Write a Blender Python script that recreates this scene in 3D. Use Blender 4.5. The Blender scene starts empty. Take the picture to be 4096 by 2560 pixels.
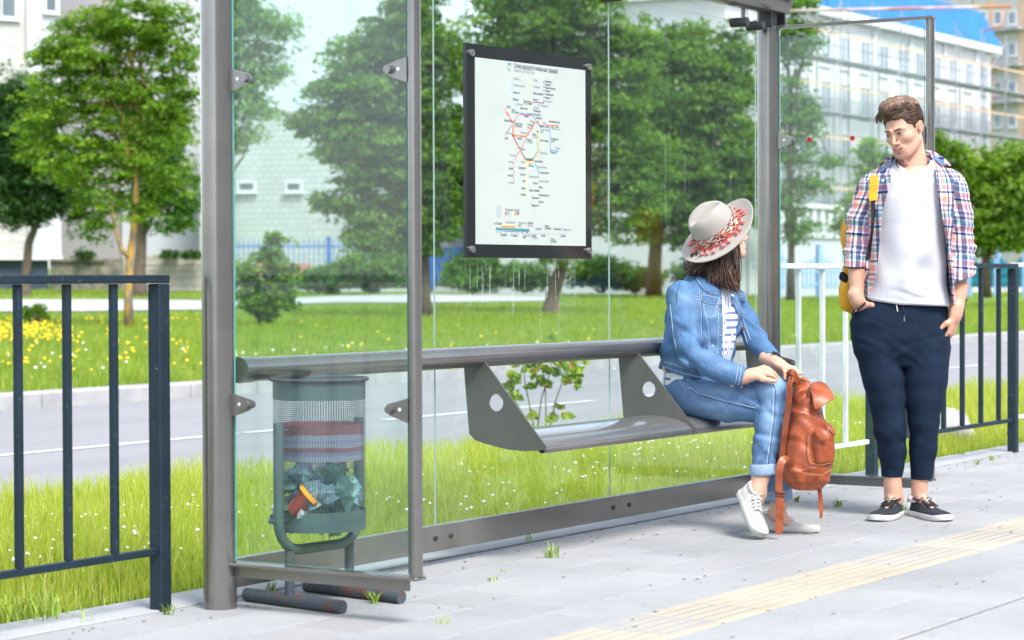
import bpy, bmesh, math, random
import numpy as np
from mathutils import Vector, Matrix, noise as mnoise
from mathutils.bvhtree import BVHTree

# ------------------------------------------------------------------ camera, sky, sun, exposure
scene = bpy.context.scene
COL = scene.collection
YAW, PITCH, ROLL, CAM_H, FOC = math.radians(32.2), math.radians(1.03), math.radians(-0.2), 1.02, 9290.0
_fw = Vector((math.cos(YAW)*math.cos(PITCH), math.sin(YAW)*math.cos(PITCH), -math.sin(PITCH)))
_r = Vector((math.sin(YAW), -math.cos(YAW), 0)); _u = _r.cross(_fw)
_r2 = _r*math.cos(ROLL)+_u*math.sin(ROLL); _u2 = -_r*math.sin(ROLL)+_u*math.cos(ROLL)
cam_data = bpy.data.cameras.new('camera'); cam = bpy.data.objects.new('camera', cam_data); COL.objects.link(cam)
M = Matrix((( _r2.x,_u2.x,-_fw.x,0),( _r2.y,_u2.y,-_fw.y,0),( _r2.z,_u2.z,-_fw.z,CAM_H),(0,0,0,1)))
cam.matrix_world = M
cam_data.sensor_width = 36; cam_data.lens = FOC/4096*36; cam_data.clip_end = 600; cam_data.clip_start = 0.1
cam_data.dof.use_dof = True; cam_data.dof.focus_distance = 9.0; cam_data.dof.aperture_fstop = 5.0
scene.camera = cam
world = bpy.data.worlds.new("World"); scene.world = world; world.use_nodes = True
wn = world.node_tree.nodes; wl = world.node_tree.links
bg = wn['Background']
sky = wn.new('ShaderNodeTexSky'); sky.sky_type = 'NISHITA'; sky.sun_disc = False
SUN_EL, SUN_AZ = math.radians(52), math.radians(-118)     # azimuth of the sun, measured from +X towards +Y
sky.sun_elevation = SUN_EL; sky.sun_rotation = math.pi/2-SUN_AZ
sky.air_density = 0.75; sky.dust_density = 1.2; sky.ozone_density = 1.0
hs = wn.new('ShaderNodeHueSaturation'); hs.inputs['Saturation'].default_value = 0.5     # thin high cloud: a whiter sky
wl.new(sky.outputs[0], hs.inputs['Color']); wl.new(hs.outputs[0], bg.inputs[0]); bg.inputs[1].default_value = 0.15
sd = bpy.data.lights.new('sun', 'SUN'); sd.energy = 1.5; sd.angle = math.radians(20); sd.color = (1, .965, .91)
sun = bpy.data.objects.new('sun', sd); COL.objects.link(sun)
_sv = Vector((math.cos(SUN_EL)*math.cos(SUN_AZ), math.cos(SUN_EL)*math.sin(SUN_AZ), math.sin(SUN_EL)))
sun.rotation_euler = _sv.to_track_quat('Z', 'Y').to_euler()
scene.view_settings.view_transform = 'Standard'; scene.view_settings.look = 'None'
scene.view_settings.gamma = 1; scene.view_settings.exposure = 1.68
try:
    scene.cycles.max_bounces = 10; scene.cycles.transparent_max_bounces = 24; scene.cycles.use_denoising = True
    scene.cycles.diffuse_bounces = 3; scene.cycles.glossy_bounces = 3; scene.cycles.transmission_bounces = 4
except Exception: pass

# ------------------------------------------------------------------ measuring helpers
# plan positions were surveyed from the photograph; (x, y) below are its pixels at 2420 px width
KK = 4096/2420.
def ray(x, y):
    return Vector(_fw)+_r2*((x*KK-2048)/FOC)+_u2*((1280-y*KK)/FOC)
def ground_at(x, y, z=0.0):
    d = ray(x, y); t = (z-CAM_H)/d.z
    return Vector((0,0,CAM_H))+d*t
LAWN_S, LAWN_Y = .010, 14.8
def lawn_z(X, Y): return max(0., LAWN_S*(Y-LAWN_Y))
def lawn_at(x, y):
    d = ray(x, y); t = (CAM_H+LAWN_S*LAWN_Y)/(LAWN_S*d.y-d.z)
    return Vector((0,0,CAM_H))+d*t
def at(x, y, depth):
    return Vector((0,0,CAM_H))+ray(x, y)*depth
def wall_at(x, y, Y):
    d = ray(x, y); return Vector((0,0,CAM_H))+d*(Y/d.y)
VIEW_ROT = -(math.pi/2-YAW)       # an object turned by this faces the street corner we look from

# ------------------------------------------------------------------ object helpers
def tag(o, label=None, cat=None, group=None, kind=None):
    if label: o['label'] = label
    if cat: o['category'] = cat
    if group: o['group'] = group
    if kind: o['kind'] = kind
    return o
def empty(name, loc=(0,0,0), rz=0, label=None, cat=None, group=None):
    o = bpy.data.objects.new(name, None); COL.objects.link(o); o.location = loc; o.rotation_euler = (0,0,rz)
    o.empty_display_size = .1
    return tag(o, label, cat, group)
def link_mesh(name, me, mats=None, parent=None, smooth=False):
    o = bpy.data.objects.new(name, me); COL.objects.link(o)
    if mats is not None:
        for m in (mats if isinstance(mats, (list, tuple)) else [mats]): me.materials.append(m)
    me.polygons.foreach_set('use_smooth', np.full(len(me.polygons), bool(smooth)))
    if parent is not None: o.parent = parent
    return o
def mesh_np(name, V, F, mats=None, parent=None, smooth=False, colors=None, mat_idx=None, uvs=None):
    """V (n,3), F (m,k) arrays"""
    V = np.asarray(V, np.float32); F = np.asarray(F, np.int32); k = F.shape[1]
    me = bpy.data.meshes.new(name)
    me.vertices.add(len(V)); me.vertices.foreach_set('co', V.ravel())
    me.loops.add(F.size); me.loops.foreach_set('vertex_index', F.ravel())
    me.polygons.add(len(F)); me.polygons.foreach_set('loop_start', np.arange(0, F.size, k, dtype=np.int32))
    me.polygons.foreach_set('loop_total', np.full(len(F), k, np.int32))
    if mat_idx is not None: me.polygons.foreach_set('material_index', np.asarray(mat_idx, np.int32))
    me.update(calc_edges=True)
    if colors is not None:
        a = me.color_attributes.new('Col', 'FLOAT_COLOR', 'POINT')
        c = np.ones((len(V), 4), np.float32); c[:, :colors.shape[1]] = colors
        a.data.foreach_set('color', c.ravel())
    if uvs is not None:
        u = me.uv_layers.new(name='UVMap'); u.data.foreach_set('uv', np.asarray(uvs, np.float32).ravel())
    return link_mesh(name, me, mats, parent, smooth)

class MB:
    def __init__(s): s.v = []; s.f = []; s.m = []; s.mi = 0
    def add(s, vs, fs):
        b = len(s.v); s.v += [tuple(v) for v in vs]; s.f += [tuple(i+b for i in f) for f in fs]; s.m += [s.mi]*len(fs); return s
    def box(s, c, d, R=None, bev=0):
        c = Vector(c); h = [x/2 for x in d]
        if bev <= 0:
            vs = [Vector((sx*h[0], sy*h[1], sz*h[2])) for sx in (-1,1) for sy in (-1,1) for sz in (-1,1)]
            fs = [(0,1,3,2),(4,6,7,5),(0,4,5,1),(2,3,7,6),(0,2,6,4),(1,5,7,3)]
        else:
            vs = []; ix = {}
            for sx in (-1,1):
                for sy in (-1,1):
                    for sz in (-1,1):
                        for a in range(3):
                            p = [sx*(h[0]-bev), sy*(h[1]-bev), sz*(h[2]-bev)]; p[a] = (sx,sy,sz)[a]*h[a]
                            ix[(sx,sy,sz,a)] = len(vs); vs.append(Vector(p))
            fs = []
            for a in range(3):
                b, c2 = (a+1)%3, (a+2)%3
                for sa in (-1,1):
                    q = []
                    for sb, sc in ((-1,-1),(1,-1),(1,1),(-1,1)):
                        t = [0,0,0]; t[a]=sa; t[b]=sb; t[c2]=sc; q.append(ix[(t[0],t[1],t[2],a)])
                    fs.append(tuple(q if sa > 0 else q[::-1]))
                for sb in (-1,1):
                    for sc in (-1,1):
                        t0=[0,0,0]; t0[b]=sb; t0[c2]=sc; t1=list(t0); t0[a]=-1; t1[a]=1
                        fs.append((ix[tuple(t0)+(b,)], ix[tuple(t1)+(b,)], ix[tuple(t1)+(c2,)], ix[tuple(t0)+(c2,)]))
            for k in [(sx,sy,sz) for sx in (-1,1) for sy in (-1,1) for sz in (-1,1)]:
                fs.append(tuple(ix[k+(a,)] for a in range(3)))
        if R is not None: vs = [R @ v for v in vs]
        return s.add([v+c for v in vs], fs)
    def cyl(s, a, b, r, r2=None, n=16, cap=True):
        return s.tube([a, b], [r, r if r2 is None else r2], n, cap)
    def tube(s, pts, rad, n=10, cap=True, flat=None):
        pts = [Vector(p) for p in pts]
        if not hasattr(rad, '__len__'): rad = [rad]*len(pts)
        t0 = (pts[1]-pts[0]).normalized()
        up = Vector((0,0,1)) if abs(t0.z) < .9 else Vector((1,0,0))
        x = (up-t0*up.dot(t0)).normalized(); vs = []; fs = []
        for i, p in enumerate(pts):
            if i == 0: t = t0
            elif i == len(pts)-1: t = (pts[i]-pts[i-1]).normalized()
            else: t = ((pts[i]-pts[i-1]).normalized()+(pts[i+1]-pts[i]).normalized()).normalized()
            x = (x-t*x.dot(t)).normalized(); y = t.cross(x)
            for k in range(n):
                a = 2*math.pi*k/n
                vs.append(p+(x*math.cos(a)+y*math.sin(a)*(flat or 1))*rad[i])
        for i in range(len(pts)-1):
            for k in range(n):
                k2 = (k+1) % n
                fs.append((i*n+k, i*n+k2, (i+1)*n+k2, (i+1)*n+k))
        if cap: fs.append(tuple(range(n))[::-1]); fs.append(tuple((len(pts)-1)*n+k for k in range(n)))
        return s.add(vs, fs)
    def prism(s, poly, th, O, X, Y):
        """poly of 2D points in plane (O,X,Y), thickness th along X x Y"""
        O, X, Y = Vector(O), Vector(X), Vector(Y); N = X.cross(Y).normalized()
        n = len(poly)
        vs = [O+X*p[0]+Y*p[1]+N*(th/2) for p in poly]+[O+X*p[0]+Y*p[1]-N*(th/2) for p in poly]
        fs = [tuple(range(n)), tuple(range(2*n-1, n-1, -1))]+[(i, i+n, (i+1)%n+n, (i+1)%n) for i in range(n)]
        return s.add(vs, fs)
    def quad(s, a, b, c, d): return s.add([a,b,c,d], [(0,1,2,3)])
    def ball(s, c, r, n=12, m=8, R=None):
        c = Vector(c); r = Vector(r) if hasattr(r, '__len__') else Vector((r,r,r)); vs = [Vector((0,0,-r.z))]; fs = []
        for i in range(1, m):
            t = -math.pi/2+math.pi*i/m
            for k in range(n):
                a = 2*math.pi*k/n; vs.append(Vector((r.x*math.cos(t)*math.cos(a), r.y*math.cos(t)*math.sin(a), r.z*math.sin(t))))
        vs.append(Vector((0,0,r.z)))
        for k in range(n):
            fs.append((0, 1+(k+1)%n, 1+k))
            for i in range(m-2): fs.append((1+i*n+k, 1+i*n+(k+1)%n, 1+(i+1)*n+(k+1)%n, 1+(i+1)*n+k))
            fs.append((1+(m-2)*n+k, 1+(m-2)*n+(k+1)%n, len(vs)-1))
        if R is not None: vs = [R @ v for v in vs]
        return s.add([v+c for v in vs], fs)
    def build(s, name, mats=None, parent=None, smooth=False, auto=None):
        me = bpy.data.meshes.new(name); me.from_pydata([tuple(v) for v in s.v], [], s.f); me.update()
        o = link_mesh(name, me, mats, parent, smooth or auto is not None)
        if any(s.m): me.polygons.foreach_set('material_index', s.m)
        if auto is not None:
            try: me.set_sharp_from_angle(angle=math.radians(auto))
            except Exception: pass
        return o

# ------------------------------------------------------------------ materials
MATS = {}
class NT:
    """tiny node-tree builder"""
    def __init__(s, name):
        s.m = bpy.data.materials.new(name); s.m.use_nodes = True; s.t = s.m.node_tree
        s.b = s.t.nodes['Principled BSDF']; s.out = s.t.nodes['Material Output']
    def n(s, typ, **kw):
        x = s.t.nodes.new('ShaderNode'+typ)
        for k, v in kw.items():
            if k.startswith('i_'):
                key = k[2:].replace('_', ' ')
                key = int(key) if key.isdigit() else key
                s.put(x.inputs[key], v)
            else: setattr(x, k, v)
        return x
    def put(s, inp, v):
        if isinstance(v, bpy.types.NodeSocket): s.t.links.new(v, inp)
        elif isinstance(v, bpy.types.Node): s.t.links.new(v.outputs[0], inp)
        else:
            try: inp.default_value = v
            except Exception: inp.default_value = tuple(v)+(1,)
    def math(s, op, a, b=None, c=None):
        x = s.n('Math', operation=op); s.put(x.inputs[0], a)
        if b is not None: s.put(x.inputs[1], b)
        if c is not None: s.put(x.inputs[2], c)
        return x.outputs[0]
    def mix(s, f, a, b, mode='MIX'):
        x = s.n('Mix', data_type='RGBA', blend_type=mode); s.put(x.inputs[0], f)
        s.put(x.inputs[6], a if not isinstance(a, tuple) else tuple(a)+(1,)*(4-len(a)))
        s.put(x.inputs[7], b if not isinstance(b, tuple) else tuple(b)+(1,)*(4-len(b))); return x.outputs[2]
    def ramp(s, f, stops, interp='LINEAR'):
        x = s.n('ValToRGB'); s.put(x.inputs[0], f); cr = x.color_ramp; cr.interpolation = interp
        while len(cr.elements) < len(stops): cr.elements.new(.5)
        for e, (p, c) in zip(cr.elements, stops):
            e.position = p; e.color = (c,c,c,1) if not hasattr(c, '__len__') else tuple(c)[:3]+(1,)
        return x.outputs[0]
    def coord(s, which='Object', scale=None, rot=None):
        c = s.n('TexCoord').outputs[which]
        if scale is not None or rot is not None:
            mp = s.n('Mapping'); s.put(mp.inputs[0], c)
            if scale is not None: mp.inputs[3].default_value = scale if hasattr(scale, '__len__') else (scale,)*3
            if rot is not None: mp.inputs[2].default_value = rot
            c = mp.outputs[0]
        return c
    def noise(s, vec, scale, detail=3, rough=.5, dist=0):
        x = s.n('TexNoise'); s.put(x.inputs['Vector'], vec); x.inputs['Scale'].default_value = scale
        x.inputs['Detail'].default_value = detail; x.inputs['Roughness'].default_value = rough; x.inputs['Distortion'].default_value = dist
        return x.outputs[0]
    def bump(s, h, strength=.3, dist=.01):
        x = s.n('Bump'); x.inputs['Strength'].default_value = strength; x.inputs['Distance'].default_value = dist
        s.put(x.inputs['Height'], h); s.put(s.b.inputs['Normal'], x.outputs[0]); return x
    def set(s, **kw):
        for k, v in kw.items(): s.put(s.b.inputs[k.replace('_', ' ')], v)
        return s.m
def lerp3(c, k): return tuple(max(0, min(1, x*k)) for x in c)
def basic(name, col, rough=.6, metal=0, var=.12, scale=6, bump=0, bscale=60, coord='Object', bdist=.003, spec=.5, detail=4):
    if name in MATS: return MATS[name]
    t = NT(name); v = t.coord(coord)
    if var > 0:
        c = t.mix(t.ramp(t.noise(v, scale, detail), [(.3, 0), (.7, 1)]), lerp3(col, 1-var), lerp3(col, 1+var))
    else: c = tuple(col)+(1,)
    t.set(Base_Color=c, Roughness=rough, Metallic=metal)
    t.b.inputs['Specular IOR Level'].default_value = spec
    if bump: t.bump(t.noise(v, bscale, 4), bump, bdist)
    MATS[name] = t.m; return t.m
def vcol_mat(name, rough=.6, var=.1, scale=40, bump=0, bscale=200, bdist=.002, sss=0, spec=.4, stretch=(1,1,1), metal=0):
    if name in MATS: return MATS[name]
    t = NT(name); a = t.n('Attribute', attribute_name='Col').outputs['Color']; v = t.coord('Object', stretch)
    nz = t.ramp(t.noise(v, scale, 4), [(.25, 1-var), (.75, 1+var)])
    t.set(Base_Color=t.mix(1.0, a, nz, 'MULTIPLY'), Roughness=rough, Metallic=metal)
    t.b.inputs['Specular IOR Level'].default_value = spec
    if sss:
        t.b.inputs['Subsurface Weight'].default_value = sss; t.b.inputs['Subsurface Radius'].default_value = (.012,.005,.003)
        t.b.inputs['Subsurface Scale'].default_value = .6
    if bump: t.bump(t.noise(v, bscale, 3), bump, bdist)
    MATS[name] = t.m; return t.m

def glass_mat(name, tint=(.945,.985,.972), dirt=.006, streak=True):
    t = NT(name); t.t.nodes.remove(t.b)
    g = t.n('NewGeometry')
    d = t.n('VectorMath', operation='DOT_PRODUCT'); t.put(d.inputs[0], g.outputs['Incoming']); t.put(d.inputs[1], g.outputs['Normal'])
    c = t.math('ABSOLUTE', d.outputs['Value'])
    f = t.math('ADD', t.math('MULTIPLY', t.math('POWER', t.math('SUBTRACT', 1.0, c), 5.0), .55), .028)
    tr = t.n('BsdfTransparent'); tr.inputs[0].default_value = tint+(1,)
    gl = t.n('BsdfGlossy'); gl.inputs['Roughness'].default_value = .0; gl.inputs[0].default_value = (1,1,1,1)
    mx = t.n('MixShader'); t.put(mx.inputs[0], f); t.put(mx.inputs[1], tr); t.put(mx.inputs[2], gl)
    v = t.coord('Object', (9,9,.8)); v2 = t.coord('Object')
    st = t.ramp(t.noise(v, 3, 6, .7), [(.45, 0), (.85, 1)]); sp = t.ramp(t.noise(v2, 90, 2), [(.72, 0), (.80, 1)])
    dm = t.math('ADD', t.math('MULTIPLY', st, dirt), t.math('ADD', t.math('MULTIPLY', sp, .06), dirt*.5))
    df = t.n('BsdfDiffuse'); df.inputs[0].default_value = (.75,.8,.8,1)
    m2 = t.n('MixShader'); t.put(m2.inputs[0], dm); t.put(m2.inputs[1], mx); t.put(m2.inputs[2], df)
    t.put(t.out.inputs[0], m2); MATS[name] = t.m; return t.m
BOLT = basic('bolt_steel', (.35,.33,.31), .35, metal=.8, var=.2, scale=60)
# ================================================================== ground, pavement, road
def rect_strip(name, x0, x1, y0, y1, z, mat, kind='structure', zf=None, nx=2, ny=2):
    xs = np.linspace(x0, x1, nx); ys = np.linspace(y0, y1, ny); V = []
    for x in xs:
        for y in ys: V.append((x, y, z if zf is None else zf(x, y)))
    F = [(i*ny+j, (i+1)*ny+j, (i+1)*ny+j+1, i*ny+j+1) for i in range(nx-1) for j in range(ny-1)]
    o = mesh_np(name, V, F, mat); o['kind'] = kind; return o

# pavers: rows run along X (0.255 m wide), stones 0.30 m long, staggered row by row; joints are real gaps over a sand bed
def paver_mat():
    t = NT('concrete_paver'); a = t.n('Attribute', attribute_name='Col').outputs['Color']; v = t.coord('Object')
    big = t.ramp(t.noise(v, 1.4, 5, .6), [(.3, .86), (.7, 1.08)]); fine = t.ramp(t.noise(v, 130, 3, .7), [(.3, .90), (.7, 1.07)])
    blot = t.ramp(t.noise(v, 9, 4, .6, .6), [(.55, 1), (.75, .90)])
    c = t.mix(1.0, t.mix(1.0, t.mix(1.0, a, big, 'MULTIPLY'), fine, 'MULTIPLY'), blot, 'MULTIPLY')
    t.set(Base_Color=c, Roughness=.82); t.b.inputs['Specular IOR Level'].default_value = .3
    t.bump(t.noise(v, 220, 4, .7), .35, .0015); return t.m
PAVER = paver_mat()
rnd = random.Random(5)
mb_v = []; mb_f = []; mb_c = []
def add_slab(x0, x1, y0, y1, z, col, th=.03, bev=.0028, tilt=.0006):
    b = len(mb_v); dz = [z+rnd.uniform(-tilt, tilt) for _ in range(4)]
    P = [(x0,y0),(x1,y0),(x1,y1),(x0,y1)]; S = [(1,1),(-1,1),(-1,-1),(1,-1)]
    for (px,py),d in zip(P, dz): mb_v.append((px,py,d-th))
    for (px,py),d in zip(P, dz): mb_v.append((px,py,d-bev))
    for (px,py),(sx,sy),d in zip(P, S, dz): mb_v.append((px+sx*bev,py+sy*bev,d))
    for i in range(4):
        j = (i+1)%4; mb_f.append((b+i,b+j,b+4+j,b+4+i)); mb_f.append((b+4+i,b+4+j,b+8+j,b+8+i))
    mb_f.append((b+8,b+9,b+10,b+11)); mb_c.extend([col]*12)
rows = []; y = 4.705
for k in range(6):
    rows.append((y-.2585, y, k)); y -= .2585
for k in range(2): rows.append((3.118-.278*(k+1), 3.118-.278*k, k+7))
for (ya, yb, k) in rows:
    x = 1.5+(.15 if k % 2 else 0)+rnd.uniform(-.02,.02)
    while x < 24:
        base = rnd.uniform(.315,.345); tint = rnd.uniform(-.004,.004)
        if rnd.random() < .15: base *= .95
        if 4.70-yb < .02: base *= .97
        add_slab(x+.0042, x+.2958, ya+.0026, yb-.0026, 0, (base*.985+tint, base*.99, base*1.0-tint)); x += .30
x = 1.2
while x < 24:      # border kerb stones along the verge and the platform edge slabs
    b = rnd.uniform(.34,.37); add_slab(x+.003, x+.997, 4.712, 4.93, .004, (b*.98,b,b*1.02), th=.12)
    b = rnd.uniform(.33,.35); add_slab(x+.003, x+.997, 1.3, 2.553, -.004, (b*.99,b,b*1.02), th=.12); x += 1.0
pav = mesh_np('pavement', mb_v, mb_f, PAVER, colors=np.array(mb_c)); tag(pav, kind='structure')
sand = basic('joint_sand', (.17,.16,.15), .95, var=.35, scale=14, bump=.5, bscale=150)
rect_strip('pavement_bed', 1, 24.5, 1.25, 4.95, -.013, sand)
# tactile strip, 0.30 m tiles with five rounded ribs each
def tactile():
    rb = MB(); base = MB(); V=[];F=[];C=[]
    prof = []
    n = 6; w = .286; y0 = 3.126
    for i in range(n):
        c0 = y0+w*(i+.5)/n
        for dy, dz in ((-.021,0),(-.0165,.0045),(-.008,.0055),(.008,.0055),(.0165,.0045),(.021,0)): prof.append((c0+dy, dz-.004))
    prof = [(y0, -.03),(y0,-.0045)]+prof+[(y0+w,-.0045),(y0+w,-.03)]
    x = 3.144-.9
    r2 = random.Random(3)
    while x < 24:
        b = len(V); cc = np.array((.43,.375,.28))*r2.uniform(.95,1.06); dz=r2.uniform(-.0015,.0015)
        xs = (x+.003, x+.012, x+.288, x+.297)
        for q, xx in enumerate(xs):
            for (yy, zz) in prof:
                V.append((xx, yy, (zz if (q in (1,2) or zz < -.0044) else -.0045)+dz)); C.append(cc)
        m = len(prof)
        for q in range(3):
            for i in range(m-1): F.append((b+q*m+i, b+(q+1)*m+i, b+(q+1)*m+i+1, b+q*m+i+1))
        x += .30
    o = mesh_np('tactile_paving', V, F, PAVER, colors=np.array(C)); tag(o, kind='structure')
tactile()
# terrain: one big sheet, verge level 0, rising slightly beyond the road
def earth_mat():
    t = NT('lawn_soil'); v = t.coord('Object')
    n1 = t.noise(v, .25, 5, .6); n2 = t.noise(v, 6, 5, .7)
    c = t.mix(t.ramp(n1, [(.35,0),(.65,1)]), (.10,.20,.028), (.17,.29,.045)); c = t.mix(t.ramp(n2, [(.35,0),(.7,1)]), c, (.20,.30,.06))
    t.set(Base_Color=c, Roughness=.95); t.b.inputs['Specular IOR Level'].default_value = .1; t.bump(t.noise(v, 25, 5, .8), .9, .05); return t.m
EARTH = earth_mat()
rect_strip('verge_ground', -40, 420, 4.93, 7.55, -.012, EARTH, nx=30, ny=4)
rect_strip('far_lawn', -60, 420, 14.62, 420, 0, EARTH, zf=lambda x,y: lawn_z(x,y)-.01+.0, nx=60, ny=60)
def asphalt():
    t = NT('asphalt'); v = t.coord('Object'); f = t.noise(v, 160, 3, .8); g = t.noise(t.coord('Object', (.12,1,1)), 1.1, 5, .6)
    c = t.mix(t.ramp(g, [(.35,0),(.65,1)]), (.225,.224,.234), (.27,.269,.279)); c = t.mix(t.ramp(f, [(.35,0),(.75,.5)]), c, (.33,.33,.345))
    t.set(Base_Color=c, Roughness=.85); t.b.inputs['Specular IOR Level'].default_value = .3; t.bump(f, .5, .004); return t.m
ROAD_Z = -.10
rect_strip('ground', -200, 420, -120, 420, -.25, basic('base_ground', (.3,.3,.31), .9, var=.1, scale=.3))
rect_strip('road', -60, 420, 7.55, 14.30, ROAD_Z, asphalt(), nx=40, ny=4)
rect_strip('platform_road', -60, 60, -9, 1.25, -.16, MATS.get('asphalt') or bpy.data.materials['asphalt'])
kerb_m = basic('kerb_concrete', (.36,.36,.36), .85, var=.16, scale=3, bump=.4, bscale=90)
def kerb_line(name, y0, y1, z1, zb):
    m = MB(); x = -30
    while x < 200:
        L = 1.0 if x < 60 else 4.0
        m.box((x+L/2, (y0+y1)/2, (z1+zb)/2), (L-.012, y1-y0, z1-zb), bev=.012); x += L
    o = m.build(name, kerb_m); tag(o, kind='structure')
kerb_line('kerb', 14.30, 14.62, .035, -.15)
kerb_line('kerb', 7.40, 7.56, -.015, -.2)
lm = basic('road_paint', (.60,.60,.61), .6, var=.14, scale=18)
mk = MB()
def rz(px, py): return ground_at(px, py, ROAD_Z)
lineY = sum(rz(*p).y for p in ((0,1077),(645,1020),(1039,979)))/3
for a, b in ((-400,560),(575,700),(905,1112),(1212,1404),(1480,1660),(1700,1925),(2235,2330),(2450,2600)):
    xa = wall_at(a, 657+1, lineY).x; xb = wall_at(b, 658, lineY).x
    mk.quad((xa,lineY-.055,ROAD_Z+.004),(xb,lineY-.055,ROAD_Z+.004),(xb,lineY+.055,ROAD_Z+.004),(xa,lineY+.055,ROAD_Z+.004))
tag(mk.build('lane_marking', lm), kind='structure')

# ================================================================== bus shelter
def steel():
    t = NT('grey_steel_paint'); v = t.coord('Object')
    c = t.mix(t.ramp(t.noise(v, 5, 5, .6), [(.35,0),(.7,1)]), (.205,.196,.188), (.250,.240,.228))
    sc = t.ramp(t.noise(v, 60, 3, .8, 1.5), [(.70,0),(.74,1)])
    c = t.mix(t.math('MULTIPLY', sc, .35), c, (.33,.32,.31))
    t.set(Base_Color=c, Roughness=.22, Metallic=.7); t.bump(t.noise(v, 300, 2), .08, .001); return t.m
STEEL = steel(); GLASS = glass_mat('shelter_glass'); EDGE = basic('glass_edge', (.10,.34,.30), .2, var=0)
DARK = basic('black_rubber', (.03,.03,.032), .5, var=.2); BOLT = basic('bolt_steel', (.35,.33,.31), .35, metal=.8, var=.2, scale=60)
SEATM = None
sh = empty('bus_shelter', (7.54,4.6,0), 0, 'grey steel and glass bus shelter with a long bench over the pavement', 'bus shelter')
def SP(*p): return Vector(p)-Vector((7.54,4.6,0))
def sb(): return MB()
XL, XR, YW = 5.60, 9.48, 4.60
def pole(x, top):
    m = MB(); m.cyl(SP(x,YW,-.02), SP(x,YW,top), .052, n=32)
    o = m.build('pole', STEEL, sh, auto=40); return o
pl = pole(XL, 2.55); pr = pole(XR, 2.13)
c_ = MB(); c_.cyl(SP(XR,YW,2.13), SP(XR,YW,2.145), .055, n=32); c_.build('collar', STEEL, pr, auto=40)
c_ = MB(); c_.cyl(SP(XR,YW,2.145), SP(XR,YW,2.205), .038, n=24); c_.build('neck', DARK, pr, auto=40)
m = MB(); m.box(SP(XR+.055,YW-.01,2.185), (.012,.09,.09)); m.build('bracket', DARK, pr)
m = MB(); m.box(SP(XR-.055,YW-.01,2.185), (.012,.07,.09)); m.build('bracket', DARK, pr)
# beam along the top of the wall and the roof arms leaning over the platform
m = MB(); m.tube([SP(5.3,YW-.02,2.262),SP(9.56,YW-.02,2.262)], .062, n=28); m.build('top_beam', STEEL, sh, auto=40)
for xx in (5.62, 9.50):
    m = MB(); m.tube([SP(xx,YW+.0,2.27),SP(xx,YW-.3,2.32),SP(xx,YW-.9,2.40),SP(xx,YW-1.25,2.43)], [.03,.026,.024,.02], n=14); m.build('roof_arm', STEEL, sh, auto=40)
m = MB(); m.box(SP(7.55,4.0,2.47), (4.2,1.5,.010), R=Matrix.Rotation(math.radians(-8.5),3,'X')); m.build('roof_glass', [GLASS], sh)
# bottom rail
m = MB(); m.box(SP((XL+XR)/2,YW+.012,.098), (XR-XL-.09,.012,.09), bev=.002); m.box(SP((XL+XR)/2,YW+.03,.135), (XR-XL-.09,.04,.01))
br = m.build('bottom_rail', STEEL, sh)
for bx in (6.80,6.90,8.07,8.20):
    m = MB(); m.cyl(SP(bx,YW+.006,.10), SP(bx,YW+.001,.10), .009, n=12); m.build('bolt', DARK, br, auto=40)
# glass panes: 10 mm, green edges
PEDGE = basic('pale_glass_edge', (.36,.46,.43), .25, var=0)
def pane(name, lo, hi, axis, edge=None):
    m = MB(); a, b = SP(*lo), SP(*hi)
    m.box((a+b)/2, tuple(abs(x) for x in (b-a)))
    o = m.build(name, [GLASS, edge or EDGE], sh)
    for p in o.data.polygons:
        if abs(p.normal[axis]) < .5: p.material_index = 1
    return o
for xa, xb in ((5.665,6.8285),(6.8315,8.0765),(8.0795,9.40)):
    pane('back_pane', (xa,YW+.024,.145), (xb,YW+.029,2.15), 1, PEDGE)
# hand rail / back rest
m = MB(); m.tube([SP(5.66,YW-.045,.738),SP(9.26,YW-.045,.738),SP(9.31,YW-.035,.735),SP(9.34,YW-.01,.73),SP(9.345,YW+.02,.73)], .0375, n=28)
hr = m.build('hand_rail', STEEL, sh, auto=50)
m = MB(); m.cyl(SP(5.64,YW-.045,.738), SP(5.70,YW-.045,.738), .0405, n=28); m.build('sleeve', STEEL, hr, auto=50)
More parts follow.
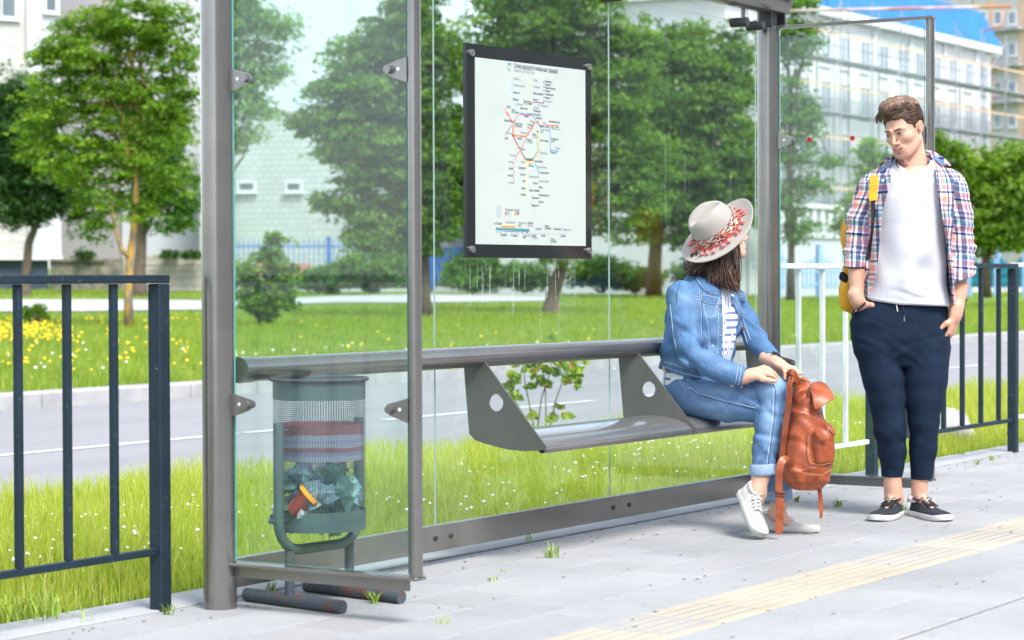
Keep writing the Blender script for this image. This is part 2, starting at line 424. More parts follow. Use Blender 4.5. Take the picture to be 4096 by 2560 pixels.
# triangular seat brackets
def bracket(x):
    m = MB()
    out = [(-.02,.755),(.02,.70),(.008,.45)]
    P = [(.030,.775),(-.012,.70),(.010,.46),(.035,.438),(.09,.424),(.17,.409),(.25,.405),(.325,.412),(.332,.428),(.30,.462)]
    # plate with a round hole: outer ring bridged to an inner ring of equal count
    cx, cz, r = .125,.575,.031; n = 40
    poly = [Vector(p) for p in P]; per = [0]
    for i in range(len(poly)): per.append(per[-1]+(poly[(i+1)%len(poly)]-poly[i]).length)
    def hitp(a):
        d = Vector((math.cos(a), math.sin(a))); best = None; o = Vector((cx,cz))
        for i in range(len(poly)):
            p, q = poly[i], poly[(i+1)%len(poly)]; e = q-p; den = d.x*e.y-d.y*e.x
            if abs(den) < 1e-9: continue
            w = p-o; t = (w.x*e.y-w.y*e.x)/den; u = (w.x*d.y-w.y*d.x)/den
            if t > 0 and -1e-6 <= u <= 1+1e-6 and (best is None or t < best): best = t
        return o+d*best
    angs = sorted([2*math.pi*k/n for k in range(n)]+[math.atan2(p.y-cz,p.x-cx) % (2*math.pi) for p in poly])
    vs = []; N = len(angs)
    for s_ in (-.004,.004):
        for a in angs:
            h = hitp(a); vs.append(SP(x+s_, YW-h.x, h.y))
        for a in angs: vs.append(SP(x+s_, YW-(cx+r*math.cos(a)), cz+r*math.sin(a)))
    fs = []
    for i in range(N):
        j = (i+1)%N
        fs += [(i,j,N+j,N+i),(2*N+j,2*N+i,3*N+i,3*N+j),(i,2*N+i,2*N+j,j),(N+j,3*N+j,3*N+i,N+i)]
    m.add(vs, fs); o = m.build('seat_bracket', basic('bracket_paint', (.080,.082,.074), .42, var=.12, scale=8, bump=.1, bscale=200), sh); return o
for x in (7.00, 8.13, 9.27): bracket(x)
def seat_mat():
    t = NT('perforated_seat'); v = t.coord('Object', (1,1,1))
    w = t.n('TexVoronoi'); t.put(w.inputs['Vector'], v); w.inputs['Scale'].default_value = 170; w.inputs['Randomness'].default_value = 0
    hole = t.ramp(w.outputs[0], [(.25,0),(.38,1)])
    t.set(Base_Color=t.mix(hole, (.05,.05,.05), (.30,.295,.29)), Roughness=.17, Metallic=.6); return t.m
SEATM = seat_mat()
def seat(xa, xb):
    sec = []
    prof = [(.055,.452),(.09,.468),(.14,.474),(.20,.470),(.26,.458),(.30,.442),(.320,.424),(.322,.408),(.308,.398),(.295,.404),(.30,.425),(.27,.440),(.20,.452),(.14,.456),(.09,.450),(.06,.442)]
    vs = [SP(xx, YW-a, b) for xx in (xa,xb) for a, b in prof]; n = len(prof)
    fs = [(i, (i+1)%n, n+(i+1)%n, n+i) for i in range(n)]+[tuple(range(n))[::-1], tuple(range(n,2*n))]
    m = MB(); m.add(vs, fs); o = m.build('bench_seat', [SEATM], sh, auto=35)
    e = MB(); e.tube([SP(xa,YW-.316,.412),SP(xb,YW-.316,.412)], .0125, n=16); e.build('front_tube', STEEL, o, auto=60)
seat(7.006,8.124); seat(8.136,9.264)
# side screens: frame post, top and bottom bar, glass, clamps
def side(x, ynear, top, sgn):
    m = MB(); m.cyl(SP(x,ynear,.145), SP(x,ynear,top), .0195, n=20); p = m.build('frame_post', STEEL, sh, auto=40)
    m = MB(); m.box(SP(x,(YW+ynear)/2-.02,.139), (.055,YW-ynear-.005,.010), bev=.002); m.box(SP(x+.006,(YW+ynear)/2-.0,.117), (.012,YW-ynear-.06,.036)); m.build('bottom_bar', STEEL, sh)
    if top < 2.3:
        m = MB(); m.box(SP(x,(YW+ynear)/2-.02,top+.006), (.05,YW-ynear-.005,.012), bev=.002); m.build('top_bar', STEEL, sh)
    g = pane('side_pane', (x+.0-.004, ynear+.026,.150), (x+.004, YW-.055, top-.035 if top < 2.3 else 2.3), 0)
    for z in (.635, 1.635):
        for (yy, d) in ((YW-.052, -1), (ynear+.018, 1)):
            m = MB(); m.prism([(-.0,-.040),(0,.034),(.075,.014),(.078,-.006),(.068,-.018)], .006, SP(x-sgn*.010,yy,z), (0,d,0), (0,0,1))
            k = m.build('glass_clamp', STEEL, sh)
            m = MB(); m.cyl(SP(x-sgn*.028,yy+d*.062,z), SP(x+.012,yy+d*.062,z), .0125, n=14); m.build('clamp_bolt', STEEL, k, auto=40)
            m = MB(); m.cyl(SP(x-sgn*.0135,yy+d*.030,z), SP(x-sgn*.0145,yy+d*.030,z), .006, n=12); m.build('clamp_hole', basic('hole_light', (.6,.63,.62), .6, var=0), k)
    return g
side(5.61, 3.868, 2.55, 1); g2 = side(9.48, 3.828, 2.135, 1)
m = MB()
red = basic('red_sticker', (.42,.0,.012), .5, var=.05)
for yy in (4.397, 4.19):
    m = MB(); m.cyl(SP(9.48-.005,yy,1.632), SP(9.48-.0065,yy,1.632), .0112, n=24); m.build('red_dot', red, sh)
# clamps hanging from the top beam
for xx in (7.92, 8.07, 9.20, 9.36):
    m = MB(); m.box(SP(xx,YW-.012,2.175), (.030,.006,.09)); k = m.build('glass_clamp', STEEL, sh)
    m = MB(); m.cyl(SP(xx,YW-.035,2.142), SP(xx,YW+.045,2.142), .021, n=18); m.build('clamp_bolt', DARK, k, auto=40)
m = MB(); m.cyl(SP(8.62,YW-.03,2.19), SP(8.62,YW-.03,2.205), .03, n=18); m.build('end_cap', STEEL, sh, auto=40)

# ================================================================== route map on the glass
mp = empty('route_map_board', (7.43,4.585,1.09), 0, 'black framed white tram route map bolted to the shelter back glass', 'notice board')
X0, X1, Z0, Z1 = 6.985, 7.877, 1.095, 1.866
def MP(x, y, z): return Vector((x-7.43, y-4.585, z-1.09))
TILT = .013   # the right end hangs a touch higher
def mz(x, z): return z+(x-X0)/(X1-X0)*TILT*((z-Z0)/(Z1-Z0))
frame_m = basic('black_frame', (.015,.017,.017), .14, var=.25, scale=3, spec=.45)
def slabq(xa, xb, za, zb, ya, yb, mat, name, par):
    vs = [MP(x,y,mz(x,z)) for y in (ya,yb) for x, z in ((xa,za),(xb,za),(xb,zb),(xa,zb))]
    m = MB(); m.add(vs, [(0,1,2,3),(7,6,5,4),(0,4,5,1),(1,5,6,2),(2,6,7,3),(3,7,4,0)]); return m.build(name, mat, par)
slabq(X0,X1,Z0,Z1,4.590,4.604,frame_m,'frame',mp)
PX0,PX1,PZ0,PZ1 = 7.042,7.829,1.144,1.818
def paper_mat():
    t = NT('map_paper'); v = t.coord('Object')
    c = t.mix(t.ramp(t.noise(v, 3.5, 4, .6, 1.5), [(.4,0),(.8,1)]), (.50,.525,.485), (.45,.48,.45))
    t.set(Base_Color=c, Roughness=.35); return t.m
paper = slabq(PX0,PX1,PZ0,PZ1,4.5885,4.5898,paper_mat(),'map_sheet',mp)
for x in (X0+.028, X1-.028):
    for z in (Z0+.030, Z1-.034):
        m = MB(); m.cyl(MP(x,4.578,mz(x,z)), MP(x,4.592,mz(x,z)), .0125, .0135, n=18); b = m.build('frame_bolt', BOLT, mp, auto=40)
        m = MB(); m.box(MP(x,4.5776,mz(x,z)), (.003,.001,.014), R=Matrix.Rotation(.5,3,'Y')); m.build('slot', DARK, b)
# printed matter: positions read off the sheet
def uvp(x, y):
    u = (x-165)/745.; top = 142+96*u; bot = 1390+10*u; return u, (y-top)/(bot-top)
def pt(x, y, lift=.0):
    u, v = uvp(x, y); X = PX0+(PX1-PX0)*u; return MP(X, 4.5882-lift, mz(X, PZ1-(PZ1-PZ0)*v))
INK = {}
def ink(name, c):
    if name not in INK: INK[name] = basic('ink_'+name, c, .5, var=0)
    return INK[name]
def mline(name, col, pts, w=.0034, off=(0,0), lift=0):
    w *= 1.35
    m = MB(); P = [pt(x+off[0], y+off[1], lift) for x, y in pts]
    for a, b in zip(P[:-1], P[1:]):
        d = (b-a).normalized(); nrm = Vector((-d.z, 0, d.x))*w/2; e = d*w*.4
        m.quad(a-nrm-e, b-nrm+e, b+nrm+e, a+nrm-e)
    return m.build(name, ink(*col), paper)
RED=('red',(.65,.10,.07)); BLU=('blue',(.10,.28,.62)); LBL=('light_blue',(.30,.52,.72)); YEL=('yellow',(.82,.66,.16)); GRN=('green',(.13,.36,.24)); NAV=('dark',(.10,.13,.18)); PUR=('purple',(.35,.10,.30)); ORG=('orange',(.80,.35,.12)); GRY=('grey',(.38,.46,.48)); CRI=('crimson',(.50,.10,.14)); TEA=('teal',(.35,.62,.58))
mline('tram_line', LBL, [(400,285),(402,432),(448,518)], .0030)
mline('tram_line', BLU, [(448,517),(535,523),(562,570),(590,608),(655,612)], .0038)
mline('tram_line', CRI, [(450,523),(533,530)], .0030, lift=.0001)
mline('tram_line', YEL, [(529,295),(533,525)], .0026); mline('tram_line', TEA, [(534,295),(538,520)], .0026)
mline('tram_line', PUR, [(616,308),(615,450),(540,443)], .0030)
mline('tram_line', RED, [(356,492),(408,590),(405,665),(500,672),(556,575),(578,573)], .0042)
mline('tram_line', ORG, [(362,492),(413,590),(411,660),(498,666),(550,572),(572,570),(592,600),(716,606)], .0026, lift=.0001)
mline('tram_line', RED, [(590,598),(716,602)], .0026, lift=.0002); mline('tram_line', NAV, [(590,605),(716,611)], .0022, lift=.0001)
mline('tram_line', BLU, [(656,612),(660,765),(716,771)], .0030)
mline('tram_line', CRI, [(448,518),(404,592)], .0022); mline('tram_line', NAV, [(402,594),(356,660)], .0024)
mline('tram_line', RED, [(404,668),(454,762),(490,830)], .0034); mline('tram_line', NAV, [(408,668),(458,762),(492,826)], .0020, lift=.0001)
mline('tram_line', CRI, [(500,675),(452,762),(412,838),(411,984)], .0024)
for i, c in enumerate((GRN,NAV,RED,YEL)): mline('tram_line', c, [(490,818+i*7),(538,820+i*7)], .0034)
for i, c in enumerate((TEA,GRN,YEL,ORG)): mline('tram_line', c, [(538,818),(570,764),(568,640),(562,630)], .0026, off=(i*4,0))
mline('tram_line', YEL, [(493,845),(493,1066)], .0036)
mline('tram_line', LBL, [(538,826),(580,915)], .0028); mline('tram_line', GRN, [(542,826),(583,915)], .0024)
mline('tram_line', GRY, [(577,915),(575,1135)], .0034)
mline('tram_line', GRY, [(295,1308),(775,1318)], .0052)
for i, c in enumerate((GRN,NAV,LBL)): mline('tram_line', c, [(295,1281+i*9),(512,1290+i*9)], .0034)
mline('tram_line', YEL, [(333,1264),(420,1266)], .0034); mline('tram_line', RED, [(333,1272),(420,1274)], .0030)
st = MB(); wst = []
for x, y in [(400,285),(402,330),(402,380),(402,432),(448,518),(490,520),(533,345),(534,390),(535,440),(616,330),(616,355),(616,380),(616,400),(616,425),(405,590),(500,672),(556,575),(620,605),(655,608),(690,608),(657,700),(452,762),(490,830),(411,838),(411,890),(411,935),(493,890),(493,930),(493,975),(493,1020),(576,960),(576,990),(575,1020),(575,1050),(575,1090),(570,700),(440,670),(570,764),(360,500),(385,545)]+[(x,1312) for x in (340,375,410,450,480,512,540,570,600,633,667,700,738)]:
    a = pt(x,y,.0004); st.quad(a+Vector((-.006,0,-.0012)), a+Vector((.006,0,-.0012)), a+Vector((.006,0,.0012)), a+Vector((-.006,0,.0012)))
tag(st.build('stop_marks', ink('white',(.82,.85,.83)), paper), kind='stuff')
FONT = None
def text_mesh(body, size, name, mat, parent, fn, bold=0):
    """flat text meshed once, then carried by fn(x, y)"""
    cu = bpy.data.curves.new('text', 'FONT'); cu.body = body; cu.size = size; cu.resolution_u = 2; cu.offset = bold
    ob = bpy.data.objects.new('text', cu); COL.objects.link(ob)
    me = bpy.data.meshes.new_from_object(ob, depsgraph=bpy.context.evaluated_depsgraph_get())
    bpy.data.objects.remove(ob); bpy.data.curves.remove(cu)
    if len(me.vertices) == 0: return None
    for v in me.vertices: v.co = fn(v.co.x, v.co.y)
    me.name = name; o = link_mesh(name, me, mat, parent); return o
def label(txt, x, y, size, col=NAV, bold=0, name='lettering', right=False, sx=1.0):
    o = pt(x, y, .0002)
    w = len(txt)*size*.52*sx if right else 0
    return text_mesh(txt, size, name, ink(*col), paper, lambda a, b: o+Vector((a*sx-w, 0, b)), bold)
INKT=('text',(.10,.14,.17)); INKG=('text_grey',(.30,.35,.37))
label('Схема маршрутів львівських трамваїв', 414, 212, .0240, INKT, .0005, 'title', sx=.70)
label('Scheme of Lviv tram routes', 414, 238, .0185, INKG, .0002, 'title', sx=.72)
label('8', 298, 1212, .066, GRY, .0016, 'route_number', sx=1.05)
label('Пересадки на трамваї', 352, 1166, .013, INKT, sx=.72)
shield = [(-.011,.014),(.011,.014),(.011,-.006),(.006,-.013),(0,-.016),(-.006,-.013),(-.011,-.006)]
o_ = pt(385, 207, .0001); m = MB(); m.add([o_+Vector((x,0,z)) for x, z in shield], [tuple(range(7))]); cr = m.build('crest', ink('crest_blue',(.06,.25,.55)), paper)
m = MB(); o_ = pt(385,207,.0003)
m.add([o_+Vector((x,0,z)) for x, z in [(-.008,-.006),(-.008,.004),(-.004,.001),(-.003,.009),(0,.004),(.003,.009),(.004,.001),(.008,.004),(.008,-.006),(0,-.011)]], [tuple(range(10))]); m.build('crest_gate', ink('crest_gold',(.75,.62,.12)), cr)
for i, (d, c) in enumerate((('1',RED),('3',GRN),('4',LBL),('7',YEL),('9',RED),('11',NAV))):
    a = pt(352+i*16.2, 1184, 0); m = MB(); m.quad(a+Vector((0,0,-.0065)), a+Vector((.0125,0,-.0065)), a+Vector((.0125,0,.0065)), a+Vector((0,0,.0065))); b_ = m.build('route_square', ink(*c), paper)
    text_mesh(d, .0115 if len(d)==1 else .009, 'digit', ink('white',(.82,.85,.83)), b_, lambda p, q, a=a: a+Vector((.003+p*.8,-.0003,q-.004)))
TX = '''406 290 Голосківська|406 334 Львівський цемзавод|406 383 Липинського|406 430 Юріївська|540 302 Торф'яна|540 346 Польдвицькі|540 390 Фабрика «Динамо»|540 432 Підзамче|622 312 Миколайчука|622 333 Богданівка|622 354 Фабрика «Світанок»|622 375 На вимогу|622 397 Трамвайне депо|622 420 Волинська|622 442 Промислова|578 470 Вул. Гайдамацька|543 486 Під Дубом|543 506 Старий ринок|543 530 Театр ляльок|562 554 Підвальна|478 442 Палац культури|478 456 ім. Г. Хоткевича|365 478 Вокзал|398 500 Театр|398 514 ім. Л. Українки|428 462 Турецького|455 488 Церква Анни|478 540 Генерала|523 578 Руська|505 600 Пл. Ринок|350 570 Приміський вокзал|418 590 Церква Ольги|418 606 та Єлизавети|372 656 Русових|352 688 Сяйво|435 688 Бандери|455 650 Головна пошта|500 618 Дорошенка|590 632 Площа|590 646 Митна|604 588 Чехова|620 634 Медичний|650 578 Шевченківський гай|668 626 Клініка|696 628 Пасічна|662 694 Личаківський|662 708 цвинтар|690 756 Погулянка|660 784 Левицького|588 704 Шота Руставелі|536 664 Площа|536 680 Соборна|498 700 Львівська|498 714 політехніка|455 762 Київська|382 800 5-го Ангара|378 846 Мельника|378 890 Залізняка|370 936 Городоцька|372 984 Аквапарк|456 846 Сахарова|440 886 Тролейбусного|454 930 Шумського|466 974 Архіва|462 1022 Вашицька|456 1064 Аквапарк|584 786 Саксаганського|552 842 Площа Франка|568 880 Стрийський ринок|586 918 Стрийський парк|512 944 Академія мистецтв|580 974 Стадіон «Україна»|540 988 Угорська|578 1016 Шумер|514 1036 Дитяча поліклініка|580 1068 Княгині Довженка|532 1086 Козельницька|580 1112 Драгана|528 1136 Вернадського|510 858 Парк|510 872 культури|282 1258 пл. Соборна|355 1250 Саксаганського|438 1254 Стрийський|438 1270 ринок|500 1254 Академія|500 1270 мистецтв|556 1294 Угорська|620 1274 Дитяча|620 1290 поліклініка|680 1294 Коломийська|746 1298 Вернадського|324 1334 Шухевича|390 1338 пл. Франка|470 1336 Стрийський|470 1350 парк|528 1338 Стадіон|528 1352 «Україна»|592 1338 Шумер|658 1360 Княгині|658 1376 Довженка|730 1340 Драгана'''
rt = random.Random(2)
allv = []
for row in TX.split('|'):
    x, y, s_ = row.split(' ', 2); x = float(x); y = float(y)
    if x == 590 and y > 700: pass
    label(s_, x, y, .0112 if y < 1230 else .0125, INKT if rt.random() < .7 else INKG, .00022, 'stop_name', sx=.72)
# join the many stop names to one lettering part
def join_parts(parent, base, newname):
    obs = [o for o in parent.children if o.name.split('.')[0] == base]
    bm = bmesh.new(); mats = []
    for o in obs:
        me = o.data; off = len(mats); mi = []
        for mm in me.materials:
            if mm not in mats: mats.append(mm)
            mi.append(mats.index(mm))
        for p in me.polygons: p.material_index = mi[0]
        bm.from_mesh(me)
    for o in obs: bpy.data.objects.remove(o)
    me = bpy.data.meshes.new(newname); bm.to_mesh(me); bm.free(); return link_mesh(newname, me, mats, parent)
join_parts(paper, 'stop_name', 'stop_names')
join_parts(paper, 'tram_line', 'tram_lines')

# dried drips on the pane below the board and on the screens
def drip_mat():
    t = NT('dried_drip'); t.t.nodes.remove(t.b); tr = t.n('BsdfTransparent'); df = t.n('BsdfDiffuse'); df.inputs[0].default_value = (.7,.74,.74,1)
    m_ = t.n('MixShader'); t.put(m_.inputs[0], t.ramp(t.noise(t.coord('Object', (1,1,1)), 60, 3, .7), [(.3,.15),(.7,.55)])); t.put(m_.inputs[1], tr); t.put(m_.inputs[2], df); t.put(t.out.inputs[0], m_); return t.m
DRIP = drip_mat(); rd = random.Random(21)
for k in range(34):
    x = rd.uniform(7.0,7.87) if k < 24 else rd.uniform(6.0,9.2); L = rd.uniform(.03,.20)*(1 if k < 24 else 2); z1 = 1.09 if k < 24 else rd.uniform(.9,2.1); m = MB(); w = rd.uniform(.0008,.0022); P_ = []
    x2 = x+rd.uniform(-.004,.004)
    m.add([SP(x-w,YW+.0232,z1), SP(x+w,YW+.0232,z1), SP(x2+w*.8,YW+.0232,z1-L), SP(x2-w*.8,YW+.0232,z1-L)], [(0,1,2,3)]); m.build('drip_mark', DRIP, sh)
# ================================================================== fences
def fence_mat(name, col, chip, chipcol):
    t = NT(name); v = t.coord('Object'); n = t.noise(v, 55, 4, .8, .5)
    c = t.mix(t.ramp(t.noise(v, 4, 4), [(.3,0),(.7,1)]), lerp3(col,.8), lerp3(col,1.25))
    c = t.mix(t.ramp(n, [(chip,0),(chip+.06,1)]), c, chipcol); t.set(Base_Color=c, Roughness=.6)
    t.b.inputs['Specular IOR Level'].default_value = .3; t.bump(n, .3, .002); return t.m
NAVY = fence_mat('navy_fence_paint', (.010,.022,.034), .64, (.10,.16,.19)); WHT = fence_mat('white_fence_paint', (.64,.66,.66), .70, (.45,.36,.28))
def fence(x0, x1, y, h, zb, mat, bars, posts, lab, rw=.05, bw=.022):
    f = empty('metal_fence', ((x0+x1)/2, y, 0), 0, lab, 'fence', 'fence sections along the platform edge'); O = Vector(f.location)
    m = MB(); m.box(Vector(((x0+x1)/2,y,h-.0125))-O, (x1-x0,.05,.025), bev=.003); m.build('top_rail', mat, f)
    m = MB(); m.box(Vector(((x0+x1)/2,y,zb))-O, (x1-x0-.04,.022,.022), bev=.002); m.build('bottom_rail', mat, f)
    for p in posts:
        m = MB(); m.box(Vector((p,y,(h-.027)/2-.01))-O, (rw,rw,h-.027+.02), bev=.004); m.build('post', mat, f)
    for b in bars:
        m = MB(); m.box(Vector((b,y,(h-.027+zb+.012)/2))-O, (bw,bw,h-.027-zb-.013), bev=.002); m.build('bar', mat, f)
    return f
fence(2.9, 5.496, 4.73, 1.034, .183, NAVY, [5.264-.2015*i for i in range(11)], [5.471,3.05], 'navy metal fence section left of the bus shelter beside the clover verge')
fence(9.60, 10.875, 4.72, 1.085, .189, WHT, [10.587-.271*i for i in range(4)], [], 'white metal fence section behind the right side glass of the shelter')
fence(10.88, 12.976, 4.72, 1.094, .187, NAVY, [11.10,11.361,11.62,11.878,12.152,12.435,12.716], [10.91,12.951], 'navy metal fence section behind the standing man', rw=.052, bw=.024)
fence(12.98, 15.6, 4.72, 1.10, .20, WHT, [13.25+.27*i for i in range(9)], [15.5], 'white metal fence section at the far right edge')

# ================================================================== litter bin
def bin_paint():
    t = NT('bin_green_paint'); v = t.coord('Object'); n = t.noise(v, 22, 5, .75, 1)
    c = t.mix(t.ramp(t.noise(v, 3, 3), [(.35,0),(.7,1)]), (.055,.098,.098), (.08,.118,.128))
    c = t.mix(t.ramp(n, [(.62,0),(.68,1)]), c, (.16,.07,.035)); t.set(Base_Color=c, Roughness=.5); t.bump(n, .3, .002); return t.m
def rust_mat():
    t = NT('rusty_blue_paint'); v = t.coord('Object'); n = t.noise(v, 14, 5, .7, 1.2)
    c = t.mix(t.ramp(n, [(.57,0),(.60,1)]), (.060,.075,.095), (.12,.055,.032)); c = t.mix(t.ramp(t.noise(v, 90, 3), [(.5,0),(.8,.6)]), c, (.05,.03,.025))
    t.set(Base_Color=c, Roughness=.7); t.bump(n, .5, .004); return t.m
BINP = bin_paint(); RUST = rust_mat()
bc = Vector((5.868, 4.415, 0)); lb = empty('litter_bin', bc, 0, 'green perforated litter bin with rusty feet behind the left glass screen', 'litter bin')
du = Vector((.77,-.64,0)).normalized()*.5; du = (Vector((6.00,4.391,0))-Vector((5.728,4.419,0))).normalized()
fd = Vector((-.17,-.985,0)).normalized()
R_ = .146; zb_, zt_ = .232, .705
def ringtube(z, r, rr, n=48):
    return [Vector((math.cos(2*math.pi*k/n)*r, math.sin(2*math.pi*k/n)*r, z)) for k in range(n+1)]
m = MB(); m.tube(ringtube(zt_, R_+.006, 0), .006, n=8, cap=False); m.build('rim', RUST, lb, smooth=True)
def band(z0, z1, r, th=.002, n=48):
    m = MB(); vs = []; 
    for rr in (r, r-th):
        for z in (z0, z1):
            for k in range(n): vs.append((rr*math.cos(2*math.pi*k/n), rr*math.sin(2*math.pi*k/n), z))
    fs = []
    for k in range(n):
        j = (k+1)%n; fs += [(k,j,n+j,n+k),(2*n+j,2*n+k,3*n+k,3*n+j),(n+k,n+j,3*n+j,3*n+k),(j,k,2*n+k,2*n+j)]
    m.add(vs, fs); return m
m = band(zt_-.062, zt_, R_); m.build('top_band', BINP, lb, smooth=False, auto=30)
m = band(zb_, zb_+.062, R_); m.add([(R_*.98*math.cos(2*math.pi*k/48), R_*.98*math.sin(2*math.pi*k/48), zb_+.004) for k in range(48)], [tuple(range(48))]); m.build('bottom_band', BINP, lb, auto=30)
def mesh_sheet():   # perforated sheet: real slots between strands
    t = NT('perforated_bin_sheet'); uv = t.n('UVMap').outputs[0]
    w = t.n('TexVoronoi'); t.put(w.inputs['Vector'], uv); w.inputs['Scale'].default_value = 1; w.inputs['Randomness'].default_value = 0
    a = t.ramp(w.outputs[0], [(.42,0),(.46,1)], 'CONSTANT')
    n = t.noise(t.coord('Object'), 18, 4); c = t.mix(n, (.04,.085,.09), (.075,.11,.125)); t.set(Base_Color=c, Roughness=.5, Alpha=a); return t.m
n = 72; vs = []; fs = []; uv = []
for z in (zb_+.06, zt_-.06):
    for k in range(n): vs.append((R_*.995*math.cos(2*math.pi*k/n), R_*.995*math.sin(2*math.pi*k/n), z))
for k in range(n):
    j = (k+1)%n; fs.append((k,j,n+j,n+k)); H = (zt_-zb_-.12)/.0062; W = 2*math.pi*R_/.0085/n
    uv += [(k*W,0),((k+1)*W,0),((k+1)*W,H),(k*W,H)]
o = mesh_np('mesh_sheet', vs, fs, mesh_sheet(), lb, uvs=uv, smooth=True)
m = MB(); pts = []
hw = .185
def U(s_, z): return du*s_+Vector((0,0,z))
pts = [U(-hw,.575)]+[U(-hw,.27)]+[U(-hw+.09*(1-math.cos(a)), .265-.09*math.sin(a)) for a in (.3,.6,.9,1.2,1.57)]
pts += [U(hw-.09*(1-math.cos(a)), .265-.09*math.sin(a)) for a in (1.57,1.2,.9,.6,.3)]+[U(hw,.27),U(hw,.575)]
m.tube(pts, .0165, n=14); fr = m.build('frame', BINP, lb, auto=50)
for s_ in (-.138, .138):
    m = MB(); m.cyl(U(s_,.03), U(s_,.175), .0155, n=14); m.build('leg', RUST, lb, auto=40)
    m = MB(); c0 = U(s_,.021); m.cyl(c0-fd*.2, c0+fd*.235, .0215, n=18); m.build('foot', RUST, lb, auto=40)
for s_ in (-1,1):
    m = MB(); m.cyl(U(s_*(hw+.02),.27), U(s_*(R_-.01),.27), .004, n=8); m.build('bolt', RUST, lb)
    m = MB(); m.cyl(U(s_*(hw+.02),.55), U(s_*(R_-.01),.55), .004, n=8); m.build('bolt', RUST, lb)
# the liner stripes and rubbish inside
bag_m = basic('bag_film', (.62,.66,.68), .35, var=.2, scale=20); 
def stripe_mat():
    t = NT('striped_bag'); s_ = t.n('SeparateXYZ'); t.put(s_.inputs[0], t.coord('Object')); z = s_.outputs[2]
    f = t.n('MapRange'); t.put(f.inputs[0], z); f.inputs[1].default_value = .44; f.inputs[2].default_value = .56
    nz = t.noise(t.coord('Object', (3,3,20)), 3, 4, .6)
    f2 = t.math('ADD', f.outputs[0], t.math('MULTIPLY', t.math('SUBTRACT', nz, .5), .12))
    c = t.ramp(f2, [(0,(.35,.30,.42)),(.10,(.30,.32,.40)),(.24,(.20,.22,.36)),(.34,(.26,.09,.10)),(.46,(.30,.32,.40)),(.56,(.24,.26,.42)),(.66,(.30,.32,.40)),(.78,(.27,.09,.10)),(.9,(.26,.09,.10))], 'CONSTANT')
    t.set(Base_Color=c, Roughness=.4); return t.m
m = band(.452, .565, R_-.008, .001); o = m.build('liner_stripe', stripe_mat(), lb, smooth=False)
rb = random.Random(11)
trash = empty('rubbish', bc+Vector((0,0,.24)), 0, 'crumpled bottles, cups and wrappers filling the litter bin', 'rubbish')
cols = [('blue_film',(.10,.16,.35)),('white_film',(.40,.44,.46)),('green_plastic',(.18,.38,.30)),('clear_blue',(.20,.30,.38)),('dark_film',(.08,.10,.16)),('teal_film',(.13,.26,.26)),('grey_film',(.4,.45,.5))]
for i in range(46):
    z = rb.uniform(.245,.44); a = rb.uniform(0,6.28); r = .125*math.sqrt(rb.random()); s_ = rb.uniform(.022,.042)
    nm, c = rb.choice(cols); m = MB(); m.ball((0,0,0), (s_*rb.uniform(.6,1.2), s_, s_*rb.uniform(.6,1.3)), 10, 7)
    q = Vector((rb.uniform(0,50),0,0))
    m.v = [tuple(Vector(v)*(1+.75*mnoise.noise(Vector(v)*60+q)+.35*mnoise.noise(Vector(v)*150+q))+Vector((r*math.cos(a), r*math.sin(a), z-.24))) for v in m.v]
    m.build('wrapper', basic(nm, c, .3, var=.3, scale=40), trash)
Rc = Matrix.Rotation(math.radians(62),3,'Y') @ Matrix.Rotation(.4,3,'X')
fwd = Vector((-.846,-.533,0)); rgt = Vector((.533,-.846,0))
cc = fwd*.118+rgt*(-.045)+Vector((0,0,.085))
m = MB(); n=20; vs=[]
ax = (rgt*.75+Vector((0,0,.66))).normalized()
m.tube([cc-ax*.045, cc+ax*.03], [.022,.036], n=20); m.build('cup', basic('red_cup', (.25,.045,.03), .4, var=.2), trash, auto=40)
m = MB(); m.tube([cc+ax*.028, cc+ax*.040], [.045,.045], n=20); m.build('cup_lid', basic('orange_lid', (.80,.36,.03), .4, var=.1), trash, auto=40)
# ================================================================== foliage tools
def leaf_mat(name, rough=.5, trans=.5):
    if name in MATS: return MATS[name]
    t = NT(name); a = t.n('Attribute', attribute_name='Col').outputs['Color']
    t.set(Base_Color=a, Roughness=rough); t.b.inputs['Specular IOR Level'].default_value = .35
    tr = t.n('BsdfTranslucent'); t.put(tr.inputs[0], t.mix(1.0, a, (1.75,1.75,.5), 'MULTIPLY'))
    m = t.n('MixShader'); m.inputs[0].default_value = trans; t.put(m.inputs[1], t.b.outputs[0]); t.put(m.inputs[2], tr.outputs[0]); t.put(t.out.inputs[0], m.outputs[0])
    MATS[name] = t.m; return t.m
LEAF = leaf_mat('foliage')
BARK = basic('bark', (.085,.065,.045), .9, var=.4, scale=9, bump=.6, bscale=40, bdist=.02)
def lichen():
    t = NT('lichen_bark'); v = t.coord('Object', (1,1,.5)); n = t.noise(v, 5, 5, .7)
    c = t.mix(t.ramp(n, [(.42,0),(.55,1)]), (.17,.14,.11), (.42,.25,.05)); t.set(Base_Color=c, Roughness=.9); t.bump(t.noise(v, 40, 3), .6, .02); return t.m
LICHEN = lichen()
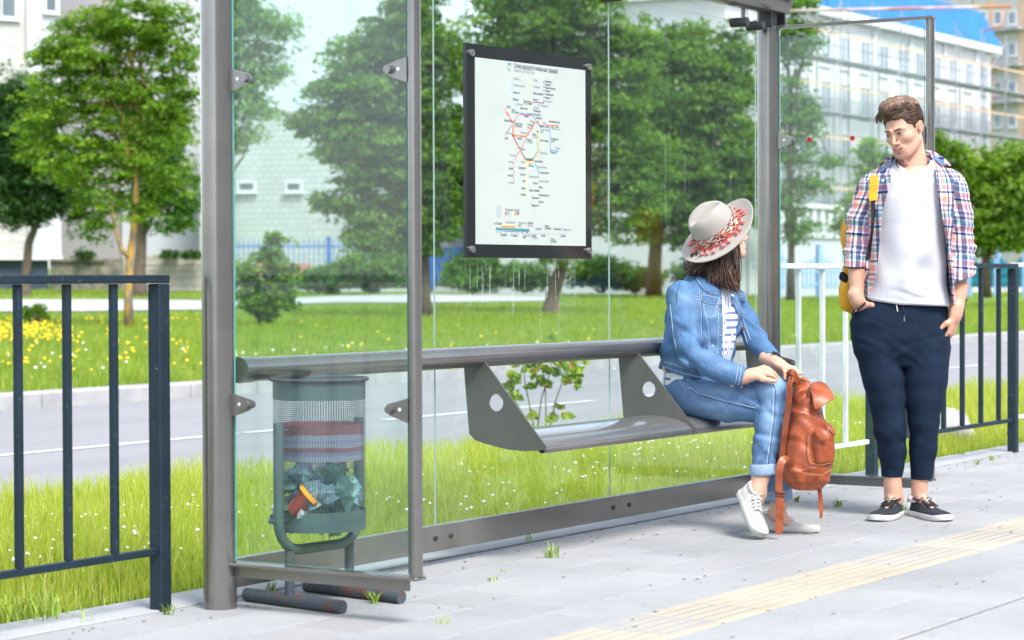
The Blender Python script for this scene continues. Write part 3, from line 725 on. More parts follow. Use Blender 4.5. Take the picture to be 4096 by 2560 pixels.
def leaves_np(rs, centers, radii, per, leaf, flat=.5, droop=.25, asp=.55):
    """clusters of rhombic leaves; returns V, F"""
    n = len(centers)*per
    c = np.repeat(centers, per, 0); r = np.repeat(radii, per)
    d = rs.normal(size=(n,3)); d /= np.linalg.norm(d, axis=1)[:,None]; q = rs.random(n)**.45
    p = c+d*(r*q)[:,None]*np.array([1,1,flat]); p[:,2] -= (np.hypot(p[:,0]-c[:,0], p[:,1]-c[:,1])**2/np.maximum(r,.01))*droop
    L = leaf*rs.uniform(.6,1.3,n)
    az = np.arctan2(d[:,1], d[:,0])+rs.normal(0,.8,n); pit = rs.normal(-.35,.45,n)
    ax = np.stack([np.cos(az)*np.cos(pit), np.sin(az)*np.cos(pit), np.sin(pit)],1)
    rl = rs.normal(0,.7,n); side = np.stack([-np.sin(az), np.cos(az), np.zeros(n)],1); up = np.cross(ax, side)
    side = side*np.cos(rl)[:,None]+up*np.sin(rl)[:,None]
    a = p-ax*(L/2)[:,None]; b = p+side*(L*asp/2)[:,None]; e = p+ax*(L/2)[:,None]; f = p-side*(L*asp/2)[:,None]
    V = np.stack([a,b,e,f],1).reshape(-1,3); F = np.arange(n*4).reshape(n,4)
    return V, F, p, np.repeat(np.arange(len(centers)), per)
def crown(name, parent, blobs, seed, leaf=.09, nclump=160, per=110, csize=.34, cols=((.055,.13,.018),(.13,.26,.03),(.20,.34,.05)), flat=.45, hole=.0, origin=None):
    rs = np.random.RandomState(seed); w = np.array([b[3]*b[4]*b[5] for b in blobs])**.8; w /= w.sum(); C = []
    for b, k in zip(blobs, w):
        m = max(3, int(nclump*k)); d = rs.normal(size=(m,3)); d /= np.linalg.norm(d,axis=1)[:,None]; q = rs.random(m)**.40
        C.append(np.array(b[:3])+d*q[:,None]*np.array(b[3:6]))
    C = np.concatenate(C); R = csize*rs.uniform(.5,1.5,len(C))
    V, F, p, ci = leaves_np(rs, C, R, per, leaf, flat)
    tone = rs.normal(0,.22,len(C))[ci]+rs.normal(0,.22,len(ci))+.42
    t = np.clip(tone,0,1)[:,None]; c0,c1,c2 = [np.array(c) for c in cols]
    col = np.where(t<.5, c0+(c1-c0)*t*2, c1+(c2-c1)*(t*2-1)); col = np.repeat(col,4,0)
    o = np.array(origin if origin is not None else (0,0,0)); 
    return mesh_np(name, V-o, F, LEAF, parent, colors=col), C
def limb(m, a, b, r0, r1, rs, n=5, wob=.08, seg=7):
    a, b = Vector(a), Vector(b); L = (b-a).length; P = [a]
    for i in range(1, n): 
        t = i/n; P.append(a.lerp(b, t)+Vector(rs.normal(0,1,3))*L*wob*.5)
    P.append(b); m.tube(P, [r0+(r1-r0)*i/n for i in range(n+1)], seg); return P
def px_blobs(lst, depth, thick=1.0, grow=1.0):
    """(px, py, half width px, half height px[, depth offset]) -> world ellipsoids at that depth"""
    s = KK/FOC*depth; out = []
    for b in lst:
        c = at(b[0], b[1], depth+(b[4] if len(b) > 4 else 0)); out.append((c.x,c.y,c.z,b[2]*s*.9,b[2]*s*.9*thick,b[3]*s))
    return out
def tree(name, base, trunk_px, depth, blobs, seed, label, group=None, cat='tree', r0=.12, bark=None, limbs=10, thick=1.0, **kw):
    base = Vector(base); t = empty(name, base, 0, label, cat, group); rs = np.random.RandomState(seed+7); gr = kw.pop('grow', 1.0)
    B = px_blobs([(q[0],q[1],q[2]*gr,q[3]*gr)+tuple(q[4:]) for q in blobs], depth, thick)
    o, C = crown('crown', t, B, seed, origin=base, **kw)
    m = MB(); P = [Vector((0,0,-.05))]+[at(x, y, depth)-base for x, y in trunk_px]
    n = len(P); m.tube(P, [r0*(1.25 if i == 0 else 1-.55*i/n) for i in range(n)], 10)
    top = P[-1]
    if limbs:
        idx = rs.choice(len(C), min(limbs, len(C)), replace=False)
        for i in idx:
            k = rs.randint(max(1, n-3), n); limb(m, P[k], Vector(C[i])-base, r0*.38, r0*.08, rs)
    m.build('trunk', bark or BARK, t, smooth=True); return t

# ---- young trees on the left
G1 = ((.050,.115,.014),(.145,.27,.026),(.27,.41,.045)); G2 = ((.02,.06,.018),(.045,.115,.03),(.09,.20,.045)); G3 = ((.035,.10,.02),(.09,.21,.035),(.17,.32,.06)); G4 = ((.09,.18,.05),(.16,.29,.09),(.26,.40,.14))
b = lawn_at(305,775)
tree('rowan_tree', b, [(303,700),(304,650),(308,600),(316,545),(321,470),(322,380),(318,250),(310,120)], 42.4,
     [(300,60,120,110),(200,110,110,100),(390,90,90,120),(130,230,90,80),(250,240,120,110),(385,270,90,120),(180,370,110,80),(300,380,90,70),(410,420,55,60),(240,480,70,70),(330,500,50,40),(120,140,60,50),(90,330,60,60),(440,180,45,90),(215,545,35,30)],
     1, 'bright green young tree with yellow lichen on its trunk, left of the shelter', 'young trees on the far lawn', r0=.085, bark=LICHEN, nclump=760, per=60, leaf=.085, csize=.24, cols=G1, limbs=26, flat=.4)
rt_ = bpy.data.objects['rowan_tree']; m = MB(); q = [at(x,y,42.35)-b for x, y in ((303,606),(288,590),(280,565),(272,540),(262,470))]; m.tube(q, [.05,.045,.04,.032,.02], 8); m.build('branch', LICHEN, rt_, smooth=True)
b2 = lawn_at(58,700)
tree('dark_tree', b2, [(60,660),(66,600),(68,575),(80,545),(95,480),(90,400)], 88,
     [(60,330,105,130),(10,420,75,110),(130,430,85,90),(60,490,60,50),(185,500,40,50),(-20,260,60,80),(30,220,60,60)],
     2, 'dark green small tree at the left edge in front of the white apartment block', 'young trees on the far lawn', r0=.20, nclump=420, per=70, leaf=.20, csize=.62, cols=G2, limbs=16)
b3 = lawn_at(330,700)
tree('broad_tree', b3, [(330,640),(334,570),(338,480),(345,380)], 86,
     [(370,330,90,150),(400,500,65,50),(440,440,35,60),(345,480,40,60),(300,260,60,60)],
     3, 'tree with a thick dark trunk behind the lichen covered young tree', 'young trees on the far lawn', r0=.26, nclump=230, per=60, leaf=.20, csize=.6, cols=G3, limbs=14)
# ---- trees seen through the shelter glass
b4 = lawn_at(560,720); b4 = Vector((b4.x, b4.y, b4.z))
tree('pale_tree', at(500,705,72), [(500,500),(520,300),(540,100)], 72, [(590,60,75,80),(640,150,45,60),(570,180,50,90),(610,260,45,50),(560,330,40,50),(660,60,50,50),(540,20,70,80)],
     4, 'pale sparse tree crown just right of the thick left shelter pole', 'trees behind the shelter glass', r0=.18, nclump=190, per=55, leaf=.17, csize=.5, cols=G4, limbs=18)
b5 = lawn_at(1005,750)
tree('lime_tree', b5, [(1004,700),(1002,600),(1000,480),(985,300),(980,120)], 52.3,
     [(960,70,110,110),(900,200,110,90),(1030,200,90,120),(860,330,120,80),(960,360,110,110),(1050,380,70,120),(860,460,85,70),(960,520,100,70),(790,220,70,40),(760,290,70,35),(770,480,45,22),(880,560,70,40),(1010,570,70,40),(830,130,60,50),(1100,470,60,80)],
     5, 'tall lime tree seen through the glass left of the route map, straight dark trunk', 'trees behind the shelter glass', r0=.15, nclump=1000, per=66, leaf=.13, csize=.36, cols=((.05,.12,.018),(.12,.23,.03),(.23,.38,.055)), limbs=22, flat=.35, grow=1.15)
b6 = lawn_at(1298,742)
tree('lime_tree', b6, [(1303,720),(1312,680),(1330,620),(1336,560),(1330,400),(1320,200)], 57.6,
     [(1240,30,130,110),(1380,60,110,130),(1180,140,90,110),(1350,210,120,120),(1470,200,90,110),(1250,300,110,110),(1420,330,100,90),(1150,420,80,100),(1300,470,110,90),(1440,470,90,80),(1530,400,70,90),(1180,540,70,50),(1330,590,50,40),(1500,110,70,70)],
     6, 'lime tree with a leaning dark trunk behind the route map', 'trees behind the shelter glass', r0=.20, nclump=1050, per=66, leaf=.14, csize=.40, cols=((.05,.12,.018),(.12,.23,.03),(.22,.37,.055)), limbs=22, flat=.35, grow=1.2)
tree('lime_tree', lawn_at(1545,697), [(1546,640),(1550,580),(1560,450),(1570,300)], 85,
     [(1590,200,110,120),(1700,250,80,100),(1560,330,90,70),(1660,380,110,80),(1560,470,100,60),(1700,470,80,70),(1640,540,80,40),(1500,540,60,30),(1750,150,50,90),(1760,400,50,100),(1640,110,70,60)],
     7, 'lime tree behind the woman in the hat, short trunk over the playground fence', 'trees behind the shelter glass', r0=.30, nclump=860, per=66, leaf=.20, csize=.58, cols=((.05,.12,.018),(.12,.23,.03),(.22,.37,.055)), limbs=20, flat=.35, grow=1.22)
tree('birch_tree', at(1868,705,70), [(1870,600),(1866,400),(1868,200)], 70,
     [(1880,100,55,70),(1930,70,30,30),(1870,230,50,60),(1920,270,45,50),(1880,350,55,40),(1925,430,55,30),(1870,470,35,50),(1890,540,45,35),(1960,380,30,25),(1880,10,60,40)],
     8, 'sparse light tree right of the rear shelter pole, behind the red dots', 'trees behind the shelter glass', r0=.12, nclump=210, per=46, leaf=.15, csize=.42, cols=G3, limbs=22)
tree('hazel_tree', at(2060,700,78), [(2060,620),(2055,520),(2050,420)], 78,
     [(2070,380,45,60),(2120,430,60,70),(2050,470,55,60),(2110,530,70,50),(2020,540,50,40),(2180,370,60,60),(2200,470,50,80),(2150,330,40,25)],
     9, 'light green bushy tree just left of the standing man', 'bushy trees at the right', r0=.12, nclump=260, per=60, leaf=.18, csize=.5, cols=((.06,.14,.02),(.14,.27,.04),(.26,.42,.07)), limbs=12)
tree('hazel_tree', at(2330,700,70), [(2330,620),(2335,520),(2330,430)], 70,
     [(2250,400,60,70),(2330,420,80,70),(2400,380,60,50),(2280,500,80,70),(2380,500,80,80),(2330,560,90,45),(2440,450,60,90),(2220,330,30,20),(2410,570,60,30),(2240,560,50,30)],
     10, 'dense green bushy tree to the right of the standing man', 'bushy trees at the right', r0=.14, nclump=430, per=70, leaf=.16, csize=.45, cols=((.06,.14,.018),(.15,.27,.03),(.28,.42,.06)), limbs=12)
def shrub(name, base, depth, blobs, seed, label, **kw):
    base = Vector(base); t = empty(name, base, 0, label, 'shrub', kw.pop('group', None)); rs = np.random.RandomState(seed)
    stem = kw.pop('stem', .012); ns = kw.pop('ns', 12)
    o, C = crown('foliage', t, px_blobs(blobs, depth), seed, origin=base, **kw)
    m = MB()
    for i in range(ns):
        c = Vector(C[rs.randint(len(C))])-base; a = Vector((rs.normal(0,.08), rs.normal(0,.08), -.03)); limb(m, a, c, stem, stem*.4, rs, 4, .05, 5)
    m.build('stem', BARK, t, smooth=True); return t
bb = lawn_at(630,770)
shrub('maple_shrub', bb, 44.4, [(625,700,60,42),(600,650,40,35),(660,650,42,40),(640,600,40,30),(655,565,22,22),(590,700,35,35),(680,700,30,30),(630,740,25,25)], 21,
      'small leafy maple shrub on the far lawn beside the thick left pole', leaf=.11, nclump=200, per=32, csize=.20, cols=G1, stem=.02)
bb = lawn_at(85,776)
shrub('maple_shrub', bb, 43.5, [(85,750,26,22),(70,735,18,14),(95,730,14,12)], 22, 'tiny shrub on the far lawn behind the left fence bars', leaf=.09, nclump=46, per=26, csize=.14, cols=G1, ns=6)
for i, (x, y, w, h, lab) in enumerate(((775,655,60,30,'low dark shrub behind the blue fence posts, left one'),(880,630,90,55,'wide shrub clump under the lime tree left of the route map'),(1120,640,70,40,'shrub under the route map in front of the blue fence'),(1240,650,60,26,'low shrub left of the leaning lime trunk'),(1420,640,70,34,'shrub between the leaning trunk and the woman, behind the glass'),(1500,655,60,22,'low shrub at the foot of the third lime tree'),(1660,640,70,36,'shrub behind the woman in the hat'))):
    d = 92; shrub('fence_shrub', at(x, 690, d), d, [(x,y,w,h),(x-w*.5,y+5,w*.5,h*.6),(x+w*.6,y+4,w*.4,h*.7)], 30+i, lab, group='shrubs along the blue fence', leaf=.22, nclump=90, per=50, csize=.55, cols=G3, stem=.03)
# maple shoots in the verge right behind the bench
base = ground_at(1280,1015)+Vector((0,0,0)); dd = (base-Vector((0,0,CAM_H))).dot(_fw)
sp = empty('maple_shoots', base, 0, 'thin maple shoots with yellow green leaves growing behind the bench', 'sapling')
rs = np.random.RandomState(5); m = MB(); LV = []; tips = []
for pts in (((1262,1012),(1252,960),(1240,900),(1238,860)),((1290,1012),(1290,960),(1288,900),(1280,865)),((1300,1010),(1312,950),(1330,900),(1322,860)),((1270,1012),(1280,940),(1300,880),(1312,800)),((1255,1010),(1230,970),(1206,930))):
    o_ = rs.uniform(-.12,.12); P = [at(x,y,dd+o_*(i/3.))-base for i,(x,y) in enumerate(pts)]; m.tube(P, [.0055,.005,.004,.003][:len(P)], 6)
    for k in range(len(P)-1):
        for t_ in (.3,.7,1): tips.append((P[k].lerp(P[k+1], t_), k))
m.build('stem', basic('green_stem', (.16,.17,.05), .7, var=.2), sp, smooth=True)
C = []
for (x, y, r) in ((1240,865,28),(1215,885,22),(1200,915,16),(1270,850,26),(1300,880,32),(1335,870,30),(1350,900,20),(1325,845,18),(1295,815,10),(1305,798,7),(1360,870,14),(1220,930,16),(1262,985,12),(1300,985,12),(1345,985,10),(1320,960,8),(1282,905,14),(1255,905,12)):
    for k in range(max(2, int(r/3.2))): C.append(at(x+rs.normal(0,r*.55), y+rs.normal(0,r*.4), dd+rs.normal(0,.08))-base)
V, F, p, ci = leaves_np(rs, np.array([tuple(c) for c in C]), np.full(len(C), .035), 7, .055, .5, asp=.9)
tt = np.clip(rs.normal(.5,.25,len(ci)),0,1)[:,None]; col = np.array((.10,.20,.02))+(np.array((.34,.44,.05))-np.array((.10,.20,.02)))*tt
red_ = rs.random(len(ci)) < .07; col[red_] = (.38,.22,.05); mesh_np('foliage', V, F, LEAF, sp, colors=np.repeat(col,4,0))

# ================================================================== grass
def blades(name, n, area, h, w, seed, cols, zf=None, label=None, lean=.35, dens=None, kind='stuff', hvar=None):
    rs = np.random.RandomState(seed); x = rs.uniform(area[0],area[1],n); y = rs.uniform(area[2],area[3],n)
    if dens is not None: k = dens(x, y, rs); x, y = x[k], y[k]; n = len(x)
    z = np.zeros(n) if zf is None else zf(x, y)
    H = h*rs.uniform(.45,1.25,n)
    if hvar is not None: H *= hvar(x, y, rs)
    W = w*rs.uniform(.6,1.3,n); az = rs.uniform(0,2*np.pi,n); la = rs.uniform(0,2*np.pi,n); ln = np.abs(rs.normal(0,lean,n))*H
    s = np.stack([np.cos(az)*W/2, np.sin(az)*W/2, np.zeros(n)],1); B = np.stack([x,y,z-.01],1)
    d = np.stack([np.cos(la)*ln, np.sin(la)*ln, np.zeros(n)],1); up = np.array([0,0,1.])
    p0 = B-s; p1 = B+s; mid = B+d*.35+up*(H*.6)[:,None]; p2 = mid+s*.7; p3 = mid-s*.7; tp = B+d+up*(H*np.sqrt(np.clip(1-(ln/H)**2*.4,.2,1)))[:,None]
    p4 = tp+s*.12; p5 = tp-s*.12
    V = np.stack([p0,p1,p2,p3,p4,p5],1).reshape(-1,3); i = np.arange(n)[:,None]*6
    F = np.concatenate([i+np.array([[0,1,2,3]]), i+np.array([[3,2,4,5]])],1).reshape(-1,4)
    cs = np.array(cols); t = np.clip(rs.beta(2,2,n),0,1)[:,None]; nz = np.sin(x*1.7+y*.9)*np.cos(y*2.3-x*.6)*.18; t = np.clip(t+nz[:,None],0,1)
    c = cs[0]+(cs[1]-cs[0])*t; dry = rs.random(n) < .10; c[dry] = cs[2]
    o = mesh_np(name, V, F, LEAF, colors=np.repeat(c,6,0)); tag(o, label, 'grass' if label else None, None, kind); return o
# only where the picture or a step to the side can see it
def frus(mg):
    def f(x, y, rs):
        dx = x*_r.x+y*_r.y; dz = x*_fw.x+y*_fw.y; return (np.abs(dx) < (dz*.2205+mg)) & (dz > 2)
    return f
PATHS = [[(-80,706),(475,707),(640,705),(800,697),(1300,690),(1300,716),(1000,722),(640,728),(475,739),(-80,744)],[(680,683),(1800,688),(2500,683),(2500,693),(1800,698),(680,692)]]
def off_path(x, y):
    ok = np.ones(len(x), bool)
    for P in PATHS:
        q = [lawn_at(*p) for p in P]; ins = np.zeros(len(x), bool)
        for a, b in zip(q, q[1:]+q[:1]):
            c = ((a.y > y) != (b.y > y)); ins ^= c & (x < (b.x-a.x)*(y-a.y)/((b.y-a.y) or 1e-9)+a.x)
        ok &= ~ins
    return ok
VERGE = ((.26,.33,.055),(.52,.56,.12),(.56,.50,.24))
def vh(x, y, rs): return .55+.75*np.clip((y-5.0)/.5,0,1)*(.75+.5*np.sin(x*2.1+np.sin(y*3.1)*1.5)**2)
blades('verge_grass', 250000, (3.5,30,4.95,7.42), .112, .006, 1, VERGE, label='tall bright clover grass between the pavement and the road', dens=lambda x,y,rs: frus(.6)(x,y,rs) & (rs.random(len(x)) < np.clip(9/np.hypot(x,y),.15,1)**1.3), hvar=vh)
def lz(x, y): return np.maximum(0, LAWN_S*(y-LAWN_Y))
LAWNC = ((.14,.22,.025),(.33,.42,.07),(.40,.38,.14))
blades('lawn_grass', 260000, (13,75,14.62,34), .12, .014, 2, LAWNC, zf=lz, label='uneven green lawn across the road', dens=lambda x,y,rs: frus(1.5)(x,y,rs) & (rs.random(len(x)) < np.clip(24/np.hypot(x,y),.1,1)**1.2))
blades('meadow_grass', 120000, (30,150,33,75), .11, .035, 3, LAWNC, zf=lz, label='distant lawn under the trees and along the path', dens=lambda x,y,rs: frus(3)(x,y,rs) & off_path(x,y) & (rs.random(len(x)) < np.clip(55/np.hypot(x,y),.2,1)))
def flowers(name, pts, r, mat, label, stalk=True):
    V=[];F=[];rs=np.random.RandomState(4); ico=[]
    m = MB()
    for (x,y,z,s) in pts: m.ball((x,y,z), (r*s,r*s,r*s*.85), 7, 5)
    o = m.build(name, mat, smooth=True); tag(o, label, 'flowers', None, 'stuff')
rs = np.random.RandomState(8); P = []
for i in range(900):
    x = rs.uniform(3.6,14); y = rs.uniform(4.98,6.3); 
    if math.sin(x*2.3+1)*math.sin(y*3.7+x) < -.1 and rs.random() < .75: continue
    if rs.random() < (.55 if x < 6.2 or x > 7.2 else .3): continue
    P.append((x,y,rs.uniform(.08,.15),rs.uniform(.5,1.1)))
flowers('clover_flowers', P, .0082, basic('clover_white', (.78,.76,.66), .8, var=.15, scale=60, bump=.5, bscale=300), 'white clover heads dotted through the verge grass')
P = []
for i in range(2600):
    px = rs.uniform(-10,480) if rs.random() < .5 else rs.uniform(480,1600); py = rs.uniform(765,900)
    if px < 170 and py > 780 and py < 830: pass
    elif rs.random() < (.92 if px < 480 else .975): continue
    q = lawn_at(px, py); P.append((q.x,q.y,q.z+rs.uniform(.10,.2),rs.uniform(.6,1.3)))
for i in range(150):
    q = lawn_at(rs.normal(0,60), rs.normal(802,13)); P.append((q.x,q.y,q.z+rs.uniform(.12,.22),rs.uniform(.7,1.4)))
flowers('yellow_flowers', P, .020, basic('buttercup', (.80,.58,.02), .7, var=.15), 'yellow meadow flowers on the far lawn')
P = [(q.x,q.y,q.z+.13,rs.uniform(.6,1.2)) for q in [lawn_at(rs.uniform(0,1500), rs.uniform(830,905)) for i in range(70)]]
flowers('white_flowers', P, .018, MATS['clover_white'], 'white clover heads on the far lawn')
# weeds in the joints
def weed(px, py, n, h, seed, lab, spread=.03):
    g = ground_at(px, py); rs = np.random.RandomState(seed); m = MB()
    for i in range(n):
        a = rs.uniform(0,6.28); l = h*rs.uniform(.5,1.1); k = rs.uniform(.3,1.0)*l; w = .0022
        o_ = Vector((rs.normal(0,spread*.3), rs.normal(0,spread*.3), 0)); d = Vector((math.cos(a), math.sin(a), 0)); s_ = Vector((-d.y,d.x,0))*w
        p1 = o_+d*k*.45+Vector((0,0,l*.6)); p2 = o_+d*k+Vector((0,0,l*.75))
        m.quad(o_-s_, o_+s_, p1+s_*.8, p1-s_*.8); m.quad(p1-s_*.8, p1+s_*.8, p2+s_*.1, p2-s_*.1)
    o = m.build('weed', basic('weed_green', (.24,.36,.04), .7, var=.4, scale=30)); o.location = g
    if spread > .1: tag(o, lab, 'grass', None, 'stuff')
    else: tag(o, lab, 'weed', 'weeds in the paving joints')
for i, a in enumerate(((1300,1318,26,.075,'spiky grass tuft in the paving below the bench'),(1252,1281,4,.14,'tall thin grass stalk beside the bottom rail under the bench'),(1133,1285,7,.04,'small weed at the bottom rail right of the slim post'),(1163,1372,10,.018,'tiny weed in a paving joint below the bench, nearest the camera'),
    (885,1425,22,.05,'pale weed growing at the end of the rear bin foot'),(640,1398,16,.045,'weed between the bin feet and the left pole'),(395,1452,16,.05,'weed at the foot of the navy fence post'),(1980,1197,18,.045,'grass tuft between the backpack strap and the man'),(2130,1205,12,.04,'weed between the standing man\'s shoes'),
    (2275,1075,12,.05,'weed in the paving near the far fence, left of three'),(2310,1098,10,.04,'weed in the paving near the far fence, middle of three'),(2345,1088,12,.05,'weed in the paving near the far fence, right of three'),(1045,1473,8,.03,'faint weed in the paving near the bottom edge of the picture'),(1885,1186,14,.04,'yellowish weed behind the backpack'),(1190,1350,6,.015,'tiny sprout in the paving left of the spiky grass tuft'))):
    weed(a[0], a[1], a[2], a[3], 50+i, a[4])
weed(70,1462,90,.10,70,'dry grass clump spilling over the border kerb at the lower left', .22)
# pale rock by the fence
g = ground_at(2345,1042); m = MB(); m.ball((0,0,.05), (.30,.20,.15), 24, 14)
m.v = [tuple(Vector(v)*(1+.55*mnoise.noise(Vector(v)*6)+.10*mnoise.noise(Vector(v)*24))) for v in m.v]
o = m.build('boulder', basic('pale_rock', (.42,.41,.39), .9, var=.25, scale=8, bump=.8, bscale=40, bdist=.01), smooth=True); o.location = g+Vector((0,.30,-.02)); tag(o, 'pale rock in the verge grass behind the far fence', 'rock')
g = ground_at(1975,1128); m = MB(); m.ball((0,0,.03), (.10,.06,.05), 14, 9); m.v = [tuple(Vector(v)*(1+.4*mnoise.noise(Vector(v)*20))) for v in m.v]
o = m.build('stone', MATS['pale_rock'], smooth=True); o.location = wall_at(1940,1110,5.05)-Vector((0,0,.03)); o.location.z = 0; tag(o, 'small pale stone in the grass behind the right side glass', 'stone')

# ================================================================== paths and kerb beyond the lawn
def sheet(name, pix, lift, mat):
    m = MB(); n = len(pix)//2
    top, bot = pix[:n], pix[n:][::-1]
    T = [lawn_at(*p)+Vector((0,0,lift)) for p in top]; B = [lawn_at(*p)+Vector((0,0,lift)) for p in bot]
    for i in range(n-1): m.quad(B[i], B[i+1], T[i+1], T[i])
    o = m.build(name, mat); tag(o, kind='structure')
pathm = basic('path_concrete', (.42,.42,.41), .9, var=.08, scale=.5)
sheet('footpath', [(-80,709),(200,709),(475,710),(640,708),(800,700),(1000,696),(1300,694),(1300,712),(1000,716),(800,716),(640,722),(475,733),(200,737),(-80,738)], .02, pathm)
def wallstrip(name, a, b, h, th, mat, label=None, cat=None, kind=None):
    a, b = Vector(a), Vector(b); d = (b-a); d.z = 0; L = d.length; u = d.normalized(); nrm = Vector((u.y,-u.x,0)); m = MB()
    vs = [a-nrm*th/2, b-nrm*th/2, b+nrm*th/2, a+nrm*th/2]; vs = [v+Vector((0,0,-.2)) for v in vs]+[v+Vector((0,0,h)) for v in vs]
    m.add(vs, [(0,3,2,1),(4,5,6,7),(0,1,5,4),(1,2,6,5),(2,3,7,6),(3,0,4,7)]); o = m.build(name, mat); tag(o, label, cat, None, kind); return o
wallstrip('kerb', lawn_at(690,687), lawn_at(1800,693), .22, .3, basic('path_kerb', (.50,.50,.49), .9, var=.06), kind='structure')
wallstrip('kerb', lawn_at(1830,694), lawn_at(2500,688), .28, .4, MATS['path_kerb'], kind='structure')

# ================================================================== buildings
class Facade:
    """vertical wall plane between two plan points; boxes are cut on it in metres read from the photograph"""
    def __init__(s, xa, da, xb, db):
        a = at(xa, 657, da); b = at(xb, 657, db); s.a = Vector((a.x,a.y,0)); s.u = Vector((b.x-a.x,b.y-a.y,0)).normalized(); s.n = Vector((s.u.y,-s.u.x,0))
        if s.n.dot(_fw) > 0: s.n = -s.n
    def uz(s, x, y):
        d = ray(x, y); t = (s.a-Vector((0,0,CAM_H))).dot(s.n)/d.dot(s.n); p = Vector((0,0,CAM_H))+d*t; return (p-s.a).dot(s.u), p.z
    def box(s, m, u0, u1, z0, z1, out0, out1, base):
        vs = []
        for o in (out0, out1):
            for u, z in ((u0,z0),(u1,z0),(u1,z1),(u0,z1)): vs.append(s.a+s.u*u+s.n*o+Vector((0,0,z))-base)
        m.add(vs, [(0,1,2,3),(7,6,5,4),(0,4,5,1),(1,5,6,2),(2,6,7,3),(3,7,4,0)])
    def px(s, m, x0, y0, x1, y1, out0, out1, base):
        xm = (x0+x1)/2; ym = (y0+y1)/2
        u0 = s.uz(x0, ym)[0]; u1 = s.uz(x1, ym)[0]; z1 = s.uz(xm, y0)[1]; z0 = s.uz(xm, y1)[1]
        s.box(m, u0, u1, z0, z1, out0, out1, base); return (u0, u1, z0, z1)
def brickish(name, c1, c2, mortar, sx, sz, uvec=None):
    t = NT(name); v = t.coord('Object'); sp_ = t.n('SeparateXYZ'); t.put(sp_.inputs[0], v)
    u = t.math('ADD', t.math('MULTIPLY', sp_.outputs[0], uvec[0]), t.math('MULTIPLY', sp_.outputs[1], uvec[1]))
    cb = t.n('CombineXYZ'); t.put(cb.inputs[0], u); t.put(cb.inputs[1], sp_.outputs[2])
    b = t.n('TexBrick'); t.put(b.inputs[0], cb.outputs[0]); b.inputs['Color1'].default_value = c1+(1,); b.inputs['Color2'].default_value = c2+(1,); b.inputs['Mortar'].default_value = mortar+(1,)
    b.inputs['Scale'].default_value = 1; b.inputs['Brick Width'].default_value = sx; b.inputs['Row Height'].default_value = sz; b.inputs['Mortar Size'].default_value = .018; b.inputs['Mortar Smooth'].default_value = .3
    nz = t.ramp(t.noise(v, .5, 5, .6), [(.3,.9),(.7,1.06)]); t.set(Base_Color=t.mix(1.0, b.outputs[0], nz, 'MULTIPLY'), Roughness=.85); MATS[name] = t.m; return t.m
WGL = basic('window_glass', (.06,.09,.10), .1, var=.5, scale=.8, spec=.8); WFR = basic('window_frame', (.60,.61,.62), .5, var=.05)
def window(f, par, base, x0, y0, x1, y1, fr=.09, mull=1, out=.03, glass=None):
    m = MB(); u0,u1,z0,z1 = f.px(m, x0, y0, x1, y1, out-.02, out, base); w = m.build('window', glass or WGL, par)
    m = MB()
    for a in ((u0-fr,u1+fr,z1,z1+fr),(u0-fr,u1+fr,z0-fr,z0),(u0-fr,u0,z0,z1),(u1,u1+fr,z0,z1)): f.box(m, a[0],a[1],a[2],a[3], 0, out+.06, base)
    for k in range(mull): uu = u0+(u1-u0)*(k+1)/(mull+1); f.box(m, uu-.035, uu+.035, z0, z1, out, out+.03, base)
    m.build('frame', WFR, w); m = MB(); f.box(m, u0-fr*1.6, u1+fr*1.6, z0-fr-.06, z0-fr, 0, out+.18, base); m.build('sill', WFR, w); return w
# 1 apartment block, far left
f = Facade(-200,100,143,104); base = Vector(f.a); e = empty('apartment_building', base, 0, 'white apartment block with a dark plinth at the far left', 'building')
wb = brickish('white_brick', (.44,.43,.41), (.48,.47,.45), (.33,.32,.31), .9, .30, (f.u.x,f.u.y)); pl_ = basic('pale_render', (.47,.49,.51), .85, var=.05, scale=.4)
m = MB(); f.px(m, -200, -320, 64, 612, -9, 0, base); w = m.build('wall', wb, e)
m = MB(); f.px(m, 64.3, -320, 141, 612, -9, .06, base); m.build('wall', pl_, e)
m = MB(); f.px(m, 60, -320, 67, 612, .07, .16, base); m.build('downpipe', basic('pipe_grey', (.45,.46,.47), .5, var=.1), e)
m = MB(); f.px(m, -200, 613, 118, 690, -9, -.15, base); m.build('plinth', basic('dark_plinth', (.03,.045,.07), .7, var=.4, scale=.8), e)
m = MB(); f.px(m, -200, 606, 143, 614, -1, .25, base); m.build('ledge', WFR, e)
window(f, e, base, -30, -60, 34, 38, fr=.14, mull=1); window(f, e, base, 106, -60, 128, 26, fr=.12, mull=0, out=.1); window(f, e, base, -190, -60, -110, 38, fr=.14)
m = MB(); f.px(m, -45, 688, 105, 700, 1.2, 3.0, base); m.build('step', pathm, e)
# 2 long pale wall behind
f = Facade(136,110,640,112); base = Vector(f.a); e = empty('grey_building', base, 0, 'long pale grey rendered building wall behind the young trees', 'building')
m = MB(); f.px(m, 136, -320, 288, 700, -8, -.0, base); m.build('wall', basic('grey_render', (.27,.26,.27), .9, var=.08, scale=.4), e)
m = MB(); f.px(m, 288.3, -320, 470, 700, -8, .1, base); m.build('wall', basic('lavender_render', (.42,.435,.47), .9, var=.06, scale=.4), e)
m = MB(); f.px(m, 286, -320, 291, 700, .11, .2, base); m.build('downpipe', MATS['pipe_grey'], e)
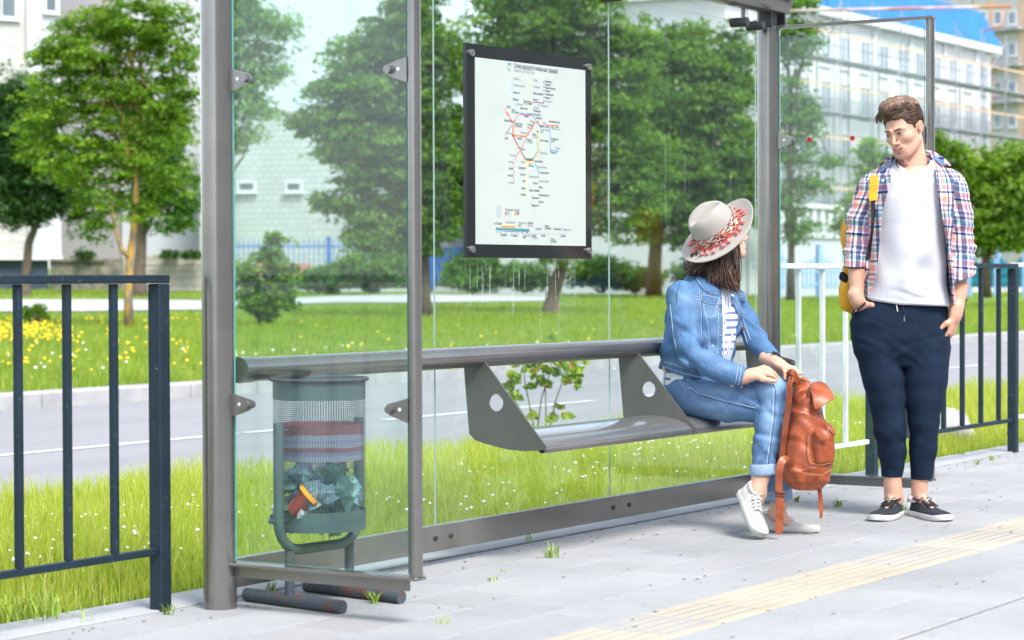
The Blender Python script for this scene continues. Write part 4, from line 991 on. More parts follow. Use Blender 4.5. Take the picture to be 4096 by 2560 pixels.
# 3 retaining wall
f = Facade(110,96,560,97); base = Vector(f.a); e = empty('retaining_wall', base, 0, 'low stone retaining wall, mossy on the left and pale courses on the right', 'wall')
st_ = brickish('pale_courses', (.36,.325,.29), (.40,.37,.34), (.24,.22,.20), 1.1, .27, (f.u.x,f.u.y))
def moss():
    t = NT('mossy_stone'); v = t.coord('Object'); n = t.noise(v, 1.6, 5, .7); k = t.noise(v, 5, 4, .7)
    c = t.mix(t.ramp(n, [(.4,0),(.6,1)]), (.07,.08,.07), (.24,.21,.17)); c = t.mix(t.ramp(k, [(.5,0),(.6,.7)]), c, (.10,.12,.05)); t.set(Base_Color=c, Roughness=.95); t.bump(k, .8, .08); return t.m
m = MB(); f.px(m, 118, 612, 292, 684, -.6, .05, base); f.px(m, 118, 612, 250, 618, .05, .2, base); m.build('mossy_section', moss(), e)
m = MB(); u0,u1,z0,z1 = f.px(m, 292.3, 603, 560, 690, -.6, 0, base)
for i in range(7): f.box(m, u0, u1, z0+(z1-z0)*i/7+.03, z0+(z1-z0)*(i+1)/7, 0, .02+.025*(i%2), base)
m.build('block_section', st_, e)
for i, (x, w_) in enumerate(((400,28),(455,25),(200,20))):
    shrub('wall_plant', at(x, 604, 96), 96, [(x,601,w_,5),(x-w_*.3,598,w_*.3,6)], 90+i, ('creeper fringe on top of the retaining wall, middle','creeper fringe on top of the retaining wall beside the thick pole','creeper fringe on the mossy wall')[i], group='plants on the retaining wall', leaf=.18, nclump=24, per=26, csize=.3, cols=G2, ns=4)
# 4 tiled hall with two small windows
f = Facade(470,108,1020,104); base = Vector(f.a); e = empty('tiled_hall', base, 0, 'white tiled hall with two small windows seen through the glass', 'building')
wt_ = brickish('white_tile', (.45,.47,.465), (.50,.52,.51), (.31,.345,.345), .42, .27, (f.u.x,f.u.y))
t_ = [f.uz(*p) for p in ((470,256),(640,262),(760,276),(1020,300))]; zb = f.uz(600,700)[1]
m = MB()
for (u0,z0),(u1,z1) in zip(t_[:-1], t_[1:]):
    vs = [f.a+f.u*u+f.n*o+Vector((0,0,z))-base for o in (-6,0) for u,z in ((u0,zb-.5),(u1,zb-.5),(u1,z1),(u0,z0))]; m.add(vs, [(0,1,2,3),(7,6,5,4),(0,4,5,1),(1,5,6,2),(2,6,7,3),(3,7,4,0)])
m.build('wall', wt_, e); m = MB()
for (u0,z0),(u1,z1) in zip(t_[:-1], t_[1:]):
    vs = [f.a+f.u*u+f.n*o+Vector((0,0,z))-base for o in (-6.1,.12) for u,z in ((u0,z0+.004),(u1,z1+.004),(u1,z1+.14),(u0,z0+.14))]; m.add(vs, [(0,1,2,3),(7,6,5,4),(0,4,5,1),(1,5,6,2),(2,6,7,3),(3,7,4,0)])
m.build('roof_edge', basic('coping', (.50,.46,.42), .8, var=.1), e)
for x0, x1 in ((567,600),(680,710)): window(f, e, base, x0, 434, x1, 449, fr=.13, mull=0)
# 5 high pale blue block behind the hall
f = Facade(440,150,1100,150); base = Vector(f.a); e = empty('blue_building', base, 0, 'tall plain pale blue building rising behind the tiled hall', 'building')
m = MB(); f.px(m, 440, -300, 1100, 700, -12, 0, base); m.build('wall', basic('pale_blue_render', (.46,.50,.53), .85, var=.05, scale=.15), e)
m = MB()
for x in (700,830,960): f.px(m, x, -300, x+1.5, 700, 0, .06, base)
m.build('panel_joints', basic('joint_blue', (.5,.6,.68), .8, var=0), e)
# 6 kindergarten behind the limes
f = Facade(1050,135,1850,142); base = Vector(f.a); e = empty('kindergarten', base, 0, 'low white building with large windows behind the blue playground fence', 'building')
m = MB(); f.px(m, 1050, 380, 1850, 700, -10, 0, base); m.build('wall', basic('white_render', (.44,.45,.46), .85, var=.06, scale=.3), e)
for x in range(1090,1800,75): window(f, e, base, x, 560, x+34, 615, fr=.15, mull=1)
for x in range(1090,1800,75): window(f, e, base, x, 440, x+34, 495, fr=.15, mull=1)
# 7 scaffolded house with a blue roof
f = Facade(1700,94,2344,120); base = Vector(f.a); e = empty('scaffolded_house', base, 0, 'white house under repair with a bright blue hipped roof', 'building')
W7 = basic('plaster_white', (.56,.57,.58), .85, var=.07, scale=.4)
u1 = f.uz(2341,300)[0]; ze = f.uz(2341,110)[1]; ze2 = f.uz(1976,30)[1]; ze = (ze+ze2)/2; ul = .6
m = MB(); f.box(m, ul, u1, -.5, ze-.36, -11, 0, base); m.build('wall', W7, e)
m = MB(); f.box(m, ul-.4, u1+.4, ze-.35, ze, -11.4, .45, base); m.build('eave', basic('eave_grey', (.60,.62,.66), .7, var=.1), e)
# hipped roof
def R7(u, o, z): return f.a+f.u*u+f.n*o+Vector((0,0,z))-base
m = MB(); q = []
for iu, io, dz in ((0,0,.004),(.75,.75,1.75),(3.4,3.4,2.7),(6.0,5.8,4.4)):
    q += [R7(ul-.4+iu,.45-io,ze+dz), R7(u1+.4-iu,.45-io,ze+dz), R7(u1+.4-iu,-11.4+io,ze+dz), R7(ul-.4+iu,-11.4+io,ze+dz)]
m.add(q, [(k*4+i_, k*4+(i_+1)%4, k*4+4+(i_+1)%4, k*4+4+i_) for k in range(3) for i_ in range(4)]+[(3,2,1,0),(12,13,14,15)]); m.build('roof', basic('blue_roof', (.012,.15,.60), .6, var=.12, scale=.8), e)
z_rows = [(f.uz(2076,108)[1], f.uz(2076,176)[1]), (f.uz(2076,215)[1], f.uz(2076,285)[1]), (f.uz(2076,330)[1], f.uz(2076,400)[1]), (f.uz(2076,440)[1], f.uz(2076,510)[1])]
uu = f.uz(1985,120)[0]-8*2.15
for r_, (zt, zb2) in enumerate(z_rows):
    for k in range(18):
        u = uu+k*2.15
        if u < ul+.5 or u+1 > u1-.4: continue
        mm = MB(); f.box(mm, u, u+.95, zb2, zt, .02, .05, base); w = mm.build('window', basic('dull_glass', (.22,.26,.30), .3, var=.4, scale=.6), e)
        mm = MB()
        for a in ((u-.09,u+1.04,zt,zt+.1),(u-.09,u+1.04,zb2-.1,zb2),(u-.09,u,zb2,zt),(u+.95,u+1.04,zb2,zt),(u+.44,u+.51,zb2,zt)): f.box(mm, a[0],a[1],a[2],a[3], 0, .1, base)
        mm.build('frame', WFR, w)
m = MB()
for k in range(10):
    u = uu-.6+k*4.3*.5*2
    if ul < u < u1: f.box(m, u-.18, u+.18, 0, ze-.05, .0, .13, base)
m.build('pilaster', W7, e)
# scaffolding
sc_ = empty('scaffolding', base, 0, 'grey scaffolding with orange planks along the white house', 'scaffolding')
SM = basic('scaffold_grey', (.25,.27,.30), .5, var=.2, scale=1); SO = basic('plank_orange', (.52,.37,.24), .8, var=.25, scale=1.5)
k = 0; uS = f.uz(2341,300)[0]+3.5; u = ul
levels = [f.uz(2186,y)[1] for y in (200,310,415,520)]
while u < uS:
    for o in (1.0, 2.1):
        m = MB(); m.cyl(R7(u,o,0), R7(u,o,ze+.2), .035, n=8); m.build('standard', SM, sc_)
    u += 3.3
for z in levels:
    m = MB(); f.box(m, ul, uS, z-.06, z, 1.02, 2.08, base); m.build('deck', SM, sc_)
    m = MB(); f.box(m, ul, uS, z+.97, z+1.06, 2.12, 2.15, base); m.build('guard_plank', SO, sc_)
    m = MB(); m.cyl(R7(ul,2.14,z+.5), R7(uS,2.14,z+.5), .025, n=8); m.build('ledger', SM, sc_)
for i in range(9):
    z = levels[i%4]; u = ul+3.3*(1+2*(i%5)); m = MB(); m.cyl(R7(u,2.16,z), R7(u+3.3,2.16,z+2.4), .025, n=6); m.build('brace', SM, sc_)
# 8 apartment block behind at the far right
f = Facade(2180,165,2700,150); base = Vector(f.a); e = empty('panel_block', base, 0, 'cream and peach apartment block at the far right edge', 'building')
m = MB(); f.px(m, 2180, -400, 2700, 700, -12, 0, base); m.build('wall', basic('cream_render', (.50,.48,.455), .85, var=.05, scale=.2), e)
PE = basic('peach_render', (.62,.44,.32), .85, var=.1, scale=.3)
for x in (2212,2336,2408):
    m = MB(); f.px(m, x, -400, x+14, 700, 0, .05, base); m.build('stripe', PE, e)
for y in (-60,30,103,195,272,350,430):
    for x in (2245,2283,2318,2354,2388,2432,2470): window(f, e, base, x, y, x+13, y+26, fr=.12, mull=1, out=.08, glass=basic('blue_glass', (.10,.16,.26), .2, var=.5, scale=.5))
for y in (75,160,245):
    m = MB(); f.px(m, 2290, y-3, 2425, y+2, 0, .9, base); m.build('balcony_slab', basic('slab_grey', (.35,.36,.38), .8, var=.1), e)
# overhead rusty pipe
pp = empty('gantry_pipe', at(2100,20,62), 0, 'rusty horizontal pipe crossing above the blue roof', 'pipe'); O = Vector(pp.location)
RP = NT('rusty_pipe'); _n = RP.noise(RP.coord('Object'), .9, 4, .6); RP.set(Base_Color=RP.mix(RP.ramp(_n, [(.42,0),(.58,1)]), (.50,.46,.44), (.38,.17,.07)), Roughness=.8)
m = MB(); m.tube([at(1810,27,62)-O, at(2390,15,62)-O], .045, n=10); m.build('pipe', RP.m, pp, smooth=True)
m = MB(); m.tube([at(2371,17,62)-O, at(2371,50,62)-O, at(2366,62,62)-O, at(2322,73,62)-O], .032, n=8); m.build('bend', RP.m, pp, smooth=True)
m = MB(); m.tube([at(2300,16,62)-O, at(2270,-160,62)-O], .03, n=8); m.build('hanger', RP.m, pp, smooth=True)
# balustrade
f = Facade(1835,88,1992,92); base = Vector(f.a); e = empty('balustrade', base, 0, 'white terrace balustrade behind the right side glass', 'balustrade')
WB = basic('white_stone', (.55,.57,.59), .8, var=.05)
m = MB(); f.px(m, 1840, 482, 1990, 492, -.3, .1, base); m.build('hand_rail', WB, e); m = MB(); f.px(m, 1840, 556, 1990, 562, -.3, .1, base); m.build('base_rail', WB, e)
for x in range(1846,1990,19): m = MB(); f.px(m, x, 492.3, x+8, 555.7, -.2, 0, base); m.build('baluster', WB, e)
m = MB(); f.px(m, 1840, 562.3, 1990, 700, -.3, 0, base); m.build('wall', basic('pale_base', (.45,.47,.50), .9, var=.08), e)
# blue fences of the playground
FB = basic('blue_fence_paint', (.03,.13,.42), .5, var=.2, scale=2); FT = basic('teal_fence_paint', (.02,.24,.33), .5, var=.2, scale=2); FP = basic('pale_blue_paint', (.25,.42,.70), .6, var=.1)
def pfence(xa, da, xb, db, ytop, ybot, step, lab, mat, mp_, swoop=0, pw=.05, pn=9):
    f = Facade(xa, da, xb, db); base = Vector(f.a); e = empty('playground_fence', base, 0, lab, 'fence', 'playground fences')
    uE = f.uz(xb, 600)[0]; zt = f.uz((xa+xb)/2, ytop)[1]; zb = max(0, f.uz((xa+xb)/2, ybot)[1]); n = max(1, round(uE/step))
    for i in range(n+1):
        u = uE*i/n; m = MB(); f.box(m, u-.09, u+.09, zb-.2, zt+(.35 if swoop else .1), -.09, .09, base); m.build('post', mat, e)
    for i in range(n):
        m = MB(); u0 = uE*i/n+.1; u1 = uE*(i+1)/n-.1
        for k in range(pn):
            t = (k+.5)/pn; h = -swoop*math.sin(math.pi*t); u = u0+(u1-u0)*t; f.box(m, u-pw/2, u+pw/2, zb+.1, zt+h, -.02, .02, base)
        for zz in (zb+.25, zt-.35-swoop): f.box(m, u0, u1, zz, zz+.08, .021, .05, base)
        m.build('panel', mp_, e)
    return e
pfence(540,100,1010,102,565,684,2.25,'blue post fence in front of the tiled hall behind the glass',FB,FB,0,.035)
pfence(1020,104,1770,112,585,672,2.0,'blue picket fence under the lime trees behind the glass',FB,FB,0,.13)
pfence(1840,84,2030,86,600,690,1.7,'pale blue playground fence behind the right side glass',FP,FP,.35,.06)
pfence(2290,80,2560,78,605,686,1.05,'teal playground fence with a scalloped top at the far right',FP,FT,.28,.13,8)
f = Facade(560,103,800,103); base = Vector(f.a); m = MB(); f.px(m, 556, 622, 735, 655, -.2, 0, base); o = m.build('low_wall', basic('coral_paint', (.55,.22,.16), .8, var=.15)); o.location = base; tag(o, 'low coral painted wall behind the blue fence and maple shrub', 'wall')
f = Facade(690,98,1000,98); base = Vector(f.a); m = MB(); f.px(m, 700, 657, 1000, 682, -.4, 0, base); o = m.build('dark_hedge', basic('hedge_dark', (.03,.04,.045), .9, var=.3)); o.location = base; tag(o, 'low dark hedge along the foot of the blue fence', 'wall')  # plain dark box stands in for the dark hedge under the fence

# the long block on the other side of the tram platform (behind the viewer; the glass mirrors it)
e = empty('street_block', (20,-26,0), 0, 'long grey street block facing the platform, mirrored in the shelter glass', 'building')
m = MB(); m.box((0,-5,6.5), (150,10,13)); m.build('wall', basic('block_render', (.42,.42,.41), .85, var=.15, scale=.2), e)
for i in range(40):
    for k in range(4):
        m = MB(); m.box((-72+i*3.7,.03,2.2+k*3.1), (1.5,.08,1.6)); m.build('window', WGL, e)

# grit and dry bits on the paving
rs = np.random.RandomState(77); m = MB()
for i in range(420):
    x = rs.uniform(4.5,14); y = rs.uniform(2.4,4.7) if rs.rand() < .5 else 4.7-abs(rs.normal(0,.12)); a = rs.uniform(0,3.1); l = rs.uniform(.003,.012); w = l*rs.uniform(.25,.8); d = Vector((math.cos(a)*l, math.sin(a)*l, 0)); e_ = Vector((-math.sin(a)*w, math.cos(a)*w, 0)); c = Vector((x,y,.0035))
    m.add([c-d, c-e_+Vector((0,0,.002)), c+d, c+e_+Vector((0,0,.003))], [(0,1,2,3)])
o = m.build('grit', basic('dry_bits', (.16,.12,.07), .9, var=.6, scale=9)); tag(o, 'grit and dry leaf bits scattered over the paving', 'litter', None, 'stuff')
# ================================================================== implicit-surface toolkit for bodies and cloth
import openvdb
class Vol:
    def __init__(s, lo, hi, h):
        s.lo = np.array(lo, np.float32); s.h = h; n = np.maximum(2, np.ceil((np.array(hi)-s.lo)/h).astype(int)+1)
        ax = [s.lo[i]+np.arange(n[i], dtype=np.float32)*h for i in range(3)]
        s.X, s.Y, s.Z = np.meshgrid(*ax, indexing='ij'); s.X = s.X.astype(np.float32); s.Y = s.Y.astype(np.float32); s.Z = s.Z.astype(np.float32)
    def cap(s, a, b, ra, rb=None):
        rb = ra if rb is None else rb; a = np.array(a, np.float32); b = np.array(b, np.float32); d = b-a; L2 = float(d@d)+1e-9
        t = ((s.X-a[0])*d[0]+(s.Y-a[1])*d[1]+(s.Z-a[2])*d[2])/L2; t = np.clip(t,0,1)
        return np.sqrt((s.X-a[0]-d[0]*t)**2+(s.Y-a[1]-d[1]*t)**2+(s.Z-a[2]-d[2]*t)**2)-(ra+(rb-ra)*t)
    def chain(s, pts, rad, k=.01):
        d = None
        for i in range(len(pts)-1):
            e = s.cap(pts[i], pts[i+1], rad[i], rad[i+1]); d = e if d is None else smin(d, e, k)
        return d
    def ell(s, c, r, R=None):
        x, y, z = s.X-c[0], s.Y-c[1], s.Z-c[2]
        if R is not None:
            R = np.array(R, np.float32); x, y, z = (R[0][0]*x+R[1][0]*y+R[2][0]*z, R[0][1]*x+R[1][1]*y+R[2][1]*z, R[0][2]*x+R[1][2]*y+R[2][2]*z)
        k0 = np.sqrt((x/r[0])**2+(y/r[1])**2+(z/r[2])**2); k1 = np.sqrt((x/r[0]**2)**2+(y/r[1]**2)**2+(z/r[2]**2)**2)+1e-6
        return k0*(k0-1)/k1
    def stack(s, rows, ang=0, p=2.2, capr=.02):
        """rows of (z, cx, cy, a, b) from bottom to top; elliptical sections turned by ang"""
        rows = sorted(rows); zs = [r[0] for r in rows]; g = [np.interp(s.Z, zs, [r[i] for r in rows]).astype(np.float32) for i in (1,2,3,4)]
        x = s.X-g[0]; y = s.Y-g[1]; c, n = math.cos(ang), math.sin(ang); u = x*c+y*n; v = -x*n+y*c
        q = (np.abs(u/g[2])**p+np.abs(v/g[3])**p)**(1/p); d = (q-1)*np.minimum(g[2], g[3])
        return np.maximum(d, np.maximum(zs[0]-s.Z, s.Z-zs[-1]))
    def mesh(s, d):
        g = openvdb.FloatGrid(background=1.0); d = np.ascontiguousarray(np.clip(d, -.05, .05).astype(np.float32)); d[0]=d[-1]=.05; d[:,0]=d[:,-1]=.05; d[:,:,0]=d[:,:,-1]=.05
        g.copyFromArray(d); p, q = g.convertToQuads(); V = np.array(p, np.float32)*s.h+s.lo; F = np.array(q, np.int32)
        # drop crumbs: keep pieces with more than 60 vertices
        return V, F[:, ::-1]
def smin(a, b, k):
    h = np.clip(.5+.5*(b-a)/k, 0, 1); return b+(a-b)*h-k*h*(1-h)
def smax(a, b, k): return -smin(-a, -b, k)
def smooth_mesh(V, F, it=2, f=.5):
    n = len(V); E = np.concatenate([F[:, [0,1]],F[:, [1,2]],F[:, [2,3]],F[:, [3,0]]]); cnt = np.bincount(E.ravel(), minlength=n).astype(np.float32)[:,None]
    for _ in range(it):
        S = np.zeros_like(V)
        for k in range(3): S[:,k] = np.bincount(E[:,0], V[E[:,1],k], n)+np.bincount(E[:,1], V[E[:,0],k], n)
        V = V+(S/np.maximum(cnt,1)-V)*f
    return V
def polysd(px, py, poly):
    """signed distance to a 2D polygon, negative inside"""
    d = np.full(px.shape, 1e9, np.float32); ins = np.zeros(px.shape, bool); n = len(poly)
    for i in range(n):
        ax, ay = poly[i]; bx, by = poly[(i+1)%n]; ex, ey = bx-ax, by-ay; wx, wy = px-ax, py-ay
        t = np.clip((wx*ex+wy*ey)/(ex*ex+ey*ey+1e-9),0,1); d = np.minimum(d, (wx-ex*t)**2+(wy-ey*t)**2)
        c = ((ay > py) != (by > py)); 
        xi = (bx-ax)*(py-ay)/((by-ay) if abs(by-ay) > 1e-9 else 1e-9)+ax; ins ^= c & (px < xi)
    d = np.sqrt(d); return np.where(ins, -d, d)
class Fig:
    """figure frame: x to the right, y away, z up, measured from the photograph at one distance"""
    def __init__(s, px0, depth):
        s.p0 = px0; s.dep = depth; s.s = KK/FOC*depth; o = at(px0, 657, depth); s.org = Vector((o.x, o.y, 0))
    def __call__(s, px, py, y=0.):
        k = s.s*(1+y/s.dep); return np.array([(px-s.p0)*k, y, CAM_H-(py-657)*k])
    def pix(s, X, Y, Z):
        k = s.s*(1+Y/s.dep); return s.p0+X/k, 657+(CAM_H-Z)/k
def wr(v, dirs):
    """soft fold noise: list of (kx,ky,kz,phase,amp)"""
    o = 0
    for kx,ky,kz,ph,a in dirs:
        q = v.X*kx+v.Y*ky+v.Z*kz+ph; o = o+a*np.sin(q+1.3*np.sin(q*.43+v.Z*19+v.X*11)+.8*np.sin(v.X*31-v.Z*13+ph))
    return o
def near(v, c, r):
    return np.exp(-((v.X-c[0])**2+(v.Y-c[1])**2+(v.Z-c[2])**2)/(r*r))
def bvh_of(*objs):
    V = []; F = []
    for o in objs:
        b = len(V); V += [v.co.copy() for v in o.data.vertices]; F += [tuple(i+b for i in p.vertices) for p in o.data.polygons]
    return BVHTree.FromPolygons(V, F)
def hitf(bvh, fig, px, py, lift=.001, y0=-.8):
    """first surface met along the line of sight, in figure coordinates"""
    a = Vector(fig(px, py, y0)); b = Vector(fig(px, py, .9)); d = (b-a).normalized(); h = bvh.ray_cast(a, d)
    if h[0] is None: return None
    n = h[1] if h[1].dot(d) < 0 else -h[1]; return h[0]+n*lift, n
def seam(bvh, fig, pts, name, mat, parent, r=.0016, lift=.0005, n=None, flat=None):
    P = []
    for (a, b) in zip(pts[:-1], pts[1:]):
        k = max(2, int(math.hypot(b[0]-a[0], b[1]-a[1])/5))
        for i in range(k): t = i/k; h = hitf(bvh, fig, a[0]+(b[0]-a[0])*t, a[1]+(b[1]-a[1])*t, lift); P += [h[0]] if h else []
    h = hitf(bvh, fig, *pts[-1], lift); P += [h[0]] if h else []
    Q = [P[0]] if P else []
    for p in P[1:]:
        if (p-Q[-1]).length < .05 and (p-Q[-1]).length > .002: Q.append(p)
    if len(Q) < 2: return None
    m = MB(); m.tube(Q, r, n=6); return m.build(name, mat, parent, smooth=True)
def patch(bvh, fig, poly, name, mat, parent, lift=.0025, res=9, colors=None):
    """a cloth patch laid on the surface: quad poly of 4 pixel corners"""
    V = []; A,B,C_,D_ = [np.array(p, float) for p in poly]
    nrm = None
    for i in range(res):
        for j in range(res):
            u = i/(res-1); v = j/(res-1); p = (A*(1-u)+B*u)*(1-v)+(D_*(1-u)+C_*u)*v
            h = hitf(bvh, fig, p[0], p[1], lift if 0 < i < res-1 and 0 < j < res-1 else lift*.25)
            V.append(tuple(h[0]) if h else (tuple(V[-1]) if V else (0,0,0)))
    F = [(i*res+j, (i+1)*res+j, (i+1)*res+j+1, i*res+j+1) for i in range(res-1) for j in range(res-1)]
    return mesh_np(name, V, F, mat, parent, smooth=True)
def ribbon(pts, w, th, nrm, name, mat, parent, taper=None):
    """flat strap along pts, wide along (tangent x nrm)"""
    P = [Vector(p) for p in pts]
    Q = []
    for i in range(len(P)-1):       # Catmull-Rom refinement
        p0, p1, p2, p3 = P[max(0,i-1)], P[i], P[i+1], P[min(len(P)-1,i+2)]
        for k in range(6):
            t = k/6.; Q.append(.5*((2*p1)+(p2-p0)*t+(2*p0-5*p1+4*p2-p3)*t*t+(3*p1-p0-3*p2+p3)*t**3))
    Q.append(P[-1]); m = MB(); vs = []; n = len(Q)
    for i, p in enumerate(Q):
        t = (Q[min(n-1,i+1)]-Q[max(0,i-1)]).normalized(); N = Vector(nrm[min(len(nrm)-1, i*len(nrm)//n)] if isinstance(nrm, list) else nrm); sdir = t.cross(N).normalized(); N = sdir.cross(t).normalized()
        ww = w/2*(taper(i/(n-1)) if taper else 1)
        for a, b in ((-1,-1),(1,-1),(1,1),(-1,1)): vs.append(p+sdir*ww*a+N*th/2*b)
    fs = [(i*4+k, i*4+(k+1)%4, i*4+4+(k+1)%4, i*4+4+k) for i in range(n-1) for k in range(4)]+[(3,2,1,0),(n*4-4,n*4-3,n*4-2,n*4-1)]
    m.add(vs, fs); return m.build(name, mat, parent, auto=50)
def rotm(yaw, pitch, roll=0):
    return np.array(Matrix.Rotation(yaw,3,'Z') @ Matrix.Rotation(pitch,3,'X') @ Matrix.Rotation(roll,3,'Y'))

SKIN = vcol_mat('skin', rough=.48, var=.05, scale=30, bump=.15, bscale=350, bdist=.0008, sss=.12, spec=.35)
HAIR = vcol_mat('hair_strands', rough=.42, var=.25, scale=60, spec=.5)

def head_sdf(v, c, R, sc, female=False, mouth=.0):
    """canonical head (face towards -y) placed at c with rotation R; v is re-used with canonical coordinates"""
    w = Vol.__new__(Vol); R = np.array(R, np.float32); x, y, z = (v.X-c[0])/sc, (v.Y-c[1])/sc, (v.Z-c[2])/sc
    w.X = R[0][0]*x+R[1][0]*y+R[2][0]*z; w.Y = R[0][1]*x+R[1][1]*y+R[2][1]*z; w.Z = R[0][2]*x+R[1][2]*y+R[2][2]*z
    AX = Vol.__new__(Vol); AX.X = np.abs(w.X); AX.Y = w.Y; AX.Z = w.Z
    d = w.ell((0,.014,.030), (.075,.095,.086)); d = smin(d, w.ell((0,-.028,-.030), (.063,.064,.082)), .03)
    d = smin(d, w.ell((0,-.046,-.082), (.040,.040,.030)), .025); d = smin(d, AX.cap((.050,.004,-.060), (.024,-.066,-.100), .021, .018), .028)
    d = smin(d, w.ell((0,-.080,-.104), (.019,.015,.016)), .018); d = smin(d, AX.ell((.044,-.058,-.026), (.020,.022,.018)), .022)
    d = smin(d, AX.cap((.012,-.090,.017), (.046,-.076,.018), .009, .008), .014)
    d = smax(d, -AX.ell((.031,-.101,-.001), (.0155,.013,.0105)), .010)
    d = smin(d, AX.ell((.0305,-.0795,-.001), (.0135,.0105,.0105)), .003)
    d = smin(d, AX.cap((.019,-.0895,.0065), (.043,-.083,.0055), .0032), .004)          # upper lid
    n = w.cap((0,-.092,.008), (0,-.1135,-.036), .0068, .0098); n = smin(n, AX.ell((.0115,-.100,-.041), (.0085,.0095,.0070)), .006)
    d = smin(d, n, .010); d = np.maximum(d, -AX.ell((.0065,-.106,-.0475), (.0038,.006,.0035)))
    up = w.Z-AX.X**2*mouth; mw = .029 if mouth > 0 else .024
    M_ = Vol.__new__(Vol); M_.X = w.X; M_.Y = w.Y; M_.Z = up
    d = smin(d, w.ell((0,-.083,-.070), (.031,.013,.019)), .014)
    d = smin(d, M_.ell((0,-.0965,-.0655), (mw,.0070,.0046)), .005); d = smin(d, M_.ell((0,-.0950,-.0772), (mw*.86,.0078,.0056)), .005)
    d = smax(d, -M_.ell((0,-.104,-.0710), (mw*.9,.0135,.0032 if mouth > 0 else .0016)), .002)
    e = AX.ell((.0770,.014,-.006), (.0080,.017,.029)); e = smin(e, AX.cap((.080,.024,.014), (.083,.028,-.01), .006, .004), .008); e = smax(e, -AX.ell((.0885,.010,-.004), (.008,.0105,.018)), .006)
    d = smin(d, e, .008)
    return d*sc, (w.X, w.Y, w.Z)
def canon(V, c, R, sc): return ((V-np.array(c))@np.array(R))/sc
def blob(q, c, r, soft=.3):
    k = np.sqrt((((q-np.array(c))/np.array(r))**2).sum(1)); return np.clip((1+soft-k)/(2*soft), 0, 1)
def head_color(V, c, R, sc, base, lip, beard=0, blush=.5):
    q = canon(V, c, R, sc); a = q.copy(); a[:,0] = np.abs(a[:,0]); col = np.tile(np.array(base, np.float64), (len(V),1))
    def mixc(w, cc):
        col[:] = col*(1-w[:,None])+np.array(cc)*w[:,None]
    mixc(blob(a, (.043,-.078,-.035), (.024,.03,.020), .6)*blush*.6, (base[0]*1.0, base[1]*.72, base[2]*.66))
    mixc(blob(q, (0,-.115,-.038), (.016,.02,.014), .5)*blush*.7, (base[0]*1.0, base[1]*.74, base[2]*.68))
    mixc(blob(a, (.083,.012,-.006), (.012,.022,.034), .3)*.6, (base[0]*.98, base[1]*.66, base[2]*.58))
    if beard:
        w = np.clip(blob(q, (0,-.06,-.098), (.062,.065,.034), .35)+blob(q, (0,-.10,-.056), (.026,.02,.006), .4), 0, 1)*beard; mixc(w, (base[0]*.62, base[1]*.55, base[2]*.52))
        mixc(blob(q, (0,-.095,-.0885), (.008,.02,.005), .4)*.7, (base[0]*.3, base[1]*.25, base[2]*.22))
    zz = q.copy(); return col, q, a, mixc

PLAID = None
def plaid():
    t = NT('plaid_cotton'); uv = t.n('UVMap').outputs[0]; s_ = t.n('SeparateXYZ'); t.put(s_.inputs[0], uv)
    def st(sock, per, stops): return t.ramp(t.math('FRACT', t.math('DIVIDE', sock, per)), stops, 'CONSTANT')
    W=(.80,.80,.84); NV=(.022,.04,.20); PK=(.80,.42,.38); YL=(.80,.78,.55); TL=(.22,.42,.42); GR=(.28,.29,.34); PU=(.42,.26,.48)
    a = st(s_.outputs[0], .115, [(0,W),(.10,NV),(.28,W),(.34,PU),(.46,W),(.52,NV),(.60,W),(.68,PK),(.86,W),(.92,NV)])
    b = st(s_.outputs[1], .145, [(0,W),(.06,GR),(.15,W),(.20,PK),(.36,YL),(.46,NV),(.52,W),(.57,PK),(.70,W),(.75,TL),(.88,W),(.92,GR)])
    c = t.mix(.5, a, b); c = t.mix(.62, c, t.mix(1.0, a, b, 'MULTIPLY'))
    t.set(Base_Color=c, Roughness=.85); t.b.inputs['Specular IOR Level'].default_value = .2; t.bump(t.noise(t.coord('Object'), 500, 2), .2, .0008); return t.m

